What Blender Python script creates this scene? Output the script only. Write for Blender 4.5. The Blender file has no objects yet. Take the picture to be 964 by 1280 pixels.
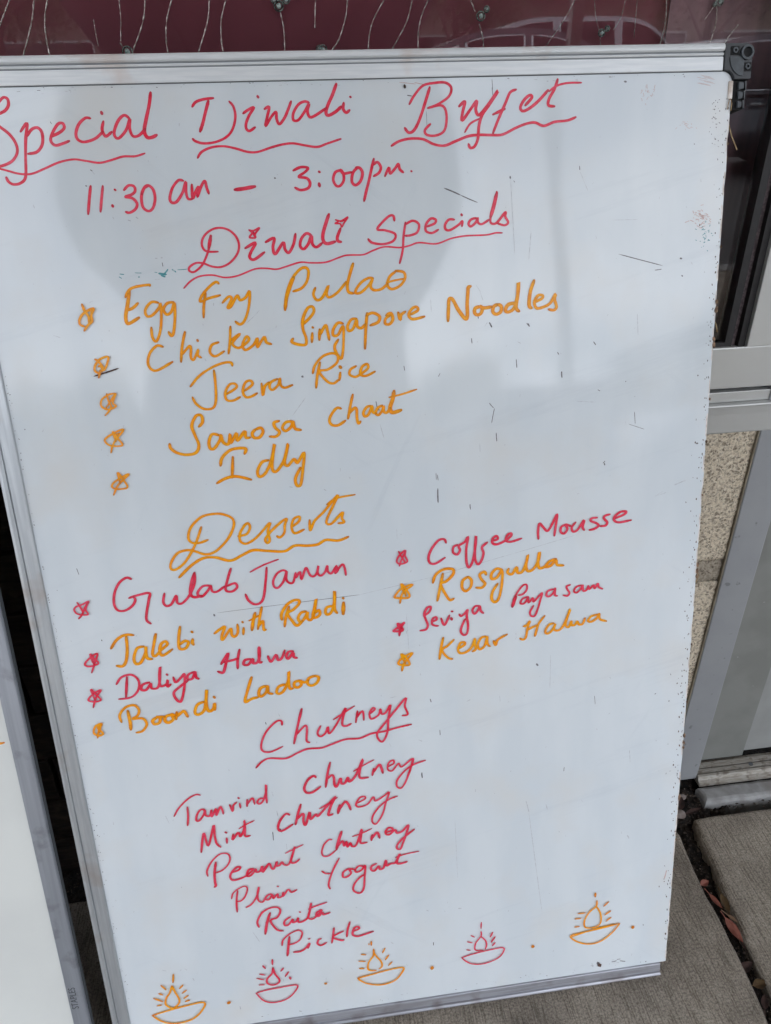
import bpy, bmesh, math, random
from mathutils import Vector, Matrix, noise
R = math.radians
random.seed(7)
scene = bpy.context.scene
COL = scene.collection

# ------------------------------------------------------------------ camera
CAM = Vector((0.2359, -0.41978, 0.90046))
cd = bpy.data.cameras.new("Camera"); cam = bpy.data.objects.new("Camera", cd); COL.objects.link(cam)
m = Matrix(((0.991534, 0.081874, -0.100778), (-0.128324, 0.499449, -0.856787), (-0.019815, 0.862466, 0.505727))).to_4x4()
m.translation = CAM
cam.matrix_world = m
cd.sensor_fit = 'VERTICAL'; cd.sensor_height = 36.0; cd.lens = 908.0 / 1280.0 * 36.0
cd.clip_start = 0.01; cd.clip_end = 500
scene.camera = cam
# ------------------------------------------------------------------ light
SUN_EL, SUN_AZ = R(58), R(205)       # azimuth clockwise from +Y (into the shop)
world = bpy.data.worlds.new("World"); scene.world = world; world.use_nodes = True
wn = world.node_tree; wn.nodes.clear()
wo = wn.nodes.new('ShaderNodeOutputWorld'); bg = wn.nodes.new('ShaderNodeBackground'); bg.inputs[1].default_value = 0.10
sky = wn.nodes.new('ShaderNodeTexSky'); sky.sky_type = 'NISHITA'; sky.sun_disc = False
sky.sun_elevation = SUN_EL; sky.sun_rotation = SUN_AZ; sky.air_density = 1.0; sky.dust_density = 2.0
tc = wn.nodes.new('ShaderNodeTexCoord'); mp = wn.nodes.new('ShaderNodeMapping'); mp.inputs['Scale'].default_value = (1, 1, 3.2)
nz = wn.nodes.new('ShaderNodeTexNoise'); nz.inputs['Scale'].default_value = 2.6; nz.inputs['Detail'].default_value = 7
cr = wn.nodes.new('ShaderNodeValToRGB'); cr.color_ramp.elements[0].position = .36; cr.color_ramp.elements[1].position = .62
cr.color_ramp.elements[0].color = (.35, .35, .35, 1)
mx = wn.nodes.new('ShaderNodeMix'); mx.data_type = 'RGBA'; mx.inputs['B'].default_value = (12.6, 13.1, 14.0, 1)
L = wn.links.new
L(tc.outputs['Generated'], mp.inputs[0]); L(mp.outputs[0], nz.inputs['Vector']); L(nz.outputs['Fac'], cr.inputs[0])
L(cr.outputs[0], mx.inputs['Factor']); L(sky.outputs[0], mx.inputs['A']); L(mx.outputs['Result'], bg.inputs[0]); L(bg.outputs[0], wo.inputs[0])
sd = bpy.data.lights.new("Sun", 'SUN'); sd.energy = 1.0; sd.angle = R(25); sd.color = (1, .96, .9)
so = bpy.data.objects.new("Sun", sd); COL.objects.link(so)
sv = Vector((math.sin(SUN_AZ) * math.cos(SUN_EL), math.cos(SUN_AZ) * math.cos(SUN_EL), math.sin(SUN_EL)))
so.rotation_euler = sv.to_track_quat('Z', 'Y').to_euler(); so.location = sv * 30
scene.view_settings.view_transform = 'Standard'; scene.view_settings.look = 'None'
scene.view_settings.exposure = 1.70; scene.view_settings.gamma = 1.0; scene.view_settings.use_curve_mapping = False

# ------------------------------------------------------------------ helpers
def srgb(r, g, b):
    f = lambda c: (c/255/12.92) if c/255 <= .04045 else ((c/255+.055)/1.055)**2.4
    return (f(r), f(g), f(b), 1)
def mat(name, base, rough=.5, metal=0, second=None, scale=20, detail=5, stretch=(1, 1, 1), bump=0, bscale=None, rng=(.4, .6), rvar=0, spec=.5, third=None, tscale=4, trng=(.55, .7), coord='Object', coat=0):
    m = bpy.data.materials.new(name); m.use_nodes = True; n = m.node_tree.nodes; l = m.node_tree.links.new
    p = n['Principled BSDF']; p.inputs['Base Color'].default_value = (*base[:3], 1); p.inputs['Roughness'].default_value = rough
    p.inputs['Metallic'].default_value = metal; p.inputs['Specular IOR Level'].default_value = spec; p.inputs['Coat Weight'].default_value = coat
    t = n.new('ShaderNodeTexCoord'); mp = n.new('ShaderNodeMapping'); mp.inputs['Scale'].default_value = stretch; l(t.outputs[coord], mp.inputs[0])
    nz = n.new('ShaderNodeTexNoise'); nz.inputs['Scale'].default_value = scale; nz.inputs['Detail'].default_value = detail; l(mp.outputs[0], nz.inputs['Vector'])
    if second:
        r = n.new('ShaderNodeValToRGB'); r.color_ramp.elements[0].position, r.color_ramp.elements[1].position = rng
        r.color_ramp.elements[0].color = (*base[:3], 1); r.color_ramp.elements[1].color = (*second[:3], 1)
        l(nz.outputs['Fac'], r.inputs[0]); c = r.outputs[0]
        if third:
            n2 = n.new('ShaderNodeTexNoise'); n2.inputs['Scale'].default_value = tscale; n2.inputs['Detail'].default_value = 6; l(t.outputs[coord], n2.inputs['Vector'])
            r2 = n.new('ShaderNodeValToRGB'); r2.color_ramp.elements[0].position, r2.color_ramp.elements[1].position = trng
            l(n2.outputs['Fac'], r2.inputs[0]); mm = n.new('ShaderNodeMix'); mm.data_type = 'RGBA'; mm.inputs['B'].default_value = (*third[:3], 1)
            l(r2.outputs[0], mm.inputs['Factor']); l(c, mm.inputs['A']); c = mm.outputs['Result']
        l(c, p.inputs['Base Color'])
    if rvar:
        mr = n.new('ShaderNodeMapRange'); mr.inputs['To Min'].default_value = rough - rvar; mr.inputs['To Max'].default_value = rough + rvar
        l(nz.outputs['Fac'], mr.inputs[0]); l(mr.outputs[0], p.inputs['Roughness'])
    if bump:
        b = n.new('ShaderNodeBump'); b.inputs['Strength'].default_value = 1; b.inputs['Distance'].default_value = bump
        if bscale:
            n3 = n.new('ShaderNodeTexNoise'); n3.inputs['Scale'].default_value = bscale; n3.inputs['Detail'].default_value = 4; l(mp.outputs[0], n3.inputs['Vector']); l(n3.outputs['Fac'], b.inputs['Height'])
        else: l(nz.outputs['Fac'], b.inputs['Height'])
        l(b.outputs[0], p.inputs['Normal'])
    return m
def tag(o, label=None, cat=None, group=None, kind=None):
    if label: o['label'] = label
    if cat: o['category'] = cat
    if group: o['group'] = group
    if kind: o['kind'] = kind
    return o
def empty(name, loc=(0, 0, 0), rot=(0, 0, 0)):
    o = bpy.data.objects.new(name, None); COL.objects.link(o); o.location = loc; o.rotation_euler = rot; o.empty_display_size = .05; return o
def link(name, me, m, parent=None, smooth=False):
    o = bpy.data.objects.new(name, me); COL.objects.link(o)
    if m and not me.materials: me.materials.append(m)
    if parent: o.parent = parent
    if smooth: me.polygons.foreach_set('use_smooth', [True]*len(me.polygons))
    return o
def bm_obj(name, bm, m, parent=None, smooth=False):
    me = bpy.data.meshes.new(name); bm.normal_update(); bm.to_mesh(me); bm.free(); return link(name, me, m, parent, smooth)
def bm_box(bm, a, b, bev=0):
    v0 = len(bm.verts)
    r = bmesh.ops.create_cube(bm, size=1)
    c = [(a[i]+b[i])/2 for i in range(3)]; s = [abs(b[i]-a[i]) for i in range(3)]
    for v in r['verts']: v.co = Vector((c[i]+v.co[i]*s[i] for i in range(3)))
    if bev:
        es = list({e for v in r['verts'] for e in v.link_edges})
        bmesh.ops.bevel(bm, geom=es, offset=bev, segments=2, affect='EDGES', profile=.6)
def box(name, a, b, m, parent=None, bev=0):
    bm = bmesh.new(); bm_box(bm, a, b, bev); return bm_obj(name, bm, m, parent)
def prism(bm, pts, axis, d0, d1):
    """extrude the closed 2-D outline pts along axis ('x','y','z') from d0 to d1"""
    def P(p, d): return {'x': (d, p[0], p[1]), 'y': (p[0], d, p[1]), 'z': (p[0], p[1], d)}[axis]
    A = [bm.verts.new(P(p, d0)) for p in pts]; B = [bm.verts.new(P(p, d1)) for p in pts]; n = len(pts)
    bm.faces.new(A); bm.faces.new(B[::-1])
    for i in range(n): bm.faces.new((A[i], B[i], B[(i+1) % n], A[(i+1) % n]))
    bmesh.ops.recalc_face_normals(bm, faces=bm.faces[:])
def prism_obj(name, pts, axis, d0, d1, m, parent=None, bev=0, smooth=False):
    bm = bmesh.new(); prism(bm, pts, axis, d0, d1)
    if bev: bmesh.ops.bevel(bm, geom=bm.edges[:], offset=bev, segments=2, affect='EDGES')
    return bm_obj(name, bm, m, parent, smooth)
def bm_tube(bm, pts, rad, seg=6):
    pts = [Vector(p) for p in pts]; rings = []
    for i, p in enumerate(pts):
        t = (pts[min(i+1, len(pts)-1)] - pts[max(i-1, 0)]).normalized()
        u = t.cross(Vector((0, 1, 0.013))).normalized(); w = t.cross(u); r = rad(i/(len(pts)-1)) if callable(rad) else rad
        rings.append([bm.verts.new(p + (u*math.cos(a)+w*math.sin(a))*r) for a in [2*math.pi*k/seg for k in range(seg)]])
    for a, b in zip(rings, rings[1:]):
        for k in range(seg): bm.faces.new((a[k], a[(k+1) % seg], b[(k+1) % seg], b[k]))
    bm.faces.new(rings[0][::-1]); bm.faces.new(rings[-1])
def cyl(bm, c, r, y0, y1, seg=20, hole=0):
    """disc or ring with its axis along Y"""
    an = [2*math.pi*k/seg for k in range(seg)]
    ring = lambda rr, y: [bm.verts.new((c[0]+rr*math.cos(a), y, c[1]+rr*math.sin(a))) for a in an]
    o0, o1 = ring(r, y0), ring(r, y1)
    if hole:
        i0, i1 = ring(hole, y0), ring(hole, y1)
        for k in range(seg):
            j = (k+1) % seg
            bm.faces.new((o0[k], o0[j], o1[j], o1[k])); bm.faces.new((i0[j], i0[k], i1[k], i1[j]))
            bm.faces.new((o0[j], o0[k], i0[k], i0[j])); bm.faces.new((o1[k], o1[j], i1[j], i1[k]))
    else:
        bm.faces.new(o0); bm.faces.new(o1[::-1])
        for k in range(seg): bm.faces.new((o0[k], o1[k], o1[(k+1) % seg], o0[(k+1) % seg]))
    bmesh.ops.recalc_face_normals(bm, faces=bm.faces[:])
def catmull(p, k=6):
    if len(p) < 3:
        return [tuple(p[0][j]+(p[1][j]-p[0][j])*i/k for j in range(2)) for i in range(k+1)]
    q = [p[0]] + list(p) + [p[-1]]; out = []
    for i in range(1, len(q)-2):
        a, b, c, d = q[i-1:i+3]
        for s in range(k):
            t = s/k
            out.append(tuple(.5*((2*b[j])+(-a[j]+c[j])*t+(2*a[j]-5*b[j]+4*c[j]-d[j])*t*t+(-a[j]+3*b[j]-3*c[j]+d[j])*t**3) for j in range(2)))
    return out + [tuple(p[-1])]
def ribbon(bm, pts, w, y0, seed=0, taper=.72, vary=.13, step=1.2e-6):
    """a flat marker stroke lying on the local XZ plane (front is -Y); pts and w in metres"""
    s = catmull(pts); n = len(s); L_, C_, R_ = [], [], []; y = -y0
    lay = bm.verts.layers.float.get('dens') or bm.verts.layers.float.new('dens')
    # drop duplicates
    t = [s[0]]
    for p in s[1:]:
        if math.hypot(p[0]-t[-1][0], p[1]-t[-1][1]) > w*.12: t.append(p)
    if len(t) < 2: t.append((t[0][0]+w*.15, t[0][1]))
    s = t; n = len(s); ln = 0
    for i, p in enumerate(s):
        a, b = s[max(i-1, 0)], s[min(i+1, n-1)]; dx, dz = b[0]-a[0], b[1]-a[1]; d = math.hypot(dx, dz) or 1
        if i: ln += math.hypot(p[0]-s[i-1][0], p[1]-s[i-1][1])
        nx, nz_ = -dz/d, dx/d
        slow = .5+.5*noise.noise((ln*70+seed*3.1, seed*1.7, 0))
        k = 1 + vary*2*(slow-.5); e = min(i, n-1-i)
        if e == 0: k *= taper
        elif e == 1: k *= (1+taper)/2
        k += .10*noise.noise((ln*900, seed, 5))
        # pen direction: nearly round tip, slightly wider on down strokes
        k *= .93 + .12*abs(dz/d)
        yy = y - i*step; h = w*.5*k
        sh = .25*h*noise.noise((ln*40, seed*2.3, 8))
        va, vc, vb = bm.verts.new((p[0]+nx*h, yy, p[1]+nz_*h)), bm.verts.new((p[0]+nx*sh, yy, p[1]+nz_*sh)), bm.verts.new((p[0]-nx*h, yy, p[1]-nz_*h))
        pool = max(0, 1-e/3.0)*.9
        va[lay] = vb[lay] = .62 + pool + .25*noise.noise((ln*120, seed, 2)); vc[lay] = .18 + pool + .5*noise.noise((ln*160, seed, 3))
        L_.append(va); C_.append(vc); R_.append(vb)
    for i in range(n-1):
        bm.faces.new((L_[i], C_[i], C_[i+1], L_[i+1])); bm.faces.new((C_[i], R_[i], R_[i+1], C_[i+1]))
    for end, (i, j) in enumerate(((0, 1), (n-1, n-2))):
        c = Vector((s[i][0], 0, s[i][1])); d = Vector((s[i][0]-s[j][0], 0, s[i][1]-s[j][1])); d.normalize()
        h = (L_[i].co-R_[i].co).length/2; q = Vector((-d.z, 0, d.x)); fan = []
        for a in (30, 60, 90, 120, 150):
            o = q*math.cos(R(a))*h + d*math.sin(R(a))*h; v = c+o; f = bm.verts.new((v.x, L_[i].co.y, v.z)); f[lay] = 1.1; fan.append(f)
        A, B = L_[i], R_[i]
        first = A if (A.co-fan[0].co).length < (B.co-fan[0].co).length else B; last = B if first is A else A
        ch = [first]+fan+[last]
        for u_, v_ in zip(ch, ch[1:]): bm.faces.new((C_[i], u_, v_))
    return bm
INK = [
 ('written_word', 'red word Special', 'R', [
  (2.03, '32.8,895.5 34.9,896.3 38.3,898 40.8,901.2 41,904.9 38.7,906.3 35.9,904.6 31.7,900.1 28.2,896.3 28.6,891 32,887.3 38,881.8 41.3,875.4 41,869.4 36.3,863.9 28.4,860.9 21.2,860.3'),
  (2.11, '46.1,883.6 51.6,888.9 48.8,878.6 46.5,866.6 44,853 39.6,848.8 34.5,848.1 31.3,850 30.2,853'),
  (2.07, '50.2,880.6 54.1,884.8 58.5,885.8 61,882.3 60,874.9 55.3,869.7 48.6,868.5'),
  (2.08, '67.1,879.7 73.5,882.2 77.4,885.2 76.8,888.2 73.3,887.8 68.3,881.8 66.4,876.8 69.2,873.7 75.1,874.9 79.6,876.4'),
  (2.09, '97.1,891.1 93.6,891.4 88.4,887.6 85.2,881.6 85.8,877.2 90.3,875.4 98.5,877.5 104.7,882'),
  (2.1, '106.1,888.8 104.4,883.8 105,880.4 106.7,878.8 111,881.6'),
  (2.49, '105.6,895 105.9,894'),
  (2.1, '125.3,890.2 121.7,892.6 116.9,889.1 113,882.2 113.1,878.2 115.9,877.4 121.7,882.7 125.4,890 124.4,883.9 125.9,878.5 130.6,878.8 135.6,883'),
  (2.39, '142.9,907.1 140.7,898.9 137.3,889.7 134.8,881.7 136.3,877.3 139.9,877.2 143.5,878.7'),
 ]),
 ('underline', 'wavy red underline under Special', 'R', [
  (1.55, '20.9,858.9 26.6,859 32,857.5 40.1,855.2 48.7,854.9 59.3,858.4 70,862.2 80.4,863.8 88.9,862.6 98.8,860.9 107.8,862.5 116.9,864.7 125.7,864.6 133,866.4'),
 ]),
 ('written_word', 'red word Diwali in the heading', 'R', [
  (1.96, '172,897.1 175,900.2 181,901.9 188.2,902.5'),
  (2.41, '184.3,900.6 181.6,894 178.5,885.9 175.8,880.3'),
  (1.87, '199.7,900 202.5,896.2 203.1,889.4 200.2,881.3 195.1,876 186.5,872.7 177.5,872 171.7,873.6 169.7,875.3'),
  (2, '209.2,891.7 212.7,893.8 217.6,895.6 213.5,890.2 210.7,884.9 210.5,881.3 212.7,879.6 217.2,882'),
  (2.41, '221.1,903 221.6,902.3'),
  (2.01, '225.4,894.3 229,895.6 227.2,889.5 225.1,882.7 230.2,889 233.9,892.1 234,887.3 235.7,883.7 239.9,887.8 243.4,893.9 245.9,899'),
  (2.02, '259.3,897.9 255.9,898.7 251.2,896.7 247,891.1 246.6,886.3 250.4,886.2 255.3,891.5 259.3,896.9 257.7,892.2 259.2,888 263.5,889 272.3,893.9'),
  (2.46, '281,910 277.5,902.6 274,896.6 271.8,891.2 273.4,888.8 278.9,891 283.8,894.6'),
  (2.04, '285.8,897 285.2,892.9 287.3,890.4 290,892'),
  (2.02, '290.9,901.2 291.5,900.9'),
 ]),
 ('underline', 'wavy red underline under the heading word Diwali', 'R', [
  (1.75, '171.8,862.1 175.3,866.2 183.1,869.1 192.1,869.6 201,867.8 209.7,865.2 217.3,864.9 228.2,867.8 237.5,869.7 245.2,870.1 254.2,868.4 263.4,867.1 271.2,869.3 281.9,872.2'),
 ]),
 ('written_word', 'red word Buffet', 'R', [
  (1.9, '336.6,895.1 340.6,900.9 347.5,907.5 356,909.2 365.3,909.3 369.8,905.5 367.6,899.6 359,894.5 350.9,892'),
  (2.26, '352.9,906.3 349.7,897.7 344.2,884.3 339.6,876.9 335.3,875.2 332.3,878.6'),
  (1.95, '350.9,892 360.7,893.8 364.8,890.6 365.5,883.1 363.2,875.5 356.6,872.6 349.7,873.2 348.1,876.6 352.6,880.8'),
  (2.27, '375.7,892.7 380.4,895.9 378.5,888.8 377.9,882.7 384.6,890.2 389.8,896.1 388.9,890.1 391.4,886.2 398.4,892.9 406.8,902.8 400.1,893.6 394,886.2 391.3,878.6 390.3,869.4 387.6,864 384.1,863 382.7,865.7'),
  (1.47, '391.4,883.5 384.4,880.3 379.9,874.3'),
  (2.11, '421.3,903.4 416.6,901.5 413.1,894.8 407,882.8 402.5,872.9'),
  (2.28, '402.7,886.3 412.2,890'),
  (2.29, '428.8,892.2 434,897.4 432.3,899.2 427.9,896 424.8,890.8 427.1,888.1 433.2,890.6 440.2,895.7 447.1,902.4'),
  (2.3, '454.8,909.8 452.3,903.1 448,896.3 447.6,891.8 452.5,890.9'),
  (1.63, '448,901.6 454,905.3 462.8,907.1 474.2,907.1'),
 ]),
 ('underline', 'wavy red underline under Buffet', 'R', [
  (2.14, '321.2,866.2 327.3,869.3 335.9,870.9 346.2,870.3 354.7,866.5 363.3,865.2 372,868 382.5,871.4 391.2,872.1 401.7,871.7 410.4,871.9 421,876.3 429.7,879.1 436.8,879.7 443.9,877.2 452.7,879.8 463.3,880.6 470.1,882.8'),
 ]),
 ('written_word', 'red words 11:30 am', 'R', [
  (2.02, '89.9,845 87.5,836 85,825.5'),
  (2.02, '98.8,844.7 96.5,835.7 94.4,826.9'),
  (2.02, '107.1,842.1 107.8,841.5'),
  (2.76, '103.8,830.9 104.1,830.2'),
  (2.03, '114,841.4 117.8,844.5 121.7,843.8 122.1,840.4 119.1,838 114.4,836.7 119.5,835.4 122.3,831.6 120.6,827.7 116,825.3 113.1,825.9'),
  (2.05, '132.6,844 128.5,841.6 126.2,836 126.4,828.9 130.1,825.9 133.8,828 136.2,834.3 135.8,840.7 132.6,844 129.4,842.7 126.8,838.1'),
  (2.05, '159,846.5 155.4,846.9 150.2,841.6 147.4,834.6 148.5,831.3 152.4,832 157.7,838.5 160.7,845.5 160.1,838.4 161,833.7 164.2,833.3'),
  (2.06, '165.1,843.5 164.5,833.5 166.7,837.5 170.2,841.9 168.2,834.8 172.1,842.2 175.2,845.7 176.1,840.7 177.2,836.7'),
 ]),
 ('ink_dash', 'red dash between the two times', 'R', [
  (2.81, '197.2,838.8 203.7,839.3 213,840.6'),
 ]),
 ('written_word', 'red words 3:00 pm', 'R', [
  (2.09, '243.5,851 249.4,853.2 255,852.4 252.2,849.5 247.2,846.4 253.4,845.2 255.7,841.6 253.9,838 248,836.8 243.8,838.7'),
  (2.24, '263.2,849.6 263.9,849.2'),
  (2.85, '262.7,840.9 263,839.2'),
  (2.11, '281,850.1 276.2,848.8 274,843.8 275.6,839.5 278.6,838.6 282,842.1 282.3,847.2 280.2,850.5 282.4,847.6 288.7,848.4'),
  (2.12, '293.9,851.8 289.8,847.9 288.6,841.6 291.3,838.9 295.4,841.7 297.3,847.4 295.5,851 292.4,851.6'),
  (2.12, '306.8,857.4 304.5,850 302,841.5 299.1,832.8 297.4,827.1'),
  (2.11, '306,853.1 309.5,854.9 312,851.2 310.4,847.3 306.1,844.9'),
  (2.12, '315,844.7 318.5,850.7 319.2,846.4 323.5,850.2 326,853 327,849.3 329.7,846.9'),
  (1.83, '336,847.7 336.5,847.4'),
 ]),
 ('written_word', 'red words Diwali Specials', 'R', [
  (1.68, '175.3,806.2 172.7,797.5 169.4,790.1 165.2,784.1 159,779.9 155.5,780.9 155.9,783.6 160.9,786.4 166.8,786.1 173.6,783.3 180.7,782.7 188.2,785.9 194.4,792.4 196.2,799.2 193.9,805.7 188.1,810.5 180.4,811.7 173.1,808.9 168.5,804 167.6,798.6 170.7,794.8 179.4,794.2'),
  (2.64, '175.1,806.2 172.4,796.8'),
  (1.39, '205,809.3 208.5,808.6 213.4,810.5 209.5,806.1 209.5,803.4 205,803.8 207.3,806.9 205,809.3'),
  (1.67, '208.4,807.5 208.8,804.8'),
  (2.25, '200.8,795.9 209.2,799.6 205,792.9 203.6,788.9 207,787.1 215.5,792.2'),
  (2.25, '217.2,799.7 224.1,802.4 222.6,795.7 224,790.5 231,798.8 232,793.6 234.9,791.1 239.1,797.4 241.2,804.8'),
  (2.26, '253.7,803.2 249.9,804.9 245.7,801.2 244.2,795.8 246.8,793.3 250.7,796.9 253.7,802.9 254,796.8 257.1,794.3 261.7,797.1'),
  (2.69, '268.8,818.4 266,812 263,803.9 263,798.7 266,796.5 272.3,797.8'),
  (1.27, '273.7,814.1 278.1,813.1 283.7,815.8 280.5,811.7 278.3,808.5 277.3,810.9 273.2,811.4 275.9,812.7 273.7,814.1'),
  (1.55, '277.4,812.6 280.6,813.5'),
  (2.27, '277.3,807.5 274.4,801.4 274.6,798.2 277.1,797.4'),
 ]),
 ('written_word', 'red word Specials beside Diwali', 'R', [
  (1.95, '320.9,811.7 320.1,815.3 315.8,814.6 306.8,806.1 313,804.7 321,801.6 319.6,796.6 311.6,794.3 302.4,795.6 299,798.6'),
  (1.82, '329.8,809.9 327.8,799.2 326.7,789 323.8,779.1'),
  (1.96, '329.8,808.5 335.8,811 340.7,808.1 339.3,802.3 333.8,800.1 329.1,799.9'),
  (1.96, '346.8,806 353.7,808.3 354.5,811.1 350.6,812 346.6,807.8 346.4,802.8 351.1,801.1 356.5,803.4'),
  (1.97, '369.9,810.5 365.5,810.7 362.3,807.2 362.5,803.6 366.1,802.7 373.3,806.4 376.5,809.1 376.1,805.2'),
  (2.26, '375.8,814.2 376.3,813.5'),
  (1.98, '388,811 383.7,810 381.6,806.8 383.6,804.8 387.6,807.7 389.2,811.2 389.5,807.6 392.7,806.2 398.8,809.4'),
  (1.98, '405.3,830.1 403.2,820.8 400.1,811.6 400.3,806.8 405.1,806.7 412.3,814.4 412.3,811.1 414.7,806.6 411.5,804.6 405.9,806.2'),
  (2.88, '405.3,829.3 402.7,819.4 400.1,811.6'),
 ]),
 ('underline', 'long wavy red underline under Diwali Specials', 'R', [
  (1.36, '149.6,768 155.2,772.9 162.8,776.4 172.9,776.9 182.7,774.6 192.9,775.5 206.3,779.8 215,780.1 223.7,779 231.1,780.5 243,783.4 251.7,782.6 263.5,782.5 274.1,785.5 279.3,786.9 284.5,787.1 294.6,787 302.5,789.8 312,792.2 324.2,791.1 332.2,792.2 340.3,794.2 354.4,792.7 367.1,796.3 379.6,797.8 396.1,797.8 404,799 409.6,798.8'),
 ]),
 ('written_word', 'orange word Egg', 'O', [
  (2.28, '103.6,763.5 107.1,768.6 112.4,770.9 122.5,771.9 123.5,771.1'),
  (2.63, '107.4,768.1 104.3,757.4 101.9,749.8 101.6,744.4 103.8,743.3 111.8,747.4'),
  (2.3, '104.2,753.5 108.6,755.3 112.5,758.5'),
  (2.16, '128.3,758 123,758.7 117.6,753.3 118.1,748.2 122.4,748.7 128.6,754.3 129.7,757.6 129.4,748.4 126.9,736.1 122.7,728.2 120.1,731.8 120.3,739.2'),
  (2.32, '140.3,757.8 135.3,757.3 131.6,752.9 133.6,748.6 137.5,750.6 140.7,757 139.8,746.3 137.3,734.7 135.1,732 133.4,734.9'),
 ]),
 ('written_word', 'orange word Fry', 'O', [
  (2.09, '177.2,770.2 174.8,771.5 169.1,767.8 163.2,762 161.1,757.2 168.4,759.5 177.3,761.3'),
  (2.1, '166.1,763.4 163.6,754.3 162.3,744.8'),
  (2.11, '178.5,755.4 183.9,759.9 186,758.1 182.1,751.5 185,752.4 190.6,760.3 192.6,756.7 197.1,758.5 200.9,763.2 198.9,750.9 194.7,741 190.6,737.8 187.2,740.3'),
 ]),
 ('written_word', 'orange word Pulao', 'O', [
  (2.15, '227.9,747.1 229.5,757 234.2,768.9 240.7,776.7 246.1,779.4 249.2,776.6 247.5,768.9 242.6,763.5 235.8,761.4'),
  (2.73, '227.9,747.8 230.3,757.7 234.9,768.1 237.1,772.2'),
  (2.18, '253.7,763.2 251.8,758.1 254.4,753.6 259,755.6 264.5,764.6 262.5,758 265,755.3 272,759.2 279.2,766.7'),
  (2.48, '285.6,780.5 282.7,772.9 280,764.5 280.5,758.8 284.6,757.4'),
  (2.2, '301.3,768.5 297.3,768.7 291.1,765.4 286.6,759.9 286.9,757.3 291.4,758.2 297.8,763.7 301,768.1 298.9,762.5 301.3,759.2 307.4,759.6 313.2,763.6'),
  (2.22, '320.1,772.9 314.9,768.9 312.8,762.7 316.4,759.2 323.4,761.7 327.7,767.2 326.6,772 320.1,773.3'),
  (1.77, '312.1,764.4 319,765.9 326.9,766.9'),
 ]),
 ('written_word', 'orange word Chicken', 'O', [
  (2.14, '127.3,723.6 122.7,724.8 116.6,719.5 113.8,711.9 115.7,706.4 120.9,705.4 133.3,711.3'),
  (2.14, '146.1,734.3 142.3,722.4 140.1,710.9'),
  (2.16, '141.2,716.2 148.3,723 149.1,719.9 148.4,714 150.5,712.1 155.1,719.9 154,715.5 156.6,713.3'),
  (2.5, '155.1,727.4 155.5,726.7'),
  (2.16, '171.9,724.7 166.2,722.8 164.1,717.2 167.9,713.7 175.5,717.3'),
  (2.15, '182.7,736.5 181.2,725.6 178.9,715.3'),
  (2.17, '181.1,725.2 189.7,730.4 182.9,723.3 186.7,719.3 191.4,721 196.4,725.1 194.8,728 190.9,721.8 192.8,717.3 199.6,720.9 203.4,726.1 202.7,718.9 208.9,726.7 210.3,722.5 214.2,720.8'),
 ]),
 ('written_word', 'orange word Singapore', 'O', [
  (2.42, '240.8,734.8 247.4,740 251.2,745 250.1,748.8 245.9,747.3 241.6,739 241.2,731 243.1,724.3 242.3,718.9 236.1,719.3 231.1,721.6 232.4,724.2'),
  (2.44, '248.5,727.7 247.6,720.6'),
  (2.42, '249,732.5 249.5,732'),
  (2.44, '254.8,730.3 253.9,722'),
  (2.44, '254.5,725.6 259.8,733.3 261.1,728.6 262.1,721.6'),
  (2.32, '274.3,733.9 270.2,734.8 266,729.7 265.7,725 269.6,725.2 274.2,731.9 274.1,722.5 272.8,711.7 270.8,705.7 267.2,710.7 266.2,716.2 269.6,721.4'),
  (2.45, '285.8,737.3 281.4,736.8 278,731.7 278.8,727.9 282.3,729.4 285.8,736.3 286,731.2 289.2,729.5 292.9,732.5'),
  (2.45, '294.8,741.2 293.1,729.5 291.4,712.7'),
  (2.45, '294,739.5 299.6,741.2 305,738 303.6,733.6 297,731.3'),
  (2.46, '313.6,738.4 310,736 309.5,732 313,731.4 316,735 314.6,740.1 310.6,738.6'),
  (2.46, '320.7,740.3 322.2,734.4 323.1,738.3 326.7,740.8'),
  (2.46, '330.4,738 337.2,741.2 336.2,744.1 332.4,742.8 329.4,738 332.8,734.4 342.7,736'),
 ]),
 ('written_word', 'orange word Noodles', 'O', [
  (3, '362.6,731.4 363.3,741.6 364.1,748.8 367,748.4 371.5,740 377.4,732.4 379.3,734.7 379.3,744.4 380.1,754 380.5,757.3 382.7,758.3'),
  (3.01, '390.1,741.5 386.2,740.4 385.5,736.8 388.1,734.9 391.3,736.5 392,740.4 389.5,742.1 393.3,740.3 400.4,740.9'),
  (3.02, '405.5,742.6 401.9,740.8 401.4,736.6 404.2,734.6 408.1,736.6 408.4,740.9 405.5,742.6'),
  (3, '421.1,742.9 414.8,742 412,737.5 414.8,735.9 419.8,739.3 423,750.7 423.4,759.7 422.6,748.3 421.3,739.2 423.9,736'),
  (3.02, '436.9,760.2 434,752.5 432.7,744.1 433,739.5 435.1,737.9'),
  (2.54, '436.7,742.5 443.8,745.4 444.2,747.8 440.5,748 437.3,742.7 439.3,737.7 445.8,738.6 451.3,741.4 455.6,748.4 454.9,744.2 456.6,738 454.4,735.4 449.8,736.2'),
 ]),
 ('written_word', 'orange word Jeera', 'O', [
  (2.1, '145.1,690.5 153.4,698.8 164.7,705.1 173.8,708 179.9,708 180.9,705.3'),
  (2.14, '165.6,702.4 165.5,689.2 164.1,676.7 160.8,671.5 153.7,671.5 148,676 145.7,681.5'),
  (2.13, '173.6,682.4 182.1,687.2 181.5,690.4 177.1,690.2 172.9,684.2 173.1,677.9 178.3,676.7 184.5,679.3'),
  (2.14, '188.5,684.1 195.6,689 194.2,692.3 189.9,690.8 187.1,683.8 189.2,679 193.7,679.1 198.8,681.6'),
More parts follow.
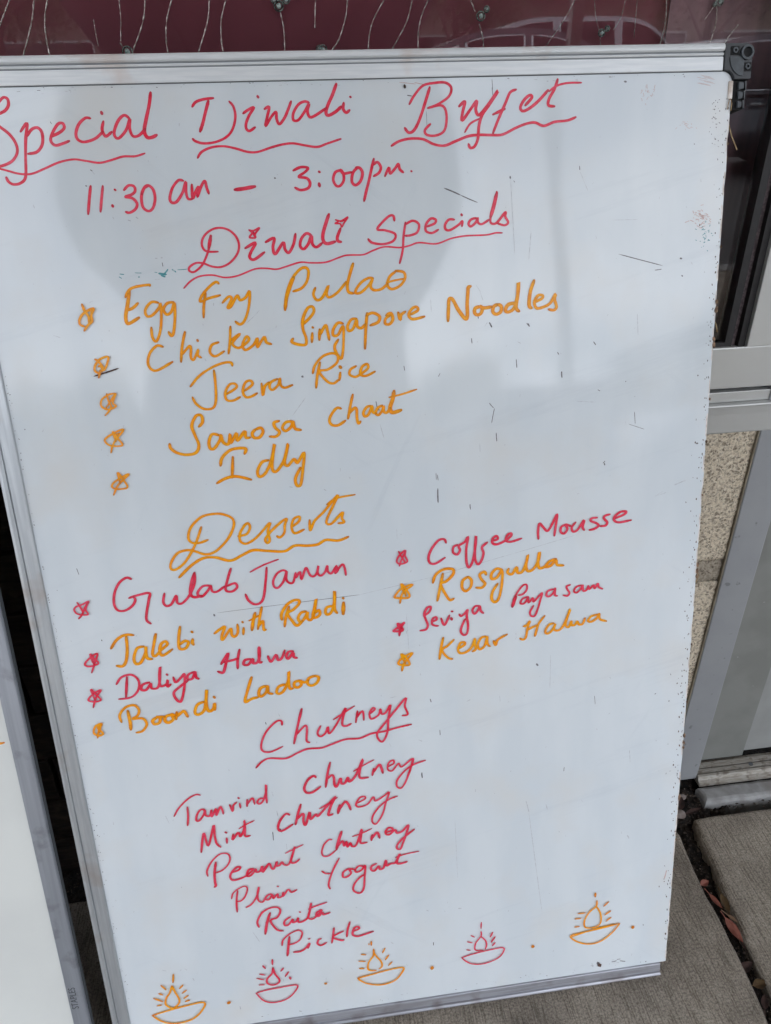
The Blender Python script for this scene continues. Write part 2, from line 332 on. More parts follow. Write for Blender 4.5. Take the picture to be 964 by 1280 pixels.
  (2.15, '203.2,689.4 203.4,679.5 205.6,686.6 209.5,689.9'),
  (2.15, '216.5,692.2 210.9,689.8 209.6,685.4 212.1,683.5 217,687.6 218.7,692.6 218.9,687 222.1,684.6 228.6,686.5'),
 ]),
 ('written_word', 'orange word Rice', 'O', [
  (2.15, '246.4,695.1 248.8,701.7 255.6,708.4 263.8,710.6 268.2,708 266.9,702.4 259.3,697.5 251.9,696.2 257.7,687.8 263,685.6 267.7,688.4'),
  (2.16, '253,703.6 249.9,692.7 248.2,682.9'),
  (2.18, '269.4,694.2 268.3,688'),
  (3.6, '269.4,699.1 270.1,698.3'),
  (2.18, '283,698.8 278.3,696.4 277.1,692.3 281.6,689.9 286.4,691.9 292.9,696.4 292.2,700 287.9,697.6 286.3,691.9 290.8,690.2 298.7,693.3'),
 ]),
 ('written_word', 'orange word Samosa', 'O', [
  (2.55, '147.9,656.9 151.2,660.3 151.1,665.8 146.7,666.1 142.2,658.2 143.8,649.8 146,641.4 142.9,635.1 134.7,633.8 126.9,636.3 122.6,640.3 122.2,644'),
  (2.56, '163.7,648.4 158.1,649.7 154.7,643.5 155,637.9 158.5,637.6 163.8,644.3 165.2,648.7 166.3,642.3 170.6,640.5 172.8,648.7 172.7,641.2 178.2,649.2 178.4,642.7 185.2,650.2 185.6,645 189.2,644.7'),
  (2.57, '194.4,651.2 191.4,648.3 192.3,644.5 196.8,644.1 200.5,648.5 199,652.3 194.4,651.2'),
  (2.58, '214.9,657.1 210.3,655.8 211.1,651.5 214.4,647.5 211,644 205.6,644.4'),
  (2.58, '226.2,656 220.3,655.5 217.1,651.1 219.6,648.1 224.5,651.5 226.5,656 227.5,649.8 232.5,648.1'),
 ]),
 ('written_word', 'orange word chaat', 'O', [
  (2.42, '268,663.9 264.4,664.7 259.5,659.6 257.3,654.3 259.4,650.5 264.6,649.9 270.9,653.4'),
  (2.41, '278.7,675.2 275.9,665.2 273.4,655'),
  (2.43, '274.3,659.2 279.5,663.7 281.2,662.2 281.1,655.1 282,650.2 284,651.9'),
  (2.44, '293.7,664.6 289.8,663.6 286.8,659 288.1,655.9 291.2,657.5 294.7,664.3 294.7,659.7 297.4,657.7'),
  (2.44, '303.5,664.3 299.5,662.4 297.4,658.3 299.7,656.3 303,659.7 304.7,663.8 304.4,659 307.2,658 310.2,661.7'),
  (3.42, '314.2,675.9 312.6,668.8 310.1,661.7 312.1,657.6 319.5,659.2'),
  (1.7, '309.7,670.8 322,673 333.8,676.1'),
 ]),
 ('written_word', 'orange word Idly', 'O', [
  (2.57, '161.9,622.3 163.9,628.8 170.9,634.8 178.3,636.2 184.6,635.3 183.2,631.1'),
  (2.61, '173,629 170.5,611.2'),
  (2.61, '157.2,607.1 164.6,610.7 173.9,611.9 186.4,608'),
  (2.6, '202.7,623.9 197,622.5 192.6,615.2 193.9,609.9 199.9,613.7 205.5,624.7 209.1,637.6 206.6,626.5 205.3,616.1 208.2,613.4 214.4,620.2 217.8,627.5 220.5,636.8 217.8,627.5 216.2,620.4 218.8,617.9 224.5,623.2 227.3,619.8 233.6,628.3 231.6,615 228.5,600.8 225.1,599.7 224.3,606 229.4,615.2'),
 ]),
 ('written_word', 'orange word Desserts', 'O', [
  (2.24, '139.3,569.2 134.4,557.8 128.7,547.7 121.1,537.7 113.2,532.2 108.8,533 109.6,538.8 116,546.9 124.3,549.1 131.3,547.5 139.9,543.7 149.1,545.8 160.1,555.5 166.7,566.4 167,574 160,578.8 151.3,580.1 140.4,578.2 130.5,569.6 127.2,560.4 129.6,555.7 135.8,554.8 143.6,557'),
  (2.24, '170,558 177.4,559.3 181,564.8 179.6,569.1 175.8,566.6 171.4,559.3 171.6,552.9 176.8,550.5 186.5,556 198.5,567.8 196,560 197,552.1 194.6,549.4 193.6,554 203.6,564.1 213.3,570.4 211.3,564.4 210.4,557.7 206.3,553.6 203.7,555'),
  (2.24, '218.1,562.8 224,567.1 224.7,571.3 219.6,569.4 217.2,562.3 219.4,556.3 227.9,559.1'),
  (2.26, '233.5,567.3 233.3,557.6 237.7,566 246.6,573.9 254.5,582.7 260.1,588 255.2,578.9 249.2,567.8 248.5,562.7 253.1,562.7 263,571.9 262.1,566.7 263.9,562.7 258.6,562.2'),
  (1.87, '249.8,580.3 258.4,585.3 275.1,587.3'),
 ]),
 ('underline', 'wavy orange underline under Desserts', 'O', [
  (2.65, '114.9,524.5 126.1,534.3 137.7,540.4 148.5,540 160.7,535.9 172.1,540.3 181.6,543.8 194.2,542 208.8,540.3 218.4,544.7 229.4,543.7 238.8,544 246.5,547.6 257.5,546 266.7,548.8'),
 ]),
 ('written_word', 'red word Gulab', 'C', [
  (2.27, '73.6,526.9 69.7,528.5 63.1,524.4 57.8,515.7 55.7,505.4 57.8,498.8 63.9,497.7 70.8,501.4 74.2,506.7 73.4,509.9'),
  (2.27, '69.2,509.2 75.7,510.9 87,512.2 85.8,505.9 82.4,494.2 81.3,486.6 84.4,482.8'),
  (2.29, '100,510.5 98,502.6 100.2,498.4 104.9,499.9 109.9,507.4 110.1,500.4 114.4,499.8 121.2,506.3 127.2,517.7 128.4,527.5'),
  (2.66, '128.4,527.5 124.5,518 122.4,508.2 125.5,504.3 132.1,505.2'),
  (2.29, '140.6,514 134,514 128.7,508 131.9,504.2 138.1,509.6 141,513.9 141.8,508.3 146.1,507.8 153,512.1'),
  (2.3, '160.3,528.4 156.5,518.8 153.6,508.7 158.8,506.5 163.8,510.1 162.4,514.2 154.8,512'),
 ]),
 ('written_word', 'red word Jamun', 'C', [
  (1.59, '176.9,523.5 189.4,529.1 202.8,533.1'),
  (2.24, '191.8,526.3 189.7,513.7 186.5,498.5 182.9,493 177.5,492.2 172.6,496.6 170.6,502.7'),
  (2.1, '209.1,521.2 205.6,522.4 200.4,519.7 196.4,513 196.9,507.2 200.4,506.2 205.7,512.1 209.1,521.2 208.2,513.8 210.3,510 214.1,510 217,519 216.9,514.3 220.9,519.4 221.7,512.1 225.3,520.5 227.1,522.5 229.7,515.6 232.8,513.9 236,516.9 238,523.8 236.7,517.5 239.1,514 243.3,516.9 245.9,523 246,517.6 249.2,515.4 254.3,522.2 252.9,515.9 259.4,523 261.5,519 262.1,512.4'),
  (3.49, '252.8,515.5 255.5,519.6'),
 ]),
 ('written_word', 'orange word Jalebi', 'O', [
  (2.69, '46.6,462.3 52.3,469.9 60.2,474.2 67.9,473.3'),
  (2.73, '61.3,473 60.4,459.7 57.7,448.5 53.8,443.7 49,444.7'),
  (2.74, '75.1,461.2 69,459.8 65,450.8 66,444.8 70.7,446 76.2,455.8 76.9,461 76.3,450 80.8,448'),
  (2.73, '87.3,472.2 83.9,461.2 81.8,452.7 84.3,450.7 89.6,455.8 95.9,460.9 94.5,464.2 90.4,461.5 88.5,454.5 90.8,450.4 99.8,455.7'),
  (2.75, '109.4,477.1 106.6,465 106.3,455.6 111.9,455.6 114.8,460.9 111.8,462.7 107.2,459.7'),
  (2.75, '119,463.6 118.4,460.5 119.2,457.9'),
  (2.73, '119,471.3 119.6,470.4'),
 ]),
 ('written_word', 'orange word with', 'O', [
  (2.54, '138.9,467.2 143.9,470.6 148.9,472.9 145.4,464.9 145.6,460.1 153.8,470.3 154.2,464.4 156.5,462.1 159.8,466 160.3,473.9'),
  (2.56, '165.6,469.9 164.5,463.6'),
  (2.54, '165,476.1 165.3,475.4'),
  (2.99, '177.3,483.6 174.6,475.2 172.8,467'),
  (1.79, '171.1,476.4 181.3,481.1'),
  (2.54, '183.8,488.7 181.1,479.2 178.2,467.4'),
  (2.55, '178.8,470 183.2,475.1 183.6,471.9 183.5,466.3 185.6,466.1'),
 ]),
 ('written_word', 'orange word Rabdi', 'O', [
  (2.69, '200.8,474.3 201,480.3 206.3,488.4 213.1,492.4 217.8,491.7 217.1,488.1 211.6,483.1 206.3,480.2 210,472.3 213.9,467.1 219.3,471.3'),
  (2.71, '208.3,486.6 204.6,476.8 202.6,467.5'),
  (2.72, '223.2,480.4 218.5,479.3 215.5,474.4 217.7,470.2 222.2,474.9 224.6,479.7 224.1,473.5 226.8,471.3 230.1,476.5 233.5,491.9 231.4,483.4 229.1,475.8 231.1,473.2 235.6,475.9 235.2,480.4 231.1,478'),
  (2.71, '247.8,483.3 242.6,482.3 240.9,477.7 242.8,475.1 246.7,477.9 250,487.8 250.7,497.9 249.9,486.3 249.7,479.2 251.7,475.8'),
  (3.66, '258.2,485.4 257.1,474.4'),
  (3.02, '258,490.2 258.4,489.5'),
 ]),
 ('written_word', 'red word Daliya', 'C', [
  (2.14, '45.9,426.3 51.3,432.8 60.4,434.3 65.7,427.8 64.3,418.5 57.1,411.6 45.8,410.9'),
  (2.4, '56.1,432.3 52.2,411.6'),
  (2.37, '75.1,424.9 68.8,423.1 67,418.1 71.4,417.6 76.2,423.5 76.4,418.3 82.9,420.1 86.7,439.4 84.6,428.9 84.5,419.9 89.8,421.1 91.8,425.5 90.6,418.7 93.8,420.6'),
  (2.63, '91.4,431.2 92,430.4'),
  (2.43, '97,427.5 98.5,422.1 104.1,426.6 107.3,429.3 105.5,416.1 101,402.3 97.1,404.1 95.3,411.4 101,416.7 110.4,423.3'),
  (2.41, '116.3,430.9 110.6,428.4 109.6,423.9 113.9,424.2 117,430.8 117.4,425.1 119.5,423.3'),
 ]),
 ('written_word', 'red word Halwa', 'C', [
  (2.59, '137.7,428.7 142.3,427.1 145.5,435.3 149.1,446 145.5,441.7 141.4,435.8'),
  (2.61, '159.5,448.6 156.8,438.3 155.9,429.8'),
  (2.61, '144.4,437.6 151.2,438.5 157,439.8'),
  (2.63, '168.6,438 163.4,437.5 161.7,433.4 165.8,432.5 170.5,437.8 170.6,433.5 174.5,434.1 177,440.3 177.4,449.2 176.5,440.3 176.4,433.9 178.9,434'),
  (2.43, '184.6,439.2 186.9,433.1 192.1,439.6 193.5,434.3 197.1,435.8 200.5,443.4'),
  (2.64, '208.4,441.6 204,441.5 201.5,437.3 203.2,434.5 207.9,440 208.3,435.6 211.3,434.4'),
 ]),
 ('written_word', 'orange word Boondi', 'O', [
  (2.43, '44.5,386.9 44,394.4 50,401.5 58.1,403.1 61.8,397.9 59.9,392.1 54.9,389 63.9,388.4 66.8,381.9 62,375.3 56.2,374.2'),
  (2.92, '51.7,397.9 52.2,385.9 51.7,378'),
  (2.95, '76.3,387.7 72.5,384.7 73.8,381.1 78.3,382.1 79.6,387.2 76.3,388.2 84.3,387.7'),
  (2.95, '90.1,389.1 84.9,387.6 83.7,383.3 86.8,381 91.3,384.2 90.2,389.6 93.3,387.4'),
  (2.95, '95.4,391.1 94,383.8'),
  (2.95, '94.8,386.4 101.4,391.4 103.4,388.8 104.8,385.1'),
  (2.92, '121.6,399 115.1,396.6 111.9,389 115,386 121.4,391.8 125.3,411.1 123.2,396.9 124.5,388.8 128.8,390.1 130.9,396 130.4,389.4'),
  (2.94, '131,403.1 131.6,402'),
 ]),
 ('written_word', 'orange word Ladoo', 'O', [
  (2.82, '167.6,419.2 163.6,408.9 158.9,394.4 165.3,396.7 171.3,397.6'),
  (2.82, '180,408.6 174.7,406.8 172.4,401.2 174.3,398.1 179.1,401.7 181.5,408.5 181.6,401.4 185.5,399.6'),
  (2.82, '197.7,408.2 191.6,406.4 189.1,401.2 191.4,398.9 196.1,402 200.9,411.2 202.3,421 201.4,411.1 201.8,403.5 204.7,403.2'),
  (2.84, '212.8,410.6 207.2,409.6 206.1,405.5 209.2,403.5 212.8,406.1 212,409.9 216,408.2 219.8,409.8'),
  (2.85, '226.4,414 220.3,411.9 218.8,406.5 222.4,403.9 227.5,406.4 229.7,411.6 226.4,414'),
 ]),
 ('written_word', 'red word Coffee', 'C', [
  (2.28, '355.6,534.9 353.9,538.5 348.7,538 342.2,530.6 338.9,522.9 340,516.9 345.2,515.7 354.2,520.7'),
  (2.32, '366.2,532 362.4,530.2 361.9,525.1 365.7,522.6 368.4,526.7 367.3,530.9 373,534.3 376.2,538.8 374.3,527.6 374.3,514.4 376.3,509 379.2,512.5 381.2,519.7 383,529.7 383.6,539.1 382.5,528.3 382.5,516.6 384.9,511.2 388.2,514.3 390.4,521.7 389.1,527.7 394.1,531.9'),
  (2.31, '398.6,533 404,534.1 402.9,537.4 399.5,535.2 399,530.9 403.2,529.1 411.3,532.1 416.7,536.2 416.4,538.7 413.2,537.2 411.7,532.5 416,530.4 426.4,532.8'),
 ]),
 ('written_word', 'red word Mousse', 'C', [
  (2.32, '442.7,530.9 442.3,538 443.5,545.7 446.7,542.6 451.2,537.9 455.6,544 460.3,553.2 459.1,541.7 458,532.7'),
  (2.34, '468.6,542.6 464.6,540.6 464,536.1 467.3,533.9 470.4,538.1 468.6,542.6 473.5,540.7'),
  (2.34, '478.3,543.9 474.6,539.3 476,535 480.3,536.6 486.2,545.2 485.1,538.8 486.7,535.6'),
  (2.34, '499,546.7 493.9,546.5 492.9,544 497.9,541.6 500.6,538.7 496.8,536.1 491.7,535.2'),
  (2.35, '511.2,548.9 506.7,547.9 505.5,545.5 508.9,541.3 507.1,538.2 501.9,538.2'),
  (2.35, '515.9,544.3 524.8,547.4 527,550.1 522.1,550.5 516.8,547.3 515.3,543.3 519.9,540.3 532.2,541.4'),
 ]),
 ('written_word', 'orange word Rosgulla', 'O', [
  (2.72, '342.1,497.1 345.1,504.7 352.8,509.3 361.2,508.5 361.1,503.2 354.7,497.2 349.5,494.9 353.9,483.9 357.6,478 361.4,479.1'),
  (2.72, '351.7,505.1 348.9,492.4 345.8,478.6'),
  (2.75, '375.5,499.8 370.4,496.3 369.6,489.3 373,485.4 377.8,489.5 378.5,496.1 375.2,499.8'),
  (2.74, '392.7,500.1 391,503.3 386.6,500.7 388.4,495.5 391.6,491.2 388.3,487.5 383,488'),
  (2.77, '408,503.6 402.8,505.1 398,500.6 398,495.6 402.7,496.1 408,502.6 407.5,487.6 404.5,474.7 400.6,471.6 397.8,475.4 398.8,482.4 403.7,490'),
  (2.76, '414.3,504 413.3,500.1 417.5,498.3 421.9,504.7 422.9,499.2 427.7,500.1 431.5,509.3 432.8,516.1 431,505.4 432.9,499.8 438.3,501.7 443.1,510.2 443.9,518.1 442.5,508.3 444.1,501.7 449.9,503.2 453.3,507.3 459.9,509.6'),
  (2.77, '459.9,509.2 453.3,507.3 449.9,502.6 454.7,503.1 459.9,508.2 461.1,503.5 467.4,502.3'),
 ]),
 ('written_word', 'red word Seviya', 'C', [
  (2.23, '332.5,464.6 337.6,467.9 339.3,472.8 335.9,472.4 332.9,466.6 334.2,460.4 335.9,454.7 333.9,450.4 328.3,449.7'),
  (2.24, '339.8,457.7 344.3,459.3 343.8,462.1 340.6,460.4 340,455.4 342.9,453.3 345.8,452.9'),
  (2.26, '348.8,460.2 351.8,453 356.8,462.4'),
  (3.45, '358.5,459.4 359,458'),
  (2.38, '358.9,466.4 360,466.1'),
  (2.28, '366.3,462.5 368,460.6 371.3,462.6 374.5,466.4 373.4,460.3 374.5,450.6 373.5,442.4 370.2,440.6 367.4,444.4 368.4,449.8 371.8,457.1'),
  (2.26, '385.8,469.3 381.6,469.1 379,465.2 380.9,461.6 384.1,464.4 386.1,469 387,464.1 389.5,461.4'),
 ]),
 ('written_word', 'red word Payasam', 'C', [
  (1.99, '417.6,464.7 419.5,473.4 424,481.1 428.5,486.1 431.8,485.8 431.4,480.4 427.3,476.7 423.4,476.4'),
  (3.34, '417.8,465.1 419.9,472 421.4,475.3'),
  (2.02, '431.8,473.8 427.5,471.9 425.7,468 428.6,467 431.8,470.1 433.1,474.1 433.6,467.6 437.7,472.2 438.4,468.1 442.3,471.8 446.8,476.4 445.2,469.4 443,461.4 439.8,453.4 436.1,453.8 435.2,458 438.4,463.9'),
  (2.02, '458.1,479.1 452.4,477.6 451.1,473.2 454,472 457.9,475.4 459.8,480.3 459.5,473 461.9,471.8'),
  (2.03, '474.4,481.8 470.9,480.5 471.9,477 473.9,473.7 471.8,470.8 467.8,471.9'),
  (2.03, '485.3,480.5 480.4,478.9 478.2,475 480.9,473.1 484.8,476.4 486.7,480.3 487.5,474.5 490.8,475.1 492.4,479.1 493.4,475.5 497.5,479.2 498.7,475.7 501.8,480.5 502.9,476.7 506.7,474.5'),
 ]),
 ('written_word', 'orange word Kesar', 'O', [
  (2.43, '350.2,440 347.9,429.8 346,418'),
  (2.43, '360.4,436.8 354.4,431.2 348.8,426.9 354.1,418.5 358.6,416.6'),
  (2.45, '365.4,427.1 370.6,430.3 370.7,432.9 366.8,432.6 364.3,426.8 365.9,422.1 371.4,422.2 377.3,426.5 381.1,435.9 380.6,430.4 381.6,424.6 378.3,422.4'),
  (2.45, '391.8,436.9 387,435.6 383.6,429.3 385.5,423.9 390.4,427.2 392.9,436.7 393.2,429 395.6,425.9'),
  (2.45, '399.3,431.1 401.3,426.7 403.5,432.1 412.5,436.7'),
 ]),
 ('written_word', 'orange word Halwa', 'O', [
  (2.32, '425.4,431.1 428.3,429.4 431.2,431.9 432.8,441.6 435.2,448.3 432.2,444.4 428.7,443.4'),
  (2.33, '449.7,452.4 443.8,444.6 441.5,437.1 440.2,432'),
  (2.32, '432,438.9 437.9,441.7 442.8,443.3'),
  (2.33, '458.6,443.7 453.8,442.1 450.5,436.2 452.6,433.1 457.2,436.1 460.4,442.8 459.2,437.1 463.2,435.5 468.4,439.9 475.1,457 471.9,447.2 470.7,440.3 473.8,437.9 476.3,444 476.7,439.7 480,439.6 482.3,443 484,439.6 487.8,439.9 490,445.6'),
  (2.35, '502.5,448.2 496.3,446.8 493.1,442.5 496.4,441.1 501.7,444.1 504.2,448.7 505.1,443 511.7,440.2'),
 ]),
 ('written_word', 'red heading Chutneys', 'C', [
  (2.05, '191,365.4 190.7,369.8 185.3,369.4 175.3,359.7 169.6,347.3 170.1,339.4 177.6,337.3 189.5,341.7'),
  (2.45, '211,380.3 205.7,362.4 200.6,343.6'),
  (2.05, '203.5,352.8 212.3,361.6 214.3,358.7 212.9,345.6 215.6,342.8'),
  (2.07, '227.5,359.6 224,352.3 226.6,348 231.7,351.4 234.5,357.6 235.1,350.2 241.8,357.8 252.7,376.2 249.5,365.6 248.6,358 252.4,356.5 257,358.5'),
  (1.64, '240.4,365 250.5,371 261.5,377.3'),
  (2.07, '264,371.5 261.7,359.3'),
  (2.06, '262.2,363.6 268.8,370.9 269.6,360.9'),
  (2.09, '275.4,366.8 280.9,371.2 278.7,373 275.4,367.2 277,361.1 284.1,364.6 286.3,370.9 287.4,365.3 291.4,366.6 296.3,374.1 293.6,360.1 291.9,344.7 286.8,334.6 282.6,338 282,344.9 289.4,354.4 300.9,368 311.6,379.9 310.2,371.3 312.8,362.1 307.4,361'),
 ]),
 ('underline', 'wavy red underline under Chutneys', 'C', [
  (2.09, '162,321.4 168,327.4 176,330.3 191.2,328.1 203.2,332.8 213.1,335.9 226.6,335.3 236.6,338 250.5,341.8 264.1,341.1 276.1,344.9 288,345.7 301.9,348.3 315.8,350.2'),
 ]),
 ('written_word', 'red word Tamrind', 'C', [
  (1.72, '78.3,277.6 84.2,286.7 93.9,295.6 101.5,299.2 105.9,298.2'),
  (2.05, '92,286.4 91.5,276 89.7,265.4'),
  (2.06, '108.2,280.6 104.4,281.6 100.2,276.5 98.7,270.1 101.5,269.3 106.5,275.6 108.2,280.6 108.3,274.4 112.1,273.3 114.3,280 113.8,271.9 118.9,280.7 118.5,272.9 123.2,282.2 124.9,277.8 125.2,273.7'),
  (2.06, '132.5,283.1 134.5,275.3 135.8,281.8 139.5,285.1'),
  (2.07, '142.2,283.4 142.4,278.2'),
  (2.53, '141.5,290 142.1,289.2'),
  (2.07, '149.8,286.7 148.9,279'),
  (2.06, '149.8,281.8 155,287.7 156.5,280.5'),
  (2.07, '166.1,285.8 161.4,285.6 159.3,281.8 161.6,280.1 165.6,284.1 169.1,294.4 169.5,301.2 168.6,289.2 168.5,280.2'),
 ]),
 ('written_word', 'red word Mint', 'C', [
  (2.24, '98.9,231.9 101.4,244.5 104.3,253.9 106.5,238.3 114.3,261.2 114.2,251.5 114.8,240.6 118.4,235.2'),
  (2.28, '125.3,244.7 125,239'),
  (2.9, '124.9,252 125.7,251.1'),
  (2.26, '132.2,248.4 130.9,242.1 137.2,249.7 138.9,244.6 143.8,254.1 144.5,262.9 144.3,254 143.6,244.6 148.4,244.4'),
  (1.45, '138.4,254 146.2,258.2 154.2,261.5'),
 ]),
 ('written_word', 'red word chutney, on the Tamrind line', 'C', [
  (2.43, '218.5,302.8 216.4,304.7 210.5,300.9 206.3,292.4 208.1,286.4 214.1,286.2 222.3,291.6'),
  (2.42, '233.7,317.8 230.2,305.2 227.4,290.4'),
  (2.45, '228.9,299 234.4,303.2 236.2,299.4 236.2,292.2 238.3,289.3 242.7,298.4 243.2,292.3 246.7,292.4 250,298.4 251.1,293.2 257.6,299.4 266.1,317.4 262.7,306.8 261.8,296.4 270.1,295.7'),
  (1.5, '256.2,304.7 266.1,310 276.8,315'),
  (2.45, '276.2,305 274.4,297.5'),
  (2.45, '275.5,300.6 281.7,308.7 283.6,305.6 285,298.7'),
  (1.89, '290.2,305.1 296.5,308.3 295.8,312 291.3,309.4 290.1,302.5 294.4,300 301.2,307.6 304.2,303.2 316,311.3 312.3,298 306.9,284.4 302.2,278.4 298.3,281.5 299.1,288.6 305.7,296.9 314.8,303.7 328.2,307.6'),
  (2.28, '316,311.3 312.9,299.9 308.9,289.2'),
 ]),
 ('written_word', 'red word chutney, on the Mint line', 'C', [
  (2.48, '189.2,263 185.5,264.6 179.1,257.3 176.6,248.7 180.3,245.2 191.3,251.3'),
  (2.47, '201.3,273.7 197.5,262.9 194.2,250.8'),
  (2.48, '195.7,256.5 202.7,262.5 202.3,253.8 204.2,248.9 209.2,263.2 209.6,254.8 215.2,259.8 217.1,257.5 222.8,263.3 236.1,277.9 231.1,268.3 227.6,257.4 232.1,257.8'),
  (1.71, '219.5,265.9 228.6,270.8 237.8,276.7'),
  (3.26, '239.7,267.1 237.4,258'),
  (2.49, '238.5,261.6 245.2,270.4 248.5,266.8 250.4,260.3'),
  (1.92, '256.4,266.7 265,270.7 265.3,273.7 260.3,273 256,266.2 258.8,262.2 267.8,264.5 273.9,272.1 275.9,267 285,272 290.2,275.4 286.4,264.5 282.1,250.4 275.3,239.8 271.3,242.5 272.3,249.7 279,259.3 288.3,266.3 298.2,269.7'),
 ]),
 ('written_word', 'red word Peanut', 'C', [
  (1.75, '101.9,202.2 101.8,208.8 107.6,219.2 116.4,226.8 123.6,226.5 126,221.2 123.4,213.5 116.8,207.2 109.9,205'),
  (2.51, '111.6,217.8 109,206 108.1,194.6 108.3,189.5 106.6,187.8'),
  (2.23, '125.6,202.9 132.4,204.6 134.8,208 130.8,208.2 125.6,202.9 123.7,197.8 125.9,193.3 132.6,193.9 139.9,196.8 147.3,203.6 142.3,203.1 140.3,196.8 143.5,195.9 148.7,200.9 149.9,203.5 150.2,199.6 154,200.3 156.6,205.7 156.6,198.6 163.5,207.9 165.9,201.7 168.3,201.4 171.7,209.4 170.8,204.3 174.2,204.5 176.9,207.9 178.6,204.3 184.1,205.1 191.2,224.8 188.4,216.3 185.6,206.9 189.5,204.9 194.5,208.7'),
  (1.48, '181.2,217.8 190.2,221.7 199.7,225.6'),
  (2.97, '156.6,199.1 162.8,207.2'),
 ]),
 ('written_word', 'red word Chutney, on the Peanut line', 'C', [
  (1.79, '228.9,227.3 225.5,227.3 220.4,222 217.7,213.4 219.4,208.2 224.8,208.2 232.8,214.4'),
  (2.98, '239.4,235.4 235.8,225.4 232.8,214.4'),
  (2.25, '234,217.8 239.6,224 240.8,217.7 243.5,222.6 244.2,215.9 247.5,220.3 248.9,216 253.5,217.4 260,235.5 258.8,226.8 257.9,218.7 264.5,218.5'),
  (1.49, '250,227.8 259,230 270.2,234.5'),
  (2.71, '270.4,226.6 269.1,220.3'),
  (2.55, '269.8,222.1 275.4,229.2 277.7,221.9'),
  (2.26, '284.6,227.7 290.8,229.1 291.2,231.7 287.6,232.8 284.2,229.1 284.8,225.4 288.2,224.6 293.9,229.3 295.8,225.2 301.4,226.8 307.9,233.2 305.4,223 301.4,212 298.4,205 294.9,206.4 295.9,211.2 302.4,218.5 313.9,227.1'),
 ]),
 ('written_word', 'red word Plain', 'C', [
  (1.65, '122.1,170.5 124.1,176.9 130,181.8 137,184 139,180 135.6,170.8 131.1,166.4 127,166.3'),
  (1.96, '129.1,179.4 126.6,166.3 125.9,153.2'),
  (1.98, '135.5,157.2 141.3,160.5 147.6,169.6 150.8,180.9 148.6,172.8 148.7,164 152.9,161.4 157.7,168.2 162.6,170.1 158,168.7 156,164.8 159.3,163.4 163.6,168.9 164,164 168.7,169.1 168.9,164.3 173.1,165.3 174.5,170.2 174,165.2 179.9,172.7 183,168.8 188.7,171.2'),
  (2.12, '169.4,178.5 170.4,178'),
 ]),
 ('written_word', 'red word Yogurt', 'C', [
  (1.82, '216,190.1 219.8,186.5 225.3,185.6'),
  (1.99, '234.7,203.3 228.5,191.8 223.4,179.2 221.7,171 222.9,166.5'),
  (2.15, '243.4,188.9 237.9,185.2 237.2,179.4 241.4,178.8 245.8,183.1 244.1,188.5 250.2,186.6'),
  (2.18, '258.9,189.4 253.9,190.3 250.1,185.8 252,183 257,185.2 260.8,190 259.6,176.7 257.7,161.6 253.9,156.2 249.1,157.9 246.6,162.6 249.1,169.9 254.4,175.8 259,178.8'),
  (2.46, '272.6,190.6 267.6,188.1 266.7,184 270,181.8 274.8,186.9 275.9,183 279.9,184.4 282.8,193.2 283.1,186.4 287.8,188.2 292.7,189.1 297.7,199.3 295.1,193.8 294.1,188 297.5,186.7 304.6,188.1'),
  (1.54, '293,195 302.9,197.6 317.7,199.1'),
 ]),
 ('written_word', 'red word Raita', 'C', [
  (2.2, '145.9,129.9 145,137.3 150.6,147.6 159.2,152.3 167.3,151.9 169.6,146.8 165.6,139.3 158.5,136 163.9,123.6 170.2,120.8'),
  (2.76, '158.9,146.2 154.5,133.6 151.5,120'),
  (2.2, '179.1,137.6 173,133.4 172.5,127.7 176.6,128 181.3,134.1 181.2,129.9 185.5,131.3 187.1,135.1 187.3,128.9 196.9,133.5 202,152.1 199.6,142.3 197.7,133.3 203,131.4 212.3,140.7 207.2,138.9 206.1,135 208.8,133.5 212.5,138 213.6,134.7 220.6,136.2'),
  (1.84, '188.9,142.5 190,141.7'),
  (1.84, '198.6,144.5 206.2,146.9 218,149.9'),
 ]),
 ('written_word', 'red word Pickle', 'C', [
  (1.87, '167.3,101.6 169.2,109.1 177.2,116 185.7,118.7 189.6,114.9 186.3,106 179.3,102 174.3,101.8'),
  (2.64, '176,112 173.6,98.8 171.7,87.4'),
  (2.27, '178.7,90.8 185,90.3 191.2,93.4 196.2,99.6 194,93.4'),
  (2.26, '195.6,105.4 197,105.6'),
  (2.27, '208.7,103.5 206.1,102.5 204.4,97.9 208,94.7 214.1,97.4'),
  (2.27, '223.3,115.3 221.4,105 219.6,95.8'),
  (2.29, '232.7,109.4 221.3,103.6 229.4,97.7 232.7,97.7'),
  (2.27, '240.5,120.3 237.5,110.7 236,101.4'),
  (2.28, '242.7,107.2 249.6,109.6 248.1,113 244.1,110.6 242.4,103.4 247.3,99.8 255,101.2 264.5,103.4'),
 ]),
 ('star_bullet', 'orange star beside Egg Fry', 'O', [
  (1.91, '69.9,759.7 71.1,754.5 73.3,750.3 73.1,744.8'),
  (1.9, '69.5,742.6 66,744.6 66.3,748.4 70.2,753 78.1,756.2 75.7,751.1 75.6,746.6 71.9,743.6 68.4,739.6'),
  (1.91, '73.4,755 76.2,754.2 74.7,747.3'),
 ]),
 ('star_bullet', 'orange star beside Chicken', 'O', [
  (1.84, '73.1,717 75.7,714.8 78.2,710 76.7,706.8'),
  (1.83, '74.9,705.2 71.6,708.1 72.8,712.7 77.4,717 83.4,718.4 82,713.1 78.6,708 76.5,711.4 74.8,710.9'),
  (1.85, '76,708.2 73.7,702.3'),
 ]),
 ('star_bullet', 'orange star beside Jeera Rice', 'O', [
  (1.57, '77.9,688.9 78.4,683.2 79.5,677.5 74,671.4'),
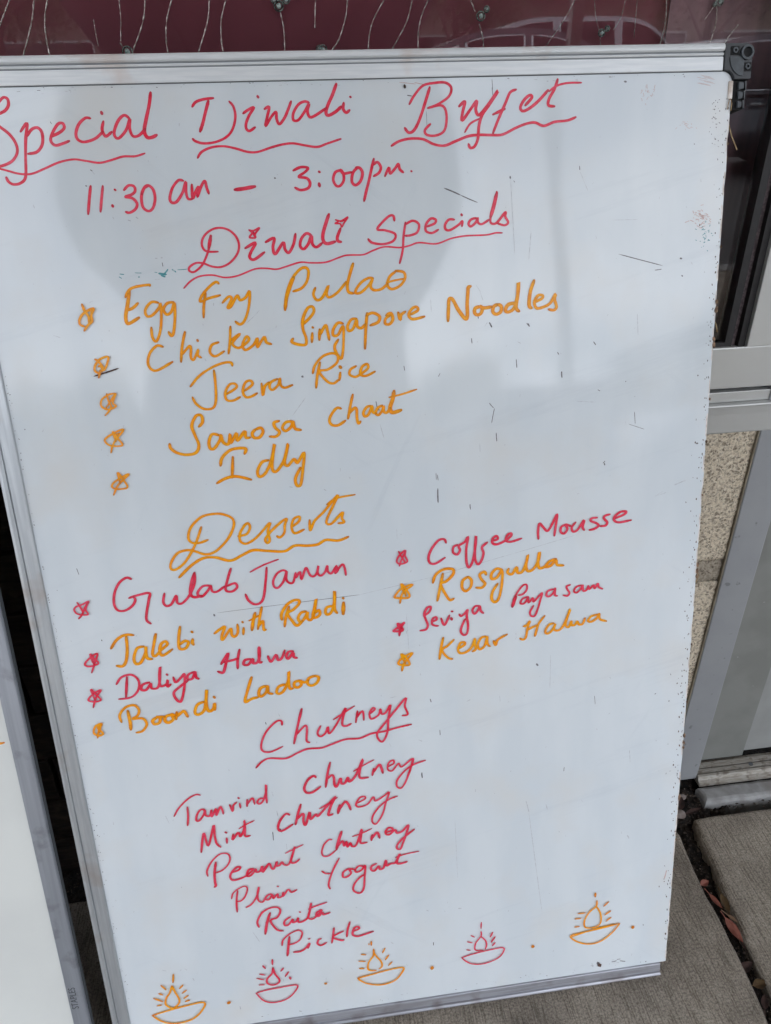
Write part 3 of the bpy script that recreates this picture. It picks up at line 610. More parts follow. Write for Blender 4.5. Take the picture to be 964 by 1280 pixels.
  (1.57, '75.8,677.7 85.2,689 81.5,681.6 83.7,678.5 77.3,676.2 72.2,679.2 73.4,684.5 79.1,688.1 84.7,689'),
 ]),
 ('star_bullet', 'orange star beside Samosa chaat', 'O', [
  (1.6, '73.9,640.3 77.3,648.3 86.8,659 76.7,655.6 70.5,651.1 74.4,646.3 84,645.9 80.6,652.6 77.9,657.9 79.3,649.4'),
  (1.6, '79.2,654.5 82.9,656'),
 ]),
 ('star_bullet', 'orange star beside Idly', 'O', [
  (1.74, '70.6,604 75.4,612.2 85.6,621.1 74.2,616 70.2,611.6 74,608.9 82.7,609.7 79.8,617.5 76.7,623 77.4,613.5'),
 ]),
 ('star_bullet', 'red star beside Gulab Jamun', 'C', [
  (1.65, '25,509.7 27.5,503.5 28.6,499.4'),
  (1.64, '23.9,494.3 27.8,498.7 31,504.7 34.7,509.8 28.1,507 23.6,505.9 21.4,502.9 23.9,498.7 32.2,497.4 31.1,502.7 34.7,509.8'),
 ]),
 ('star_bullet', 'red star beside Jalebi', 'C', [
  (1.75, '26.4,440.6 30.4,449.5 34.2,458.9 26.9,455.1 21.9,449.9 25.1,447 33.6,449.2 30.5,454.7 28,459.2 28.8,450.8'),
  (1.75, '30.3,456.8 29.5,448.6'),
 ]),
 ('star_bullet', 'red star beside Daliya Halwa', 'C', [
  (1.79, '22.2,405.4 25.9,414.8 31.6,422.4 23.7,418.7 19.1,413.6 23.6,411.2 30,412.3 26.5,418.4 23,423.9 24.8,412.9'),
 ]),
 ('star_bullet', 'orange star beside Boondi Ladoo', 'O', [
  (1.83, '21,373.4 23.4,381.6 27,387.8 21.1,385.9 18.5,379.1 22.4,375.6 26.6,377.5 22.8,383.8 26,387.1 23.3,378.5'),
 ]),
 ('star_bullet', 'red star beside Coffee Mousse', 'C', [
  (1.7, '311.5,530.8 314.3,524.5 317.1,519.5'),
  (1.7, '311.6,516.7 313,521 317.6,531.1 311.9,526.9 309.3,521.3 312.6,518.5 318.9,520.4 317.1,526.4 318,531.1'),
 ]),
 ('star_bullet', 'orange star beside Rosgulla', 'O', [
  (2.06, '310.4,480 313.3,489.5 323,497.2 312.9,494.6 306.2,487.8 307.2,485.5 319.1,484.9 317.2,492.4 312.5,498.9 314.6,489.4'),
  (2.07, '314.8,493.3 316.3,486.5'),
 ]),
 ('star_bullet', 'red star beside Seviya Payasam', 'C', [
  (2.24, '308.3,446.9 309.9,454.7 313.5,459.8 308.3,456 302.8,452.1 311.7,451.8 310,456.4 307.2,459.5 309.7,450.6'),
 ]),
 ('star_bullet', 'orange star beside Kesar Halwa', 'O', [
  (2.29, '309.2,409.9 311.7,417.7 320.2,427.5 309.8,423.1 306.3,417.3 316.5,415.3 314.2,422.3 309.3,427.4 312.7,417.5'),
 ]),
 ('lamp_drawing', 'orange oil lamp drawing at the lower left corner', 'O', [
  (2.1, '48.9,69.3 45.6,60.4 41.1,54 39.6,45.2 45.5,39.1 51.4,42.4 54.1,49.1 50.8,61.3 49,68.8'),
  (2.06, '52.3,84 50.5,73.3'),
  (2.12, '23.8,33.2 38.8,36.3 59.3,39.6 78.6,40.7 75.6,30.3 64.2,20.2 47.3,17.5 33.3,22.7 23.8,33.2'),
  (2.07, '38.1,71.8 42.3,65.3'),
  (2.07, '34.5,61.3 38.2,58.9'),
  (2.08, '28.4,56 36.6,50.1'),
  (2.09, '30.5,45.3 34.9,45.6'),
  (2.07, '56.4,64.3 60.2,68.3'),
  (2.08, '58.2,57.5 62.8,60.7'),
  (2.09, '59.1,50.1 63.7,53.3'),
  (2.1, '60,45.5 64.2,46.7'),
 ]),
 ('ink_dot', 'orange dot between the first two lamp drawings', 'O', [
  (4.69, '104,34.8 105,35.5'),
 ]),
 ('lamp_drawing', 'small red oil lamp drawing with wide gap under its flame', 'C', [
  (2.13, '155,74.3 153.3,66.3 147.7,60.1 147.5,54.1 152.8,50.7 158.5,52 160.4,56.5 156.4,65.7 155,74.3'),
  (2.1, '155.4,85 155,78.4'),
  (1.73, '134.3,42.8 144.8,44.9 159.8,45.7 178.2,45.8 175,36.7 165.8,28.6 152.4,26.3 141.5,30.9 134.3,42.8'),
  (2.1, '144.9,78.6 147.1,74.6'),
  (1.69, '140.5,68 146.2,65.7'),
  (1.69, '136.9,62.7 144.3,59.6'),
  (1.7, '138.5,53.4 144,52.8'),
  (2.11, '165.9,71.6 163.1,68'),
  (2.13, '170.9,65.4 167.1,60.1'),
  (2.56, '171.5,58 172.3,55.5'),
 ]),
 ('ink_dot', 'orange dot right of the first red lamp drawing', 'O', [
  (4.21, '208.8,42.1 209.6,41.8'),
 ]),
 ('lamp_drawing', 'orange oil lamp drawing below the word Pickle', 'O', [
  (1.93, '263.6,79.6 262.8,71 257.2,62.3 256.1,53.6 260.1,50.5 264.8,50.2'),
  (1.93, '263.4,75.2 266.5,68.4 270.8,61.3 271.4,54.7 268,51.4'),
  (1.9, '261.6,90.6 261.3,85.2'),
  (1.38, '259,88 258.9,86.4'),
  (1.97, '244.2,43 259.1,45.1 276.3,47.9 294.3,48.5 291.6,40 283.4,31.6 269.1,28.9 255.3,32.9 247.8,38.3 244.2,43'),
  (1.91, '250,74.9 254.8,73.6'),
  (1.92, '246.7,66.2 253.7,64.5'),
  (1.93, '246.8,55.9 251.9,55'),
  (1.92, '275.9,78.8 273,73.1'),
  (1.93, '279.4,68.6 275.5,62.8'),
  (1.94, '282.6,58.6 278.7,54.4'),
 ]),
 ('ink_dot', 'orange dot right of the middle lamp drawing', 'O', [
  (4.84, '326.3,41.3 326.5,42.7'),
 ]),
 ('lamp_drawing', 'red oil lamp drawing with pointed bowl', 'C', [
  (1.58, '382.1,82.8 382.1,76.8 375.9,67.5 374.8,59.9 377.9,57 384.2,56.4'),
  (1.58, '382.1,75.9 387.2,69 388.1,62.7 386.6,57.7'),
  (1.56, '382.6,95.2 382.2,87.1'),
  (1.61, '359.8,50.4 370.8,52.7 382.1,54.5 394.8,55.7 406.1,56 407.8,52.1 403.2,44.2 394.6,39.5 383.2,37.2 371.9,39.3 365,44.1 359.8,50.4'),
  (1.57, '370.9,79.1 374.7,76.4'),
  (1.57, '366.6,71.3 372.2,68.9'),
  (1.58, '365.6,60.3 369.7,58.9'),
  (2.05, '395,79.3 392.4,73.6'),
  (2.06, '397.7,72.6 393.5,66.1'),
  (2.06, '397.7,64.5 394.8,61'),
 ]),
 ('ink_dot', 'orange dot left of the last lamp drawing', 'O', [
  (4.84, '440.7,51.8 440.9,50.8'),
 ]),
 ('lamp_drawing', 'orange oil lamp drawing nearest the right edge', 'O', [
  (1.93, '513.3,102.7 512.8,95.1 505.5,88.6 500.3,79.1 499.6,71.4 501.8,67 507.7,65.6'),
  (1.95, '512.8,95.1 517.9,84.7 519,74.1 517,68.3 512.7,66.1 507.7,65.6'),
  (2.38, '511.3,113.2 511.2,108.2'),
  (1.46, '484,56.6 496.3,59.7 513.5,63.7 535.3,66.4'),
  (1.97, '541.1,66.2 520.8,63.3 499.1,60.9 484.4,58.3 490.7,50.1 502.5,43.9 514.2,43.2 524.3,47.6 534.2,56.5 541.1,66.2'),
  (1.92, '492.3,88.2 500.1,88.1'),
  (1.92, '488.8,81.4 495.4,81.3'),
  (1.94, '488.8,70.3 493.8,70.1'),
  (1.92, '527,98.7 521.5,93.6'),
  (1.94, '529.8,85.8 523.1,81.2'),
  (1.95, '530.5,76.5 524.9,72.2'),
 ]),
 ('ink_dot', 'orange dot right of the last lamp drawing', 'O', [
  (5.43, '557,58.3 557,57.3'),
 ]),
]
MARKS = '''k 402.1 911.1 402.6 903.8 0.51
k 474.2 847.2 474.6 844.1 0.81
g 475.0 842.7 481.9 828.1 0.41
g 434.2 799.0 432.3 777.3 0.54
g 529.2 728.5 530.7 710.7 0.65
k 421.6 696.3 422.2 688.8 0.92
k 462.4 683.3 462.8 677.8 1.30
k 354.7 688.5 353.1 685.6 0.70
k 397.4 660.1 401.4 655.3 0.86
k 402.1 655.2 399.4 642.1 0.86
k 403.5 633.4 404.0 625.5 1.01
k 530.8 643.3 532.0 632.2 0.75
k 525.7 632.6 540.9 626.7 0.60
k 348.4 601.1 348.5 594.7 0.72
k 349.5 586.5 349.4 573.5 1.45
g 573.5 571.7 583.5 575.9 0.63
g 556.9 563.9 562.5 566.8 0.55
g 503.1 805.0 526.0 804.7 0.42
k 509.2 907.3 511.5 906.8 1.59
k 565.0 772.5 567.0 771.9 2.16
k 567.3 758.2 568.6 757.3 1.45
k 591.6 610.1 593.7 609.6 2.34
k 571.1 860.7 571.7 860.2 1.39
k 521.0 671.1 521.7 670.7 1.48
k 503.0 598.1 504.9 600.0 0.91
k 416.5 841.5 416.8 839.4 1.46
g 416.8 839.4 420.3 781.9 0.53
k 510.3 778.0 549.7 767.0 0.99
k 543.0 763.6 549.2 764.2 0.86
k 378.6 568.7 379.2 564.4 0.74
g 388.5 625.1 388.7 617.1 0.58
g 348.5 749.3 348.8 739.4 0.54
k 398.1 728.3 400.2 724.7 1.39
k 430.7 725.9 432.6 723.5 1.12
k 382.7 716.1 383.0 711.7 1.11
g 422.5 710.9 425.6 709.3 0.85
k 490.5 707.1 492.8 704.0 1.16
k 458.3 700.0 459.6 697.9 1.15
g 476.7 656.4 494.5 654.3 0.59
k 495.7 665.3 498.0 663.9 0.74
k 419.4 838.0 420.3 836.7 0.66
k 349.6 599.5 350.2 594.1 0.72
k 349.6 587.0 349.6 573.6 1.31
k 378.7 569.7 379.0 565.3 1.18
g 456.5 409.4 456.2 373.1 0.65
k 442.1 401.7 444.1 399.0 2.10
k 335.5 375.6 336.5 371.7 1.42
k 344.1 339.9 344.3 333.6 0.96
k 324.4 293.2 324.6 287.7 1.79
k 472.9 279.3 472.5 274.2 0.86
k 502.7 358.8 503.8 348.9 0.67
g 542.6 290.4 544.1 275.2 0.70
g 432.2 244.4 435.7 229.5 1.03
g 435.7 227.1 451.4 95.1 0.86
g 356.8 231.5 358.0 157.5 0.50
p 591.1 118.4 593.1 129.7 1.13
k 566.4 352.8 568.0 353.5 1.20
g 517.8 335.6 520.2 337.1 0.85
g 371.7 368.2 375.6 369.9 0.80
g 404.9 370.6 405.6 364.1 0.57
g 454.0 236.4 455.8 228.9 0.87
g 545.4 183.5 547.3 179.1 1.27
k 504.1 598.2 504.9 596.0 1.37
g 310.8 552.1 310.8 542.8 0.51
g 479.2 570.9 481.4 571.5 0.61
g 506.0 320.4 506.9 318.9 1.19
g 316.1 467.6 316.8 431.3 0.53
g 554.4 562.5 565.6 565.3 0.55
g 572.7 572.2 584.7 575.3 0.63
k 362.1 834.4 375.7 828.6 1.43
k 375.7 828.6 389.4 822.7 1.05
k 143.8 487.0 208.9 489.4 0.56
k 208.9 489.4 273.7 491.6 0.65
g 273.7 491.6 341.5 502.4 0.59
g 341.5 502.4 417.7 518.1 0.60
g 417.7 518.1 479.9 531.4 0.54
b 70.0 703.6 90.4 708.8 1.37
k 228.3 846.4 229.5 845.8 2.09
k 236.7 693.2 238.3 692.1 2.93
k 140.5 486.2 141.3 483.8 2.12
k 39.5 471.7 39.9 470.1 1.10
k 68.1 889.7 68.9 888.0 0.57
k 76.5 888.9 78.0 887.8 0.57
k 29.4 541.0 30.4 535.0 0.79
k 8.7 664.7 9.2 664.0 1.49
k 87.2 863.2 88.8 862.0 0.93
k 91.4 856.4 92.9 855.3 0.87
k 86.1 845.5 87.2 844.9 1.17
g 92.9 854.7 94.3 853.0 0.58
g 102.7 822.8 103.6 821.0 0.83
g 113.7 820.1 116.0 819.4 0.96
g 120.0 822.1 121.6 820.9 0.96
g 44.0 737.3 49.1 735.2 0.61
g 75.4 760.8 78.7 761.9 0.61
g 41.6 90.6 45.5 88.8 1.28
g 64.4 88.5 66.5 86.0 1.29
g 70.9 74.3 72.1 70.8 1.14
g 115.2 26.9 115.5 22.3 1.34
g 91.5 80.2 91.9 75.8 0.82
k 135.3 788.1 135.5 785.1 0.86
k 329.3 76.1 329.2 71.7 1.24
g 138.7 124.1 144.7 109.2 0.65
k 221.4 686.2 220.6 684.2 0.66
g 238.6 675.0 226.6 660.9 0.67
w 223.7 658.3 220.6 654.4 1.08
g 269.3 697.2 277.0 701.3 0.54
k 298.2 668.3 299.2 661.4 0.96
k 300.0 664.1 300.5 659.9 1.10
k 323.7 696.5 324.2 692.5 0.69
g 300.6 648.8 303.5 636.0 0.83
g 271.3 603.4 271.9 601.9 1.40
g 248.2 594.4 250.2 592.8 0.98
g 218.5 599.0 221.2 598.1 1.10
g 137.1 31.6 137.6 28.1 0.84
g 159.2 712.3 160.2 710.3 0.90
g 195.6 738.4 202.6 743.7 0.58
g 202.6 743.7 207.6 748.4 0.45
g 70.0 279.0 72.5 269.2 0.75
k 170.8 244.9 170.6 234.3 1.10
g 177.0 268.9 177.9 261.1 1.09
k 178.2 247.7 179.4 242.7 1.58
g 182.9 228.5 183.1 221.6 0.79
k 175.7 370.0 176.2 367.3 1.20
g 188.6 378.0 189.7 374.3 0.75
g 322.2 331.5 326.1 329.1 0.80
g 293.4 330.7 294.8 326.9 1.11
g 295.9 381.3 302.9 382.2 0.62
k 324.0 291.4 324.6 286.6 1.63
g 174.4 291.8 175.4 286.0 0.77
g 206.7 93.8 207.4 91.5 1.01
g 357.8 117.0 361.4 116.4 1.75
g 322.9 120.8 325.5 119.3 1.21
g 283.0 84.4 285.5 81.8 1.39
g 226.6 59.4 229.1 56.7 1.20
g 387.1 759.1 391.1 753.1 0.48
g 390.4 753.8 393.1 745.9 0.48
k 388.1 735.8 388.8 731.8 0.96
k 398.4 728.1 400.4 724.0 1.66
g 396.3 728.2 394.2 725.0 0.69
k 431.9 725.6 433.3 722.9 1.40
b 332.9 908.5 333.4 905.7 1.86
k 335.1 901.3 338.8 900.7 1.00
p 329.3 910.2 342.3 908.8 0.50
p 341.1 909.9 349.7 908.1 0.50
k 349.7 889.9 349.9 875.8 0.38
k 402.1 905.4 402.7 899.8 0.64
k 517.4 13.8 519.5 8.0 4.78
b 518.9 11.7 521.0 7.3 4.79
g 509.4 9.8 513.1 9.2 1.53
g 510.8 13.2 512.4 7.5 1.53
k 534.3 10.7 540.5 11.4 1.54
k 540.4 13.2 544.9 13.1 1.35
g 536.1 8.9 543.6 8.1 1.16
k 544.2 10.7 551.0 8.5 1.54
g 534.4 13.4 537.4 13.4 0.96
t 131.4 780.1 137.6 779.0 1.84
t 133.0 778.8 136.4 777.3 1.48
t 135.8 779.5 139.2 783.0 1.23
t 128.4 781.2 130.6 780.6 0.61
t 101.7 781.1 105.1 780.5 0.73
t 100.9 779.0 102.9 777.6 0.73
t 113.3 781.4 118.6 781.0 0.55
t 115.5 778.0 116.8 778.1 1.47
t 142.1 782.7 145.0 780.4 1.11
t 146.1 782.1 154.2 782.3 0.62
g 128.1 775.7 131.7 775.7 0.61
g 142.6 782.7 144.1 780.9 0.62
g 134.8 791.7 136.1 791.5 1.22
g 130.3 791.5 132.1 791.3 0.85
p 582.8 805.7 588.0 805.7 0.57
p 582.2 798.5 580.2 799.1 0.57
p 581.9 805.7 579.3 806.0 0.57
p 580.2 802.2 576.6 803.0 0.57
p 586.0 797.3 582.8 796.8 0.57
p 577.6 807.8 575.7 808.3 0.57
p 585.1 801.6 585.2 802.0 0.57
p 581.3 804.9 583.0 805.4 0.57
p 581.3 804.9 581.2 804.6 0.57
p 582.4 799.4 582.4 797.9 0.57
p 580.1 806.3 580.3 806.0 0.57
p 582.7 799.5 585.2 799.0 0.57
p 580.1 804.9 583.1 804.6 0.57
p 576.5 807.3 575.3 806.2 0.57
p 581.6 795.9 583.0 795.7 0.57
p 580.1 800.9 579.5 801.7 0.57
p 583.4 804.4 585.9 804.3 0.57
p 571.4 801.9 567.5 800.6 0.57
p 587.7 805.8 585.1 807.3 0.57
p 584.4 805.1 583.1 805.4 0.57
p 588.9 802.9 590.6 802.1 0.57
p 585.3 800.3 583.7 800.6 0.57
p 578.4 807.3 580.8 807.6 0.57
p 580.8 807.1 579.6 806.4 0.57
p 579.6 806.4 580.7 805.8 0.57
p 584.2 803.7 580.5 803.3 0.57
p 583.4 800.5 581.8 798.2 0.57
p 577.1 801.9 577.2 802.4 0.57
p 584.2 805.4 579.1 806.7 0.57
p 583.6 795.9 580.4 796.1 0.57
p 586.7 802.0 585.8 803.4 0.57
p 574.8 807.5 573.8 809.7 0.57
p 575.4 803.6 574.5 804.3 0.57
p 579.6 807.6 581.7 806.0 0.57
p 589.0 801.5 590.7 800.0 0.57
p 588.0 798.7 590.5 799.2 0.57
p 575.9 801.4 575.7 801.4 0.57
p 577.8 809.5 580.8 809.0 0.57
p 577.6 803.1 578.3 802.6 0.57
p 589.3 804.3 586.6 804.4 0.57
p 579.2 802.5 579.7 802.1 0.57
p 579.4 803.0 578.4 802.5 0.57
p 579.9 808.7 580.9 809.4 0.57
p 586.6 802.6 587.6 802.5 0.57
p 580.4 813.5 583.0 814.1 0.57
p 584.6 806.8 584.2 807.0 0.57
p 577.6 805.3 578.6 805.6 0.57
p 576.7 806.8 577.3 805.7 0.57
p 584.4 803.3 582.3 802.5 0.57
p 581.3 805.4 583.3 804.7 0.57
p 582.8 808.8 581.3 810.4 0.57
p 582.0 804.3 584.0 804.1 0.57
p 580.6 796.5 578.3 797.9 0.57
p 579.3 802.6 578.5 803.0 0.57
p 577.7 799.0 576.3 800.1 0.57
p 580.7 807.5 580.3 806.3 0.57
p 579.7 804.7 578.9 804.9 0.57
p 584.4 802.3 583.6 803.3 0.57
p 581.1 801.3 581.0 801.5 0.57
p 575.2 801.0 571.9 802.3 0.57
t 585.6 790.8 585.6 791.8 0.58
t 585.5 794.1 582.9 794.5 0.57
t 584.8 788.9 584.7 787.7 0.58
t 589.0 786.3 590.9 785.3 0.58
t 586.7 784.1 585.4 784.2 0.58
t 589.0 792.3 590.0 793.3 0.58
t 585.3 788.2 586.5 786.7 0.58
t 586.6 789.5 587.5 788.8 0.58
t 582.7 794.0 584.6 795.5 0.57
t 588.3 793.1 589.7 794.0 0.58
t 586.0 801.3 586.0 799.9 0.57
t 582.8 785.1 581.8 785.2 0.58
t 579.1 785.8 577.8 786.5 0.58
t 582.6 796.2 584.2 796.8 0.57
t 589.2 791.8 589.6 792.4 0.58
t 588.9 777.6 589.9 776.9 0.58
t 585.7 785.9 587.5 788.0 0.58
t 583.5 780.3 584.2 780.2 0.58
t 588.7 785.3 589.9 785.5 0.58
t 592.6 790.7 591.3 791.4 0.58
t 586.1 792.9 585.9 792.5 0.57
t 576.9 795.3 578.4 794.6 0.57
t 584.5 794.2 586.1 794.5 0.57
t 585.9 781.5 585.4 780.7 0.58
t 586.6 790.7 585.1 791.8 0.58
t 589.8 796.6 590.1 798.1 0.57
t 586.0 791.2 583.7 789.8 0.58
t 586.6 784.8 585.4 783.7 0.58
t 593.5 789.6 592.6 789.0 0.58
t 587.0 792.0 586.8 792.8 0.58
p 529.7 898.8 528.4 900.2 0.33
p 528.2 890.1 527.8 891.4 0.34
p 526.5 896.7 525.5 898.9 0.33
p 533.6 901.1 535.6 901.3 0.34
p 525.0 893.0 524.6 894.7 0.34
p 528.7 894.0 529.6 895.4 0.34
p 534.2 897.0 534.7 897.3 0.34
p 523.4 898.2 525.4 901.1 0.33
p 532.9 896.9 531.6 897.0 0.34
p 534.2 899.2 535.1 901.1 0.34
p 525.4 896.0 526.1 896.8 0.33
p 530.6 898.7 529.7 900.8 0.34
p 529.5 898.9 528.7 900.9 0.33
p 523.6 900.0 524.5 901.4 0.33
p 533.2 896.4 533.3 898.5 0.34
p 534.6 901.7 535.2 904.5 0.34
p 527.5 899.7 527.4 901.2 0.33
p 533.0 895.9 531.5 897.1 0.34
p 528.8 901.3 528.3 905.2 0.33
p 524.9 894.5 523.7 895.1 0.34
p 527.8 902.0 527.6 904.2 0.33
p 530.8 895.7 529.7 895.9 0.34
p 563.8 873.1 566.7 872.2 0.34
p 558.8 875.2 558.7 874.5 0.34
p 557.8 875.0 558.1 874.5 0.34
p 561.2 875.6 564.7 873.9 0.34
p 564.2 877.5 564.5 877.0 0.34
p 562.5 876.3 565.4 875.0 0.34
p 568.4 873.2 566.9 872.4 0.34
p 572.0 872.9 572.6 871.8 0.34
p 564.8 874.2 562.9 873.8 0.34
p 561.4 876.4 563.9 875.5 0.34
p 559.9 877.2 562.4 877.0 0.34
p 555.5 873.2 554.4 871.9 0.34
p 567.4 873.4 569.1 872.8 0.34
p 562.9 872.0 562.9 871.1 0.34
p 559.7 876.5 559.9 875.8 0.34
p 567.5 876.0 568.3 874.7 0.34
p 571.7 907.5 581.3 905.6 0.27
p 571.7 905.2 581.4 903.3 0.27
p 570.0 905.1 579.6 903.2 0.27
p 574.6 909.8 584.2 907.9 0.27
p 569.5 909.3 579.1 907.4 0.27
p 572.7 904.6 582.4 902.7 0.27
p 575.9 909.0 585.5 907.1 0.27
p 572.6 910.7 582.2 908.9 0.27
p 576.0 906.1 585.7 904.2 0.27
p 574.6 906.9 584.2 905.0 0.27
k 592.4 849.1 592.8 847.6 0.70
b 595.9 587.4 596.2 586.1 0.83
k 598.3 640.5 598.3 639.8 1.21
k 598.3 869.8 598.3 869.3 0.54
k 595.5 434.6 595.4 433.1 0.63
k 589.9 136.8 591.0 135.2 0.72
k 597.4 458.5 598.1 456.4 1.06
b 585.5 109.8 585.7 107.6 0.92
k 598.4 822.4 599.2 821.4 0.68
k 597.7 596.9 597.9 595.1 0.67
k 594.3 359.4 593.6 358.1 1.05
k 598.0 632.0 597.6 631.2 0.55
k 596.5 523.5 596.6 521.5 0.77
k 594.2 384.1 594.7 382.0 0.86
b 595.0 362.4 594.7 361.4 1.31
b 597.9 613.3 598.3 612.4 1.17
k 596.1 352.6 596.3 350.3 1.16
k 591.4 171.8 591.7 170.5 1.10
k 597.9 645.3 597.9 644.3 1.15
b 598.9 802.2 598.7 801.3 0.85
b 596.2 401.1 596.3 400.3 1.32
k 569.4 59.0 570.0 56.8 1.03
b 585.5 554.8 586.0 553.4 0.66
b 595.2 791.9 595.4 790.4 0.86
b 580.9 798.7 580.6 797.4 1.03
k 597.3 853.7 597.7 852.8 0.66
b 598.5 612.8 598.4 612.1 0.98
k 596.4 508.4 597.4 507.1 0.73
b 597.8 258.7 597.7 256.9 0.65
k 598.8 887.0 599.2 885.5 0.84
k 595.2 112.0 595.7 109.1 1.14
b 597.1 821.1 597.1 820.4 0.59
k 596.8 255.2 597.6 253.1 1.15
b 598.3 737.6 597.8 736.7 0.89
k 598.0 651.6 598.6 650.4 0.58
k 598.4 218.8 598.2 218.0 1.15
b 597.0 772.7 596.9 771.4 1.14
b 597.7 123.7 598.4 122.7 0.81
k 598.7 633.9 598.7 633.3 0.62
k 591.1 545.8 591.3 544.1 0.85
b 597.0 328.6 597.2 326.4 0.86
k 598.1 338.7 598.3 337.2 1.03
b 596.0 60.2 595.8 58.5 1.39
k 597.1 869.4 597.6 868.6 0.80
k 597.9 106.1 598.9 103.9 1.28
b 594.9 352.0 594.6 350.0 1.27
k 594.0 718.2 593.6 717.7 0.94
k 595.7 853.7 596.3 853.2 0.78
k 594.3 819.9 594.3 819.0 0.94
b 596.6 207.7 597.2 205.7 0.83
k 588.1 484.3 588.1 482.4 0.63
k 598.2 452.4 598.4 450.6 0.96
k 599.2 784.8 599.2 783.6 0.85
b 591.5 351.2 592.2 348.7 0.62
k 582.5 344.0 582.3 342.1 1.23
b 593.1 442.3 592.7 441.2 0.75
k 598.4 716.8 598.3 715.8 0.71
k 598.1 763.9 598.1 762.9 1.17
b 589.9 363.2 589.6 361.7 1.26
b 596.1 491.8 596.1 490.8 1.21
k 595.2 867.1 595.2 866.6 0.69
k 597.8 609.4 597.8 607.6 0.90
b 594.2 238.6 594.4 236.4 0.89
k 595.4 668.8 596.0 667.9 1.06
b 595.7 556.8 596.1 555.4 1.00
b 595.6 750.1 596.1 748.4 0.70
k 598.1 766.8 598.2 766.0 1.11
b 599.1 514.6 598.6 512.6 0.89
b 598.4 600.6 598.1 598.9 0.96
k 597.3 770.5 597.5 769.8 0.77
b 597.0 289.8 597.9 287.4 1.28
k 596.9 76.2 597.3 73.4 1.35
k 598.0 176.5 597.7 174.2 1.34
b 593.8 488.6 593.7 487.2 1.09
k 597.8 249.7 598.7 247.9 0.96
b 594.9 129.2 595.1 128.3 0.89
b 590.6 118.8 590.8 117.5 0.81
k 584.3 292.5 584.5 291.6 1.00
k 598.7 670.7 598.8 669.3 0.89
k 588.1 760.3 588.1 759.8 0.73
b 590.8 577.9 590.9 577.3 1.04
b 594.6 371.0 594.8 369.1 0.68
b 595.1 436.7 595.4 435.6 1.28
k 598.4 60.2 598.3 58.0 1.08
b 597.8 531.2 598.5 529.0 0.66
b 597.6 781.2 597.6 780.6 0.66
b 594.7 94.4 595.7 92.1 1.08
k 592.0 442.3 592.1 441.6 1.12
k 598.9 574.3 599.0 573.1 1.05
b 598.8 316.8 598.8 316.0 0.89
k 599.1 493.5 599.2 491.9 0.76
k 594.2 413.3 593.9 412.1 0.88
k 597.0 56.2 597.0 54.6 1.43
k 595.7 226.9 595.4 224.6 1.16
k 596.9 34.6 597.1 32.6 1.01
k 598.1 592.1 597.7 590.6 0.58
b 595.7 196.4 595.8 195.3 1.42
k 596.9 253.1 597.3 250.6 0.75
k 597.9 799.7 598.0 798.2 0.82
b 596.6 643.7 597.2 642.7 0.98
b 596.4 893.2 596.5 892.8 1.07
b 598.7 299.5 598.4 298.5 1.29
k 598.7 320.8 599.0 319.8 0.76
b 597.9 506.4 597.8 504.7 1.27
k 594.4 284.6 595.0 283.9 1.25
k 589.0 258.9 588.6 258.1 1.27
k 597.4 714.1 597.6 712.4 1.13
k 597.3 448.9 596.7 447.4 1.32
k 582.0 374.4 582.5 372.4 0.81
k 598.6 467.2 598.0 465.6 0.62
k 598.1 863.1 597.9 862.2 1.09
b 588.5 672.5 588.9 671.3 1.12
k 598.3 877.9 599.0 876.7 0.72
k 597.8 400.1 598.3 398.6 1.07
k 596.6 886.5 596.3 885.1 0.95
b 599.1 768.1 599.4 767.0 1.15
k 594.0 377.0 594.2 375.1 0.94
k 597.0 706.3 597.6 705.1 1.19
b 591.0 368.2 591.0 367.6 1.19
k 597.3 670.4 597.0 668.8 1.04
b 598.8 669.7 599.2 668.7 1.05
b 595.2 437.7 595.1 436.8 1.28
b 594.5 220.3 594.9 219.3 0.94
b 579.1 225.5 579.2 224.7 0.68
b 596.2 377.2 596.4 375.5 1.25
b 596.5 42.9 597.0 40.0 1.42
b 594.3 739.0 594.5 737.9 0.78
k 596.0 116.5 596.3 113.7 1.25
k 594.4 700.1 594.2 699.2 0.66
k 598.5 599.1 598.9 598.1 1.16
b 596.4 698.4 597.1 697.6 0.92
k 593.0 219.8 593.3 218.4 1.45
b 596.9 496.1 597.3 495.0 0.93
b 593.6 473.7 593.4 472.6 0.74
b 595.9 596.8 595.3 595.9 0.83
b 595.7 153.8 595.5 153.2 1.41
b 596.9 846.5 597.4 845.7 0.79
b 593.9 226.2 593.3 224.5 0.73
k 595.3 183.1 595.2 180.5 1.29
k 598.7 33.5 598.5 30.9 1.11
k 597.9 800.0 597.6 799.6 1.01
b 590.7 116.4 590.4 115.1 1.38
b 598.9 182.2 598.7 180.2 1.40
k 598.9 216.3 599.4 214.7 0.89
k 599.0 306.8 599.4 305.9 1.13
b 592.3 266.7 592.1 264.4 1.29
b 598.3 376.3 598.9 374.2 0.64
k 584.8 257.0 584.4 255.2 0.87
b 597.6 336.0 598.7 334.3 1.34
b 598.9 249.1 599.4 247.3 1.35
k 595.5 243.4 596.0 241.1 0.99
k 594.1 96.3 594.2 95.1 1.00
b 594.5 324.0 595.2 321.5 1.24
b 597.4 810.5 597.2 809.9 1.05
k 591.9 269.9 591.7 269.2 1.01
k 596.6 197.8 596.2 196.9 0.83
b 598.3 760.2 598.2 758.7 1.05
k 590.0 633.0 590.1 631.2 0.70
b 596.0 859.8 595.9 858.8 0.52
b 598.2 729.9 598.4 728.8 0.82
b 599.1 513.8 599.3 512.5 0.68
k 599.0 835.5 599.0 833.9 0.66
k 597.5 264.9 596.8 264.2 0.73
k 596.9 717.9 597.2 717.2 0.94
k 593.7 682.4 593.7 681.4 0.81
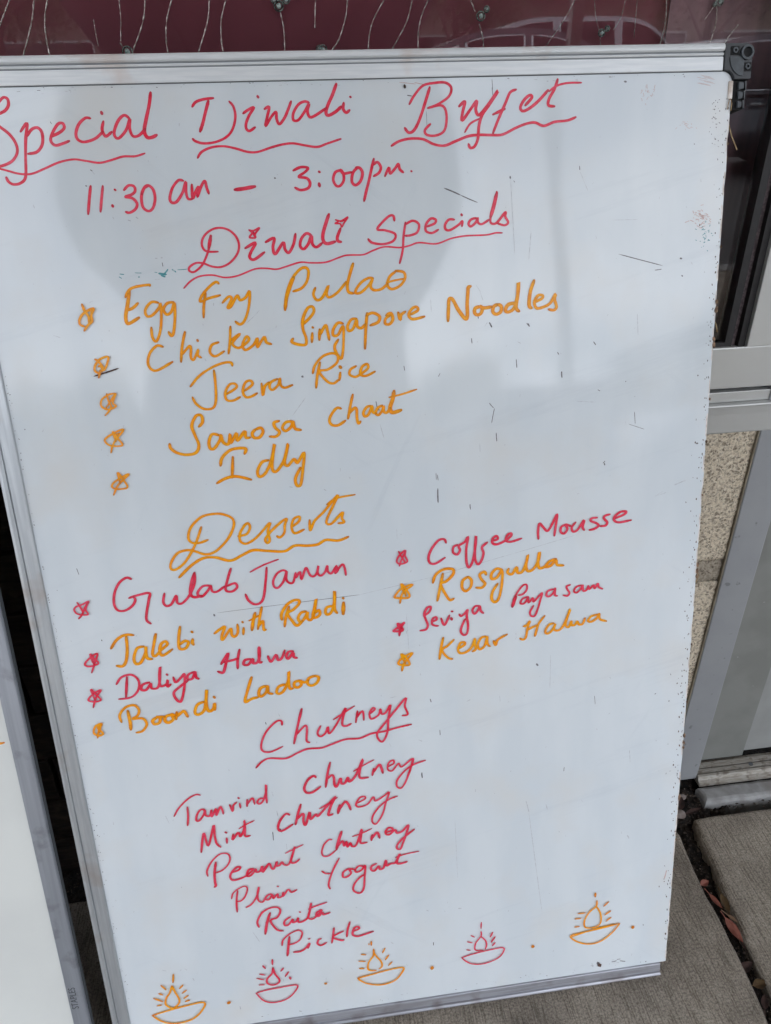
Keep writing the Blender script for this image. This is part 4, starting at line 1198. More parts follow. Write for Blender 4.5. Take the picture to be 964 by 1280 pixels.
k 596.1 826.4 595.7 824.9 0.77
b 597.0 651.7 597.1 650.6 1.03
b 596.6 119.5 597.5 117.8 0.72
b 590.7 611.8 590.9 609.9 1.01
b 595.8 557.4 596.0 555.5 1.02
b 597.4 401.0 597.9 400.1 1.35
b 595.7 432.3 596.6 430.9 0.66
k 585.6 467.7 585.4 466.1 0.77
k 598.4 741.4 597.9 740.7 0.59
k 598.2 112.2 598.3 109.7 0.76
b 591.2 884.7 591.5 884.0 1.02
b 598.5 390.5 599.2 388.4 0.91
k 597.5 728.8 598.0 727.9 1.18
k 596.9 719.0 597.4 718.1 0.76
k 597.4 461.0 597.1 460.3 0.94
b 595.1 306.8 595.2 304.5 1.19
k 597.0 462.0 597.0 461.3 0.82
b 598.9 305.5 599.0 304.0 0.82
k 588.2 599.3 588.0 598.6 0.71
b 599.0 490.1 599.4 489.1 0.64
b 594.1 476.0 594.5 475.3 0.76
k 595.4 715.7 595.1 714.7 0.58
k 596.7 346.1 596.1 344.7 1.10
k 597.3 416.6 597.8 415.2 0.63
b 597.9 295.4 597.3 294.7 0.73
b 599.1 586.9 598.9 585.7 0.63
k 597.5 348.2 597.1 346.9 0.82
k 597.0 540.7 597.1 539.0 0.71
b 594.8 204.9 594.2 203.2 0.86
k 598.1 870.5 597.9 869.9 0.62
b 598.5 342.5 598.9 341.8 1.18
k 598.8 363.0 598.8 361.2 0.90
k 596.0 499.5 596.4 497.5 0.92
b 598.0 759.6 597.9 758.3 1.14
k 594.4 263.3 594.7 261.9 0.92
b 597.7 702.1 598.0 700.6 0.90
k 598.9 724.0 599.0 723.1 0.82
k 591.1 829.3 591.2 828.8 0.55
k 595.4 535.1 595.6 534.0 1.14
k 592.9 516.1 592.7 515.2 1.00
b 598.2 864.5 598.7 863.5 0.97
b 596.5 434.6 597.3 433.6 0.78
k 598.1 60.6 597.9 60.0 1.24
k 597.0 685.3 596.7 683.6 0.97
b 596.9 742.4 597.1 741.2 0.52
b 595.1 577.3 595.3 575.8 0.77
k 596.1 278.1 596.7 276.1 1.35
b 598.2 417.5 598.4 416.0 0.91
k 592.0 862.9 591.8 862.0 0.85
k 587.3 892.3 587.2 891.6 1.24
k 587.8 880.1 587.3 879.3 0.62
k 588.6 860.1 588.6 859.7 1.16
k 586.6 861.0 587.1 860.1 0.69
k 584.4 872.7 584.2 872.2 0.56
k 588.6 864.2 590.0 863.4 1.15
k 589.6 875.0 589.8 874.4 1.31
k 587.2 888.1 587.7 887.5 0.95
k 586.0 890.8 585.7 890.1 0.94
k 589.6 859.6 589.5 859.5 1.14
k 589.9 886.4 590.1 886.1 1.04
k 588.3 882.7 587.7 882.6 0.66
k 589.7 870.9 589.6 870.8 0.89
k 586.4 886.0 587.4 885.2 1.02
k 589.1 875.0 588.6 874.8 1.30
k 585.6 867.8 585.9 867.1 1.04
k 592.6 858.0 593.0 857.8 1.15
k 589.0 878.8 588.5 878.5 1.18
k 584.7 890.0 584.8 889.3 0.89
k 586.4 876.3 586.0 876.1 1.32
k 590.9 892.8 589.9 892.3 0.58
k 585.3 879.3 585.1 878.7 1.32
k 588.8 865.2 588.8 865.0 1.31
k 586.6 880.4 585.9 879.8 1.35
k 587.5 879.1 587.3 878.9 0.87
k 587.5 879.3 587.8 879.2 0.58
k 583.7 869.7 583.7 869.0 0.76
k 588.1 878.9 588.0 878.3 0.65
k 591.3 876.1 592.7 875.2 0.68
k 589.2 872.9 589.4 871.9 0.93
k 589.0 891.1 589.2 890.2 0.72
k 585.5 886.0 585.9 885.4 0.80
k 592.0 858.4 592.3 858.1 0.70
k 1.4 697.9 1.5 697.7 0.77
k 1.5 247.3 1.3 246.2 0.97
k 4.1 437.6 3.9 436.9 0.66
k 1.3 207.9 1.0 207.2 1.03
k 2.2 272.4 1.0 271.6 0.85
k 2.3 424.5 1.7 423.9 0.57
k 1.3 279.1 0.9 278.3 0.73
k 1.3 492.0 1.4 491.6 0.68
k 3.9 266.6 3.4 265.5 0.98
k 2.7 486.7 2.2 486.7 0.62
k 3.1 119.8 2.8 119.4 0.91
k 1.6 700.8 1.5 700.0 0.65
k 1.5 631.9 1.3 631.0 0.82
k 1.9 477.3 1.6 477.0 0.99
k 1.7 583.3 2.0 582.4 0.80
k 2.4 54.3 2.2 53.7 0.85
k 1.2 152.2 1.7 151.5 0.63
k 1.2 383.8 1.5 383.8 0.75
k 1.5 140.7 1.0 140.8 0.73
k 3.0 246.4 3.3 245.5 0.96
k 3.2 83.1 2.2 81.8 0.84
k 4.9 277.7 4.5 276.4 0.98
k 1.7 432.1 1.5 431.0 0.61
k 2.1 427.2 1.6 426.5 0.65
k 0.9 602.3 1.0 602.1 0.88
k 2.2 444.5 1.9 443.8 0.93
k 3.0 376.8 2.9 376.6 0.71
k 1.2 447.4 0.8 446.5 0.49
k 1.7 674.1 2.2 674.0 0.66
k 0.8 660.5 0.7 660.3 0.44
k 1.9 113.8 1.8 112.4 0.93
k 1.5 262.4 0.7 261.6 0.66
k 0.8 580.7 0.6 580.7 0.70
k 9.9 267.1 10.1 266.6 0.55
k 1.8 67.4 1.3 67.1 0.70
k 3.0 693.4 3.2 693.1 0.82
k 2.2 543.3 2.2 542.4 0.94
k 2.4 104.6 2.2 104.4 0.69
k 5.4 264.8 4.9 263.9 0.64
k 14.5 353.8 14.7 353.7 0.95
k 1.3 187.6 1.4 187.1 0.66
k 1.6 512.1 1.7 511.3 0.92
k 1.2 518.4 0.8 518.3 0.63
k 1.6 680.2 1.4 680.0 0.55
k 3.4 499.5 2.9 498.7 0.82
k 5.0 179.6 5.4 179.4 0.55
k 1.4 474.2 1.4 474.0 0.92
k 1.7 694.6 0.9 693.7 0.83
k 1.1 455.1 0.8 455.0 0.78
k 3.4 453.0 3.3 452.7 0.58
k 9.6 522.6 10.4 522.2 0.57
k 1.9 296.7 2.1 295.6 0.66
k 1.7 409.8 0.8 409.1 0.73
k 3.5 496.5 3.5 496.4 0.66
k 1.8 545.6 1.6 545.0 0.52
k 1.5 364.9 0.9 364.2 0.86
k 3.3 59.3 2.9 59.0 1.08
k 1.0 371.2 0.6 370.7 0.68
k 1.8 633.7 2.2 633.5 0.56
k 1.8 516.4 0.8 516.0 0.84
k 4.1 78.8 4.8 77.8 0.63
k 4.5 236.7 3.9 235.9 0.67
k 1.1 147.0 0.9 145.9 0.98
k 2.3 519.6 1.6 519.1 0.76
k 1.0 302.6 0.7 302.0 0.66
k 4.2 291.4 4.4 290.7 0.66
k 2.1 368.1 1.8 367.4 0.53
k 1.1 639.8 1.0 639.1 0.53
k 1.2 242.4 0.9 241.4 0.85
k 1.5 640.3 1.4 639.6 0.53
k 2.5 313.4 2.5 312.7 0.71
k 3.4 213.0 3.4 211.8 0.58
k 1.8 516.5 0.9 515.5 0.78
k 1.7 545.0 1.8 544.3 0.63
k 3.1 357.1 3.5 356.6 0.80
k 3.0 351.7 3.5 351.6 0.77
k 1.6 684.5 1.7 684.2 0.64
k 1.8 514.5 1.2 513.5 0.86
k 1.4 639.9 1.5 638.9 0.88
k 2.1 610.2 2.2 609.3 0.57
k 2.0 490.9 1.3 490.6 0.59
k 2.4 657.2 3.3 656.3 0.62
k 2.0 248.8 2.3 248.2 0.54
k 1.2 320.6 1.5 320.3 0.53
k 1.8 223.2 1.8 222.1 1.10
k 4.3 474.4 4.7 474.0 0.64
k 2.9 686.5 2.8 685.9 0.76
k 1.1 378.5 1.3 377.2 0.96
k 3.1 408.4 3.4 407.3 0.93
k 1.3 468.0 1.4 467.6 0.55
k 1.8 158.9 2.3 158.0 0.97
k 2.5 344.8 3.2 344.3 0.61
k 1.5 297.5 1.4 296.4 0.80
k 2.4 444.9 2.1 444.8 0.67
k 1.0 418.4 0.7 417.6 0.54
k 1.4 452.1 2.2 451.5 1.00
k 1.4 309.3 1.5 308.5 0.87
k 2.0 414.8 1.6 413.8 0.93
k 2.3 645.5 2.1 644.5 0.87
k 1.4 390.1 1.4 389.1 0.87
k 13.3 473.3 13.7 473.2 0.92
k 3.2 254.6 3.4 254.0 0.86
k 1.2 469.5 1.0 468.8 0.81
k 1.7 688.7 1.2 688.2 0.88
k 3.2 130.7 3.3 130.5 0.87
k 2.6 693.4 2.5 692.6 0.72
k 1.6 545.2 2.6 544.6 0.72
k 4.3 152.3 4.4 151.1 0.57
k 2.3 69.8 2.4 69.0 0.58
k 2.3 478.9 2.5 478.5 0.57
k 1.9 585.7 1.6 585.7 0.83
k 2.1 707.8 1.4 707.1 0.46
k 2.2 433.4 2.0 433.1 0.79
k 1.7 593.3 1.4 592.7 0.55
k 1.0 430.3 1.1 430.0 0.71
k 1.4 663.8 0.7 663.5 0.67
k 1.2 583.5 1.8 582.7 0.80
k 3.1 485.3 2.6 485.2 0.85
k 2.0 155.1 2.1 153.8 0.55
k 1.5 237.0 1.3 236.1 0.54
k 2.9 246.3 3.1 245.5 0.87
k 1.3 99.8 0.8 99.3 1.04
k 3.6 292.0 3.6 291.3 0.81
k 1.7 97.6 1.5 96.7 0.64
k 2.7 483.7 2.5 483.0 0.64
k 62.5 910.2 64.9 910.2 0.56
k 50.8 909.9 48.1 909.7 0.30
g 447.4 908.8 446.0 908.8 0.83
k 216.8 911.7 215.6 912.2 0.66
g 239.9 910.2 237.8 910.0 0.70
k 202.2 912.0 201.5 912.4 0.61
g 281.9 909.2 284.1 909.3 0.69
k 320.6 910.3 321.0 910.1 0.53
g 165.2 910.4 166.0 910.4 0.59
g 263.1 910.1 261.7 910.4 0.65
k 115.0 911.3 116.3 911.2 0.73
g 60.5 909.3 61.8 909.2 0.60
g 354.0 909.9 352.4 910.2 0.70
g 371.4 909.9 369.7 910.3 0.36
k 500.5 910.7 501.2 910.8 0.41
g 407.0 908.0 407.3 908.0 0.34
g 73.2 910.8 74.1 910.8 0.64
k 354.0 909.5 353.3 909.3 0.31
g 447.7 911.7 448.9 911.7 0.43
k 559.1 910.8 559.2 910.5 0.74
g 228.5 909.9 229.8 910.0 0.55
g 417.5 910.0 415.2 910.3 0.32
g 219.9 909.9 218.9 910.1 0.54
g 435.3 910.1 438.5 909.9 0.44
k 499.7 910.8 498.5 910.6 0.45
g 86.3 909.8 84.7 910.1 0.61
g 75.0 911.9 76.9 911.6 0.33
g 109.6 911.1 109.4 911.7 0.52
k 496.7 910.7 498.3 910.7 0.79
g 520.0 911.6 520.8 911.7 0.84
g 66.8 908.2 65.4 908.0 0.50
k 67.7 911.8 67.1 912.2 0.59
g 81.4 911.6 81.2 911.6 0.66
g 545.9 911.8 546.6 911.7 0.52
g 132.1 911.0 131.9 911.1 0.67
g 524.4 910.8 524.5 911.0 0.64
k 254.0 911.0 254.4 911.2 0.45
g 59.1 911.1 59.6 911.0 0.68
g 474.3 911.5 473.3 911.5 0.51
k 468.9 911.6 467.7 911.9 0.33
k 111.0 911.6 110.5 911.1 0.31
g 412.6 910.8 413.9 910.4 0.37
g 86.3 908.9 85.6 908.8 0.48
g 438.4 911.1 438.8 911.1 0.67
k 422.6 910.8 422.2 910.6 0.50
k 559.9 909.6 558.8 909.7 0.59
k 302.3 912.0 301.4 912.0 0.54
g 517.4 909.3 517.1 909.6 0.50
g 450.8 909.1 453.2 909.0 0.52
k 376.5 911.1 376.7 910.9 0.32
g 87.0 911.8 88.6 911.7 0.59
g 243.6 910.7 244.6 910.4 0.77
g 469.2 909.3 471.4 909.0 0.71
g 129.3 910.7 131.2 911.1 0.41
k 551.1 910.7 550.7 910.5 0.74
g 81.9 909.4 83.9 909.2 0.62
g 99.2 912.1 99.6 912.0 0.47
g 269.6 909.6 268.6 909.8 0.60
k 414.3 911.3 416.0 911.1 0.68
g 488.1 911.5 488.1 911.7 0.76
g 67.9 910.9 68.2 911.4 0.52
k 217.9 912.0 219.1 912.2 0.48
k 168.3 912.0 167.1 912.0 0.29
g 88.7 910.0 89.7 910.1 0.58
k 148.4 910.3 147.4 910.6 0.70
g 243.8 911.6 242.0 911.2 0.33
g 114.2 911.0 114.2 910.7 0.50
g 470.3 910.1 470.9 910.1 0.43
k 280.4 911.4 280.8 911.6 0.46
k 557.8 911.2 558.9 911.5 0.60
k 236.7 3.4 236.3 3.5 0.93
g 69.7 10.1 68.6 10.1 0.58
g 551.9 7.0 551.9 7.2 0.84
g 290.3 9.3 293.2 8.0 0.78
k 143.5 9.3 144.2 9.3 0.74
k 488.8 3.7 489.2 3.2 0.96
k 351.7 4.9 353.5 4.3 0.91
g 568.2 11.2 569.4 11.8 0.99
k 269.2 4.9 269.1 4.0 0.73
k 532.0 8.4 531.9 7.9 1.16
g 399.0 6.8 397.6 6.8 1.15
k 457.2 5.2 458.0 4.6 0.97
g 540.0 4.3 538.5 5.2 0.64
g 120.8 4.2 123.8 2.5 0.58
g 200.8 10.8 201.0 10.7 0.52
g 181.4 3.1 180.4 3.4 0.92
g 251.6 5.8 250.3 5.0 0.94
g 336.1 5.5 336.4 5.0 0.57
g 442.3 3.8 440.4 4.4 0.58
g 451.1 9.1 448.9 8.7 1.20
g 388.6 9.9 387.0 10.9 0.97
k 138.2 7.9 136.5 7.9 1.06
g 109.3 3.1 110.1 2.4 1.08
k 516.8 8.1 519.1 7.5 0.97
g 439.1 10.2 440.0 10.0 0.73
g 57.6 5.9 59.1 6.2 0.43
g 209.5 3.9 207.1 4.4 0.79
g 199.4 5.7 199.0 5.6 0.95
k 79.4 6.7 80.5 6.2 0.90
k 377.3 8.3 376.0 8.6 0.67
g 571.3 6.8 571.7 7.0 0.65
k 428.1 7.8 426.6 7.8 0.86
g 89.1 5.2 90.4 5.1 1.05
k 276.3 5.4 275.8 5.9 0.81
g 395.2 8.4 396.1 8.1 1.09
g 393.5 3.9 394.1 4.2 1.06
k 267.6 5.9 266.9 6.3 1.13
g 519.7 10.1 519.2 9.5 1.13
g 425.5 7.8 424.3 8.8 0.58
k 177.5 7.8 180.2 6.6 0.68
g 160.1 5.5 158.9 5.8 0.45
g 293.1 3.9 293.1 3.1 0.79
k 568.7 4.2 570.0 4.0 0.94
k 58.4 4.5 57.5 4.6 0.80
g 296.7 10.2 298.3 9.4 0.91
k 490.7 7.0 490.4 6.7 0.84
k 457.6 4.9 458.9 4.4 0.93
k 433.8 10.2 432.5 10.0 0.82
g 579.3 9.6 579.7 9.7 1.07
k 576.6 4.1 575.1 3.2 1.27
g 344.2 417.7 343.6 417.3 0.66
g 474.3 891.7 474.7 891.6 0.66
g 429.1 739.6 428.2 740.1 0.37
g 287.9 543.8 288.6 543.2 0.78
g 208.5 898.5 208.7 898.2 0.54
g 358.6 603.0 357.6 603.4 0.42
g 410.1 594.7 410.1 593.5 0.31
g 295.8 446.6 296.5 445.7 0.74
g 153.8 622.9 153.9 622.3 0.58
g 263.8 609.1 263.9 612.1 0.68
g 303.4 739.4 304.3 739.9 0.47
g 120.4 799.8 120.4 799.0 0.41
g 422.1 432.8 420.9 430.1 0.39
g 483.7 728.1 483.8 727.8 0.71
g 412.7 817.6 412.8 818.5 0.54
g 483.6 608.3 483.8 608.4 0.35
g 310.1 592.9 311.2 592.1 0.60
g 184.0 378.8 184.1 378.7 0.54
g 51.5 482.0 51.5 483.0 0.33
g 180.8 241.6 180.4 242.0 0.71
g 446.0 386.4 445.7 387.8 0.64
g 161.9 672.1 162.5 672.0 0.67
g 359.0 459.8 359.5 457.0 0.32
g 36.2 776.5 35.5 776.7 0.59
g 57.4 842.1 57.9 841.5 0.59
g 63.7 631.2 63.6 631.1 0.35
g 141.1 583.2 141.0 582.7 0.62
g 419.9 375.0 419.5 376.5 0.44
g 527.9 717.1 527.2 716.0 0.31
g 564.0 811.6 564.2 811.8 0.70
g 548.5 468.1 549.8 469.9 0.37
g 430.1 368.5 430.1 366.6 0.76
g 286.3 348.6 286.0 352.5 0.57
g 134.7 861.6 134.9 860.6 0.40
g 77.0 273.4 76.1 271.9 0.67
g 355.9 432.1 356.1 433.3 0.37
g 218.8 627.4 217.7 629.2 0.60
g 118.6 688.5 118.5 688.7 0.49
g 219.0 158.8 219.1 157.9 0.87
g 266.0 758.5 265.6 757.0 0.53
g 74.3 799.0 74.1 799.8 0.42
g 558.2 394.1 558.5 393.4 0.85
g 74.2 191.3 74.7 192.8 0.76
g 98.0 501.0 96.7 501.3 0.54
g 579.0 834.4 579.4 831.6 0.51
g 492.5 236.4 493.6 233.5 0.45
g 576.5 260.0 576.3 260.7 0.82
g 90.6 640.0 90.3 639.8 0.57
g 23.4 663.3 22.1 661.1 0.49
g 374.6 779.0 374.5 778.6 0.41
g 411.5 622.4 411.0 621.2 0.73
g 298.5 50.8 299.6 48.1 0.59
g 547.3 479.7 546.0 480.7 0.50
g 446.7 435.2 446.6 435.8 0.73
g 340.7 653.4 340.2 654.0 0.72
g 377.4 820.0 376.7 820.2 0.68
g 253.2 92.6 253.3 93.1 0.85
g 346.0 128.5 346.3 125.9 0.39
g 197.4 599.0 197.4 599.8 0.41
g 213.0 868.3 212.2 867.3 0.49
g 459.8 120.5 458.7 120.6 0.85
g 65.8 775.4 66.1 775.9 0.44
g 126.7 273.2 125.5 275.3 0.67
g 196.7 621.9 196.6 623.6 0.51
g 407.5 95.1 407.7 94.0 0.83
g 517.9 378.1 519.2 375.9 0.61
g 392.3 75.9 391.8 78.1 0.83
g 388.1 890.1 388.3 889.9 0.65
g 141.1 884.8 141.1 883.4 0.24
g 58.0 630.3 59.1 631.6 0.51
g 577.5 367.1 578.1 366.0 0.66
g 5.0 610.5 5.2 610.2 0.60
g 197.5 227.5 197.5 226.7 0.64
g 171.2 707.9 171.0 707.8 0.58
g 61.0 309.8 61.2 310.0 0.55
g 372.1 583.9 371.8 583.5 0.36
g 93.4 638.6 93.4 639.0 0.62
g 8.0 185.5 8.1 184.6 0.47
g 252.5 193.2 252.6 192.4 0.50
g 401.0 107.2 401.6 108.1 0.76
g 413.7 264.0 413.5 265.4 0.35
g 236.6 211.2 235.6 208.7 0.68
g 313.5 868.8 314.4 868.8 0.46
g 327.2 434.7 327.8 433.5 0.82
g 70.8 638.4 70.8 636.9 0.69
g 355.2 458.1 355.2 461.9 0.77
g 576.3 287.5 575.7 286.9 0.59
g 222.5 342.5 222.4 340.4 0.66
g 442.5 603.0 442.1 603.2 0.37
g 313.8 546.7 315.2 546.2 0.46
g 378.9 265.7 379.1 262.6 0.77
g 185.1 461.7 185.4 461.0 0.39
g 63.6 851.6 63.0 851.1 0.27
g 417.5 885.7 417.4 885.7 0.43
g 325.6 411.4 324.5 412.0 0.45
g 529.3 886.8 529.7 886.9 0.66
g 126.4 191.9 126.7 195.3 0.62
g 490.5 868.0 491.2 867.9 0.51
g 535.0 111.2 535.5 111.8 0.50
g 461.9 698.2 460.9 699.0 0.52
g 25.8 392.1 25.9 391.9 0.46
g 85.9 688.4 85.7 690.0 0.64
g 539.4 678.3 539.6 677.9 0.45
g 334.8 714.5 335.0 713.6 0.36
g 230.4 848.3 231.5 848.6 0.63
g 30.6 711.2 29.9 709.5 0.40
g 138.9 703.0 139.1 703.3 0.67
g 543.8 821.6 543.9 819.8 0.50
g 594.2 540.5 594.7 539.0 0.83
g 323.0 883.6 323.5 882.5 0.36
g 382.1 844.9 382.1 844.6 0.52
g 411.3 866.2 412.0 867.7 0.35
g 408.0 733.5 408.2 733.9 0.38
g 480.6 55.6 480.7 55.0 0.41
g 455.1 861.9 455.3 860.6 0.61
g 342.6 116.5 343.5 115.1 0.69
g 499.4 62.8 500.2 63.2 0.41
g 36.2 430.1 36.5 429.0 0.53
g 431.0 294.8 432.4 294.4 0.54
g 369.8 433.8 370.0 434.1 0.42
g 35.3 674.9 36.0 674.8 0.37
g 335.7 179.4 335.6 176.3 0.76
g 82.4 569.0 81.8 568.1 0.28
g 287.1 527.3 286.8 527.0 0.41
g 298.1 532.1 296.5 531.1 0.53
g 353.2 756.5 353.8 756.2 0.72
g 326.6 754.5 327.6 757.1 0.39
g 145.8 775.1 146.1 775.4 0.46
g 257.9 219.0 257.7 219.7 0.34
g 483.2 137.7 483.3 137.0 0.55
g 390.3 265.7 390.5 265.1 0.66
g 498.9 896.5 498.4 897.4 0.46
g 377.7 857.0 378.5 856.7 0.41
g 540.4 853.0 540.4 852.2 0.60
g 216.5 87.9 215.4 87.2 0.43
g 288.0 385.7 287.9 384.0 0.70
g 50.1 260.2 49.3 257.7 0.49
g 362.8 534.3 362.2 533.8 0.52
g 461.7 355.9 461.7 354.9 0.64
g 140.0 745.7 140.0 745.8 0.56
g 492.7 494.3 493.1 492.1 0.34
g 80.9 284.3 82.0 283.6 0.43
g 279.3 681.6 279.7 680.5 0.59
g 90.8 774.5 90.7 774.0 0.59
g 69.5 471.8 70.6 472.3 0.75
g 95.0 441.0 95.1 440.1 0.40
g 316.1 791.0 316.9 792.7 0.58
g 225.2 400.9 225.2 400.0 0.54
g 357.7 415.8 357.4 414.0 0.36
g 172.9 536.9 172.3 534.5 0.40
g 425.2 666.2 424.9 663.5 0.31
g 47.3 53.5 46.5 52.8 0.78
g 102.3 688.0 102.4 689.5 0.53
g 313.1 766.7 312.7 766.0 0.57
g 289.8 192.4 290.0 190.7 0.65
g 91.0 484.4 91.3 486.1 0.33
g 330.3 794.7 330.9 794.4 0.35
g 567.9 813.3 568.2 812.0 0.49
g 292.1 240.7 291.0 241.6 0.42
g 12.7 352.8 11.9 353.0 0.77
g 219.7 622.0 219.1 621.7 0.38
g 233.3 363.7 233.4 364.1 0.76
g 136.3 320.8 135.7 322.8 0.48
g 301.5 204.8 301.2 207.5 0.89
g 114.8 291.1 115.6 291.2 0.67
g 365.2 815.5 365.0 815.2 0.50
g 588.3 212.1 587.9 211.9 0.98
g 270.6 114.9 270.8 114.2 0.44
g 332.0 799.6 331.7 800.1 0.41
g 197.4 181.5 197.9 182.6 0.83
g 558.4 18.6 557.7 15.5 1.04
g 8.9 187.4 9.3 185.2 0.73
g 137.8 665.0 136.8 663.6 0.66
g 257.1 238.5 258.7 237.8 0.46
g 219.1 733.7 220.0 735.3 0.57
g 449.9 788.5 449.6 789.2 0.72
g 60.8 88.0 59.3 86.3 0.85
g 50.4 328.2 50.3 325.3 0.37
g 493.4 759.8 492.9 760.3 0.57
g 400.1 800.0 400.2 799.7 0.50
g 291.2 348.7 290.6 349.6 0.59
g 177.2 630.5 177.3 629.9 0.66
g 327.0 402.2 327.0 404.3 0.60
g 579.0 652.7 578.5 652.6 0.33
g 365.4 513.9 365.8 513.1 0.74
g 244.7 552.5 244.2 553.2 0.44
g 483.0 533.6 481.7 534.7 0.71
g 232.9 410.1 231.9 410.2 0.43
g 463.3 831.6 463.4 831.4 0.56
g 529.9 573.3 529.9 572.3 0.33
g 413.6 708.7 412.3 706.8 0.43
g 275.0 643.9 274.6 643.1 0.69
g 503.0 729.4 502.1 728.1 0.48
g 157.4 673.1 157.6 673.5 0.46
g 192.9 632.9 192.3 631.5 0.29
g 203.0 692.2 201.9 691.0 0.55
g 44.6 732.7 44.0 732.8 0.45
g 80.6 732.1 80.3 730.2 0.58
g 422.1 186.6 421.9 185.3 0.54
g 468.7 200.6 469.1 199.0 0.83
g 204.6 411.0 204.7 409.8 0.64
g 436.7 8.1 437.2 5.2 0.42
g 272.7 423.7 271.7 424.2 0.45
g 452.8 304.5 453.3 306.6 0.41
g 443.8 476.6 443.9 478.7 0.73
g 228.6 867.2 228.2 866.8 0.61
g 94.1 118.4 94.0 117.4 0.65
g 227.4 710.2 227.6 710.0 0.53
g 329.4 622.4 329.1 621.6 0.43
g 321.8 509.2 322.5 511.4 0.51
g 99.5 120.7 99.3 119.5 0.66
g 596.2 158.5 596.0 157.7 0.47
g 268.5 698.9 268.7 698.9 0.27
g 566.3 503.1 565.8 505.0 0.51
g 489.7 793.4 490.6 791.1 0.52
g 571.1 496.7 571.2 496.3 0.56
g 69.0 357.2 68.7 357.8 0.30
g 149.1 273.4 149.2 272.1 0.48
g 284.6 154.5 283.8 154.8 0.38
g 389.3 796.5 389.3 795.8 0.40
g 97.6 660.9 97.5 660.6 0.42
g 124.2 811.5 123.6 812.4 0.37
g 161.1 886.3 160.8 884.1 0.50
g 318.9 705.3 318.4 704.3 0.61
g 364.5 586.0 364.7 586.9 0.50
g 211.9 654.5 210.7 656.2 0.30
g 153.5 794.3 153.8 792.8 0.57
g 413.5 103.4 413.4 105.1 0.78
g 465.4 40.0 464.5 38.5 0.73
g 371.0 798.8 369.9 799.1 0.60
g 231.3 203.5 230.7 203.5 0.60
g 77.5 909.4 77.8 909.2 0.60
g 194.4 104.4 194.9 106.4 0.54
g 77.0 230.9 77.0 229.6 0.41
g 391.8 251.0 391.0 250.2 0.73
g 37.7 651.8 37.0 651.4 0.42
g 237.2 582.9 237.5 582.9 0.57
g 465.5 32.2 466.2 31.1 0.80
g 427.4 253.2 427.7 253.6 0.75
g 433.1 861.3 432.8 860.6 0.44
g 414.4 363.0 413.5 362.2 0.84
g 247.9 136.3 249.1 137.6 0.79
g 378.7 676.0 378.3 676.2 0.68
g 474.4 27.9 474.0 28.2 0.80
g 215.1 300.5 214.9 301.7 0.32
g 576.6 766.7 575.2 768.7 0.65
g 489.4 878.9 488.9 878.5 0.32
g 88.3 132.6 87.4 133.7 0.66
g 52.0 785.3 51.7 785.8 0.31
g 286.5 824.1 285.5 825.4 0.31
g 258.7 889.4 259.0 890.4 0.57
g 572.2 746.2 571.8 746.5 0.48
g 321.4 105.3 321.1 104.8 0.64
g 164.7 51.9 164.6 55.5 0.73
g 259.5 843.3 258.8 843.6 0.47
g 567.7 569.9 567.6 569.8 0.74
g 388.3 712.8 387.2 712.5 0.57
g 136.2 879.2 136.6 879.2 0.38
g 20.5 279.4 20.4 275.6 0.77
g 136.8 846.0 137.3 846.5 0.29
g 571.2 298.5 571.3 297.0 0.92
g 67.7 816.9 67.1 817.7 0.56
g 538.6 186.2 538.1 189.7 0.68
g 427.9 637.0 428.1 637.2 0.74
g 174.7 879.1 174.5 878.9 0.33
g 108.5 182.1 108.5 181.7 0.60
g 268.1 832.6 268.0 832.4 0.30
g 169.1 561.2 168.5 561.2 0.63
g 315.6 450.3 315.2 447.8 0.75
g 10.6 64.9 9.3 64.9 0.56
g 239.6 803.9 239.6 804.3 0.31
g 347.4 120.8 348.2 121.1 0.85
g 362.8 811.2 363.2 812.6 0.30
g 253.3 700.5 253.5 701.7 0.46
g 302.7 420.0 302.0 421.7 0.75
g 486.5 834.4 485.3 833.2 0.36
g 75.7 78.8 76.8 80.8 0.39
g 129.9 811.3 130.3 810.6 0.65
g 387.4 612.9 388.5 613.2 0.53
g 88.6 572.1 88.8 570.6 0.46
g 529.9 534.6 529.0 533.8 0.41
g 541.7 417.0 541.8 416.0 0.56
g 143.2 564.2 144.6 564.7 0.39
g 367.1 405.0 367.1 405.5 0.46
g 550.0 589.9 549.5 589.8 0.50
g 565.2 530.8 565.2 531.5 0.53
g 251.5 557.2 251.7 559.2 0.53
g 276.2 221.1 275.3 223.2 0.78
g 523.3 632.1 522.4 635.5 0.33
g 565.3 771.5 564.6 772.2 0.45
g 55.5 773.1 55.4 772.0 0.34
g 132.9 152.6 132.8 152.0 0.53
g 318.3 229.4 316.9 229.8 0.75
g 413.7 683.3 414.1 684.1 0.70
g 174.1 722.0 173.3 721.8 0.44
g 557.8 441.5 557.7 441.4 0.45
g 159.0 894.5 158.4 893.3 0.34
g 453.2 445.8 451.9 445.3 0.79
g 24.5 170.4 23.7 168.9 0.61
g 235.6 464.7 236.5 466.4 0.67
g 547.3 791.5 547.7 792.1 0.41
g 535.7 731.3 535.8 731.7 0.40
g 580.4 721.0 580.9 723.1 0.55
g 421.6 435.0 421.4 436.6 0.82
g 254.4 141.5 254.0 141.2 0.62
g 29.7 792.9 30.4 792.8 0.40
g 213.3 195.1 213.5 195.5 0.85
g 176.7 606.1 176.9 606.4 0.32
g 458.1 151.8 457.8 153.9 0.41
g 214.5 804.3 214.0 805.2 0.43
g 384.3 639.7 384.8 639.3 0.49
g 179.2 840.8 179.3 840.6 0.62
g 273.0 730.2 272.7 730.1 0.34
g 424.5 586.0 423.6 584.2 0.47
g 86.2 659.6 87.4 662.5 0.56
g 561.1 875.1 561.7 875.4 0.39
g 339.1 799.8 338.4 801.0 0.31
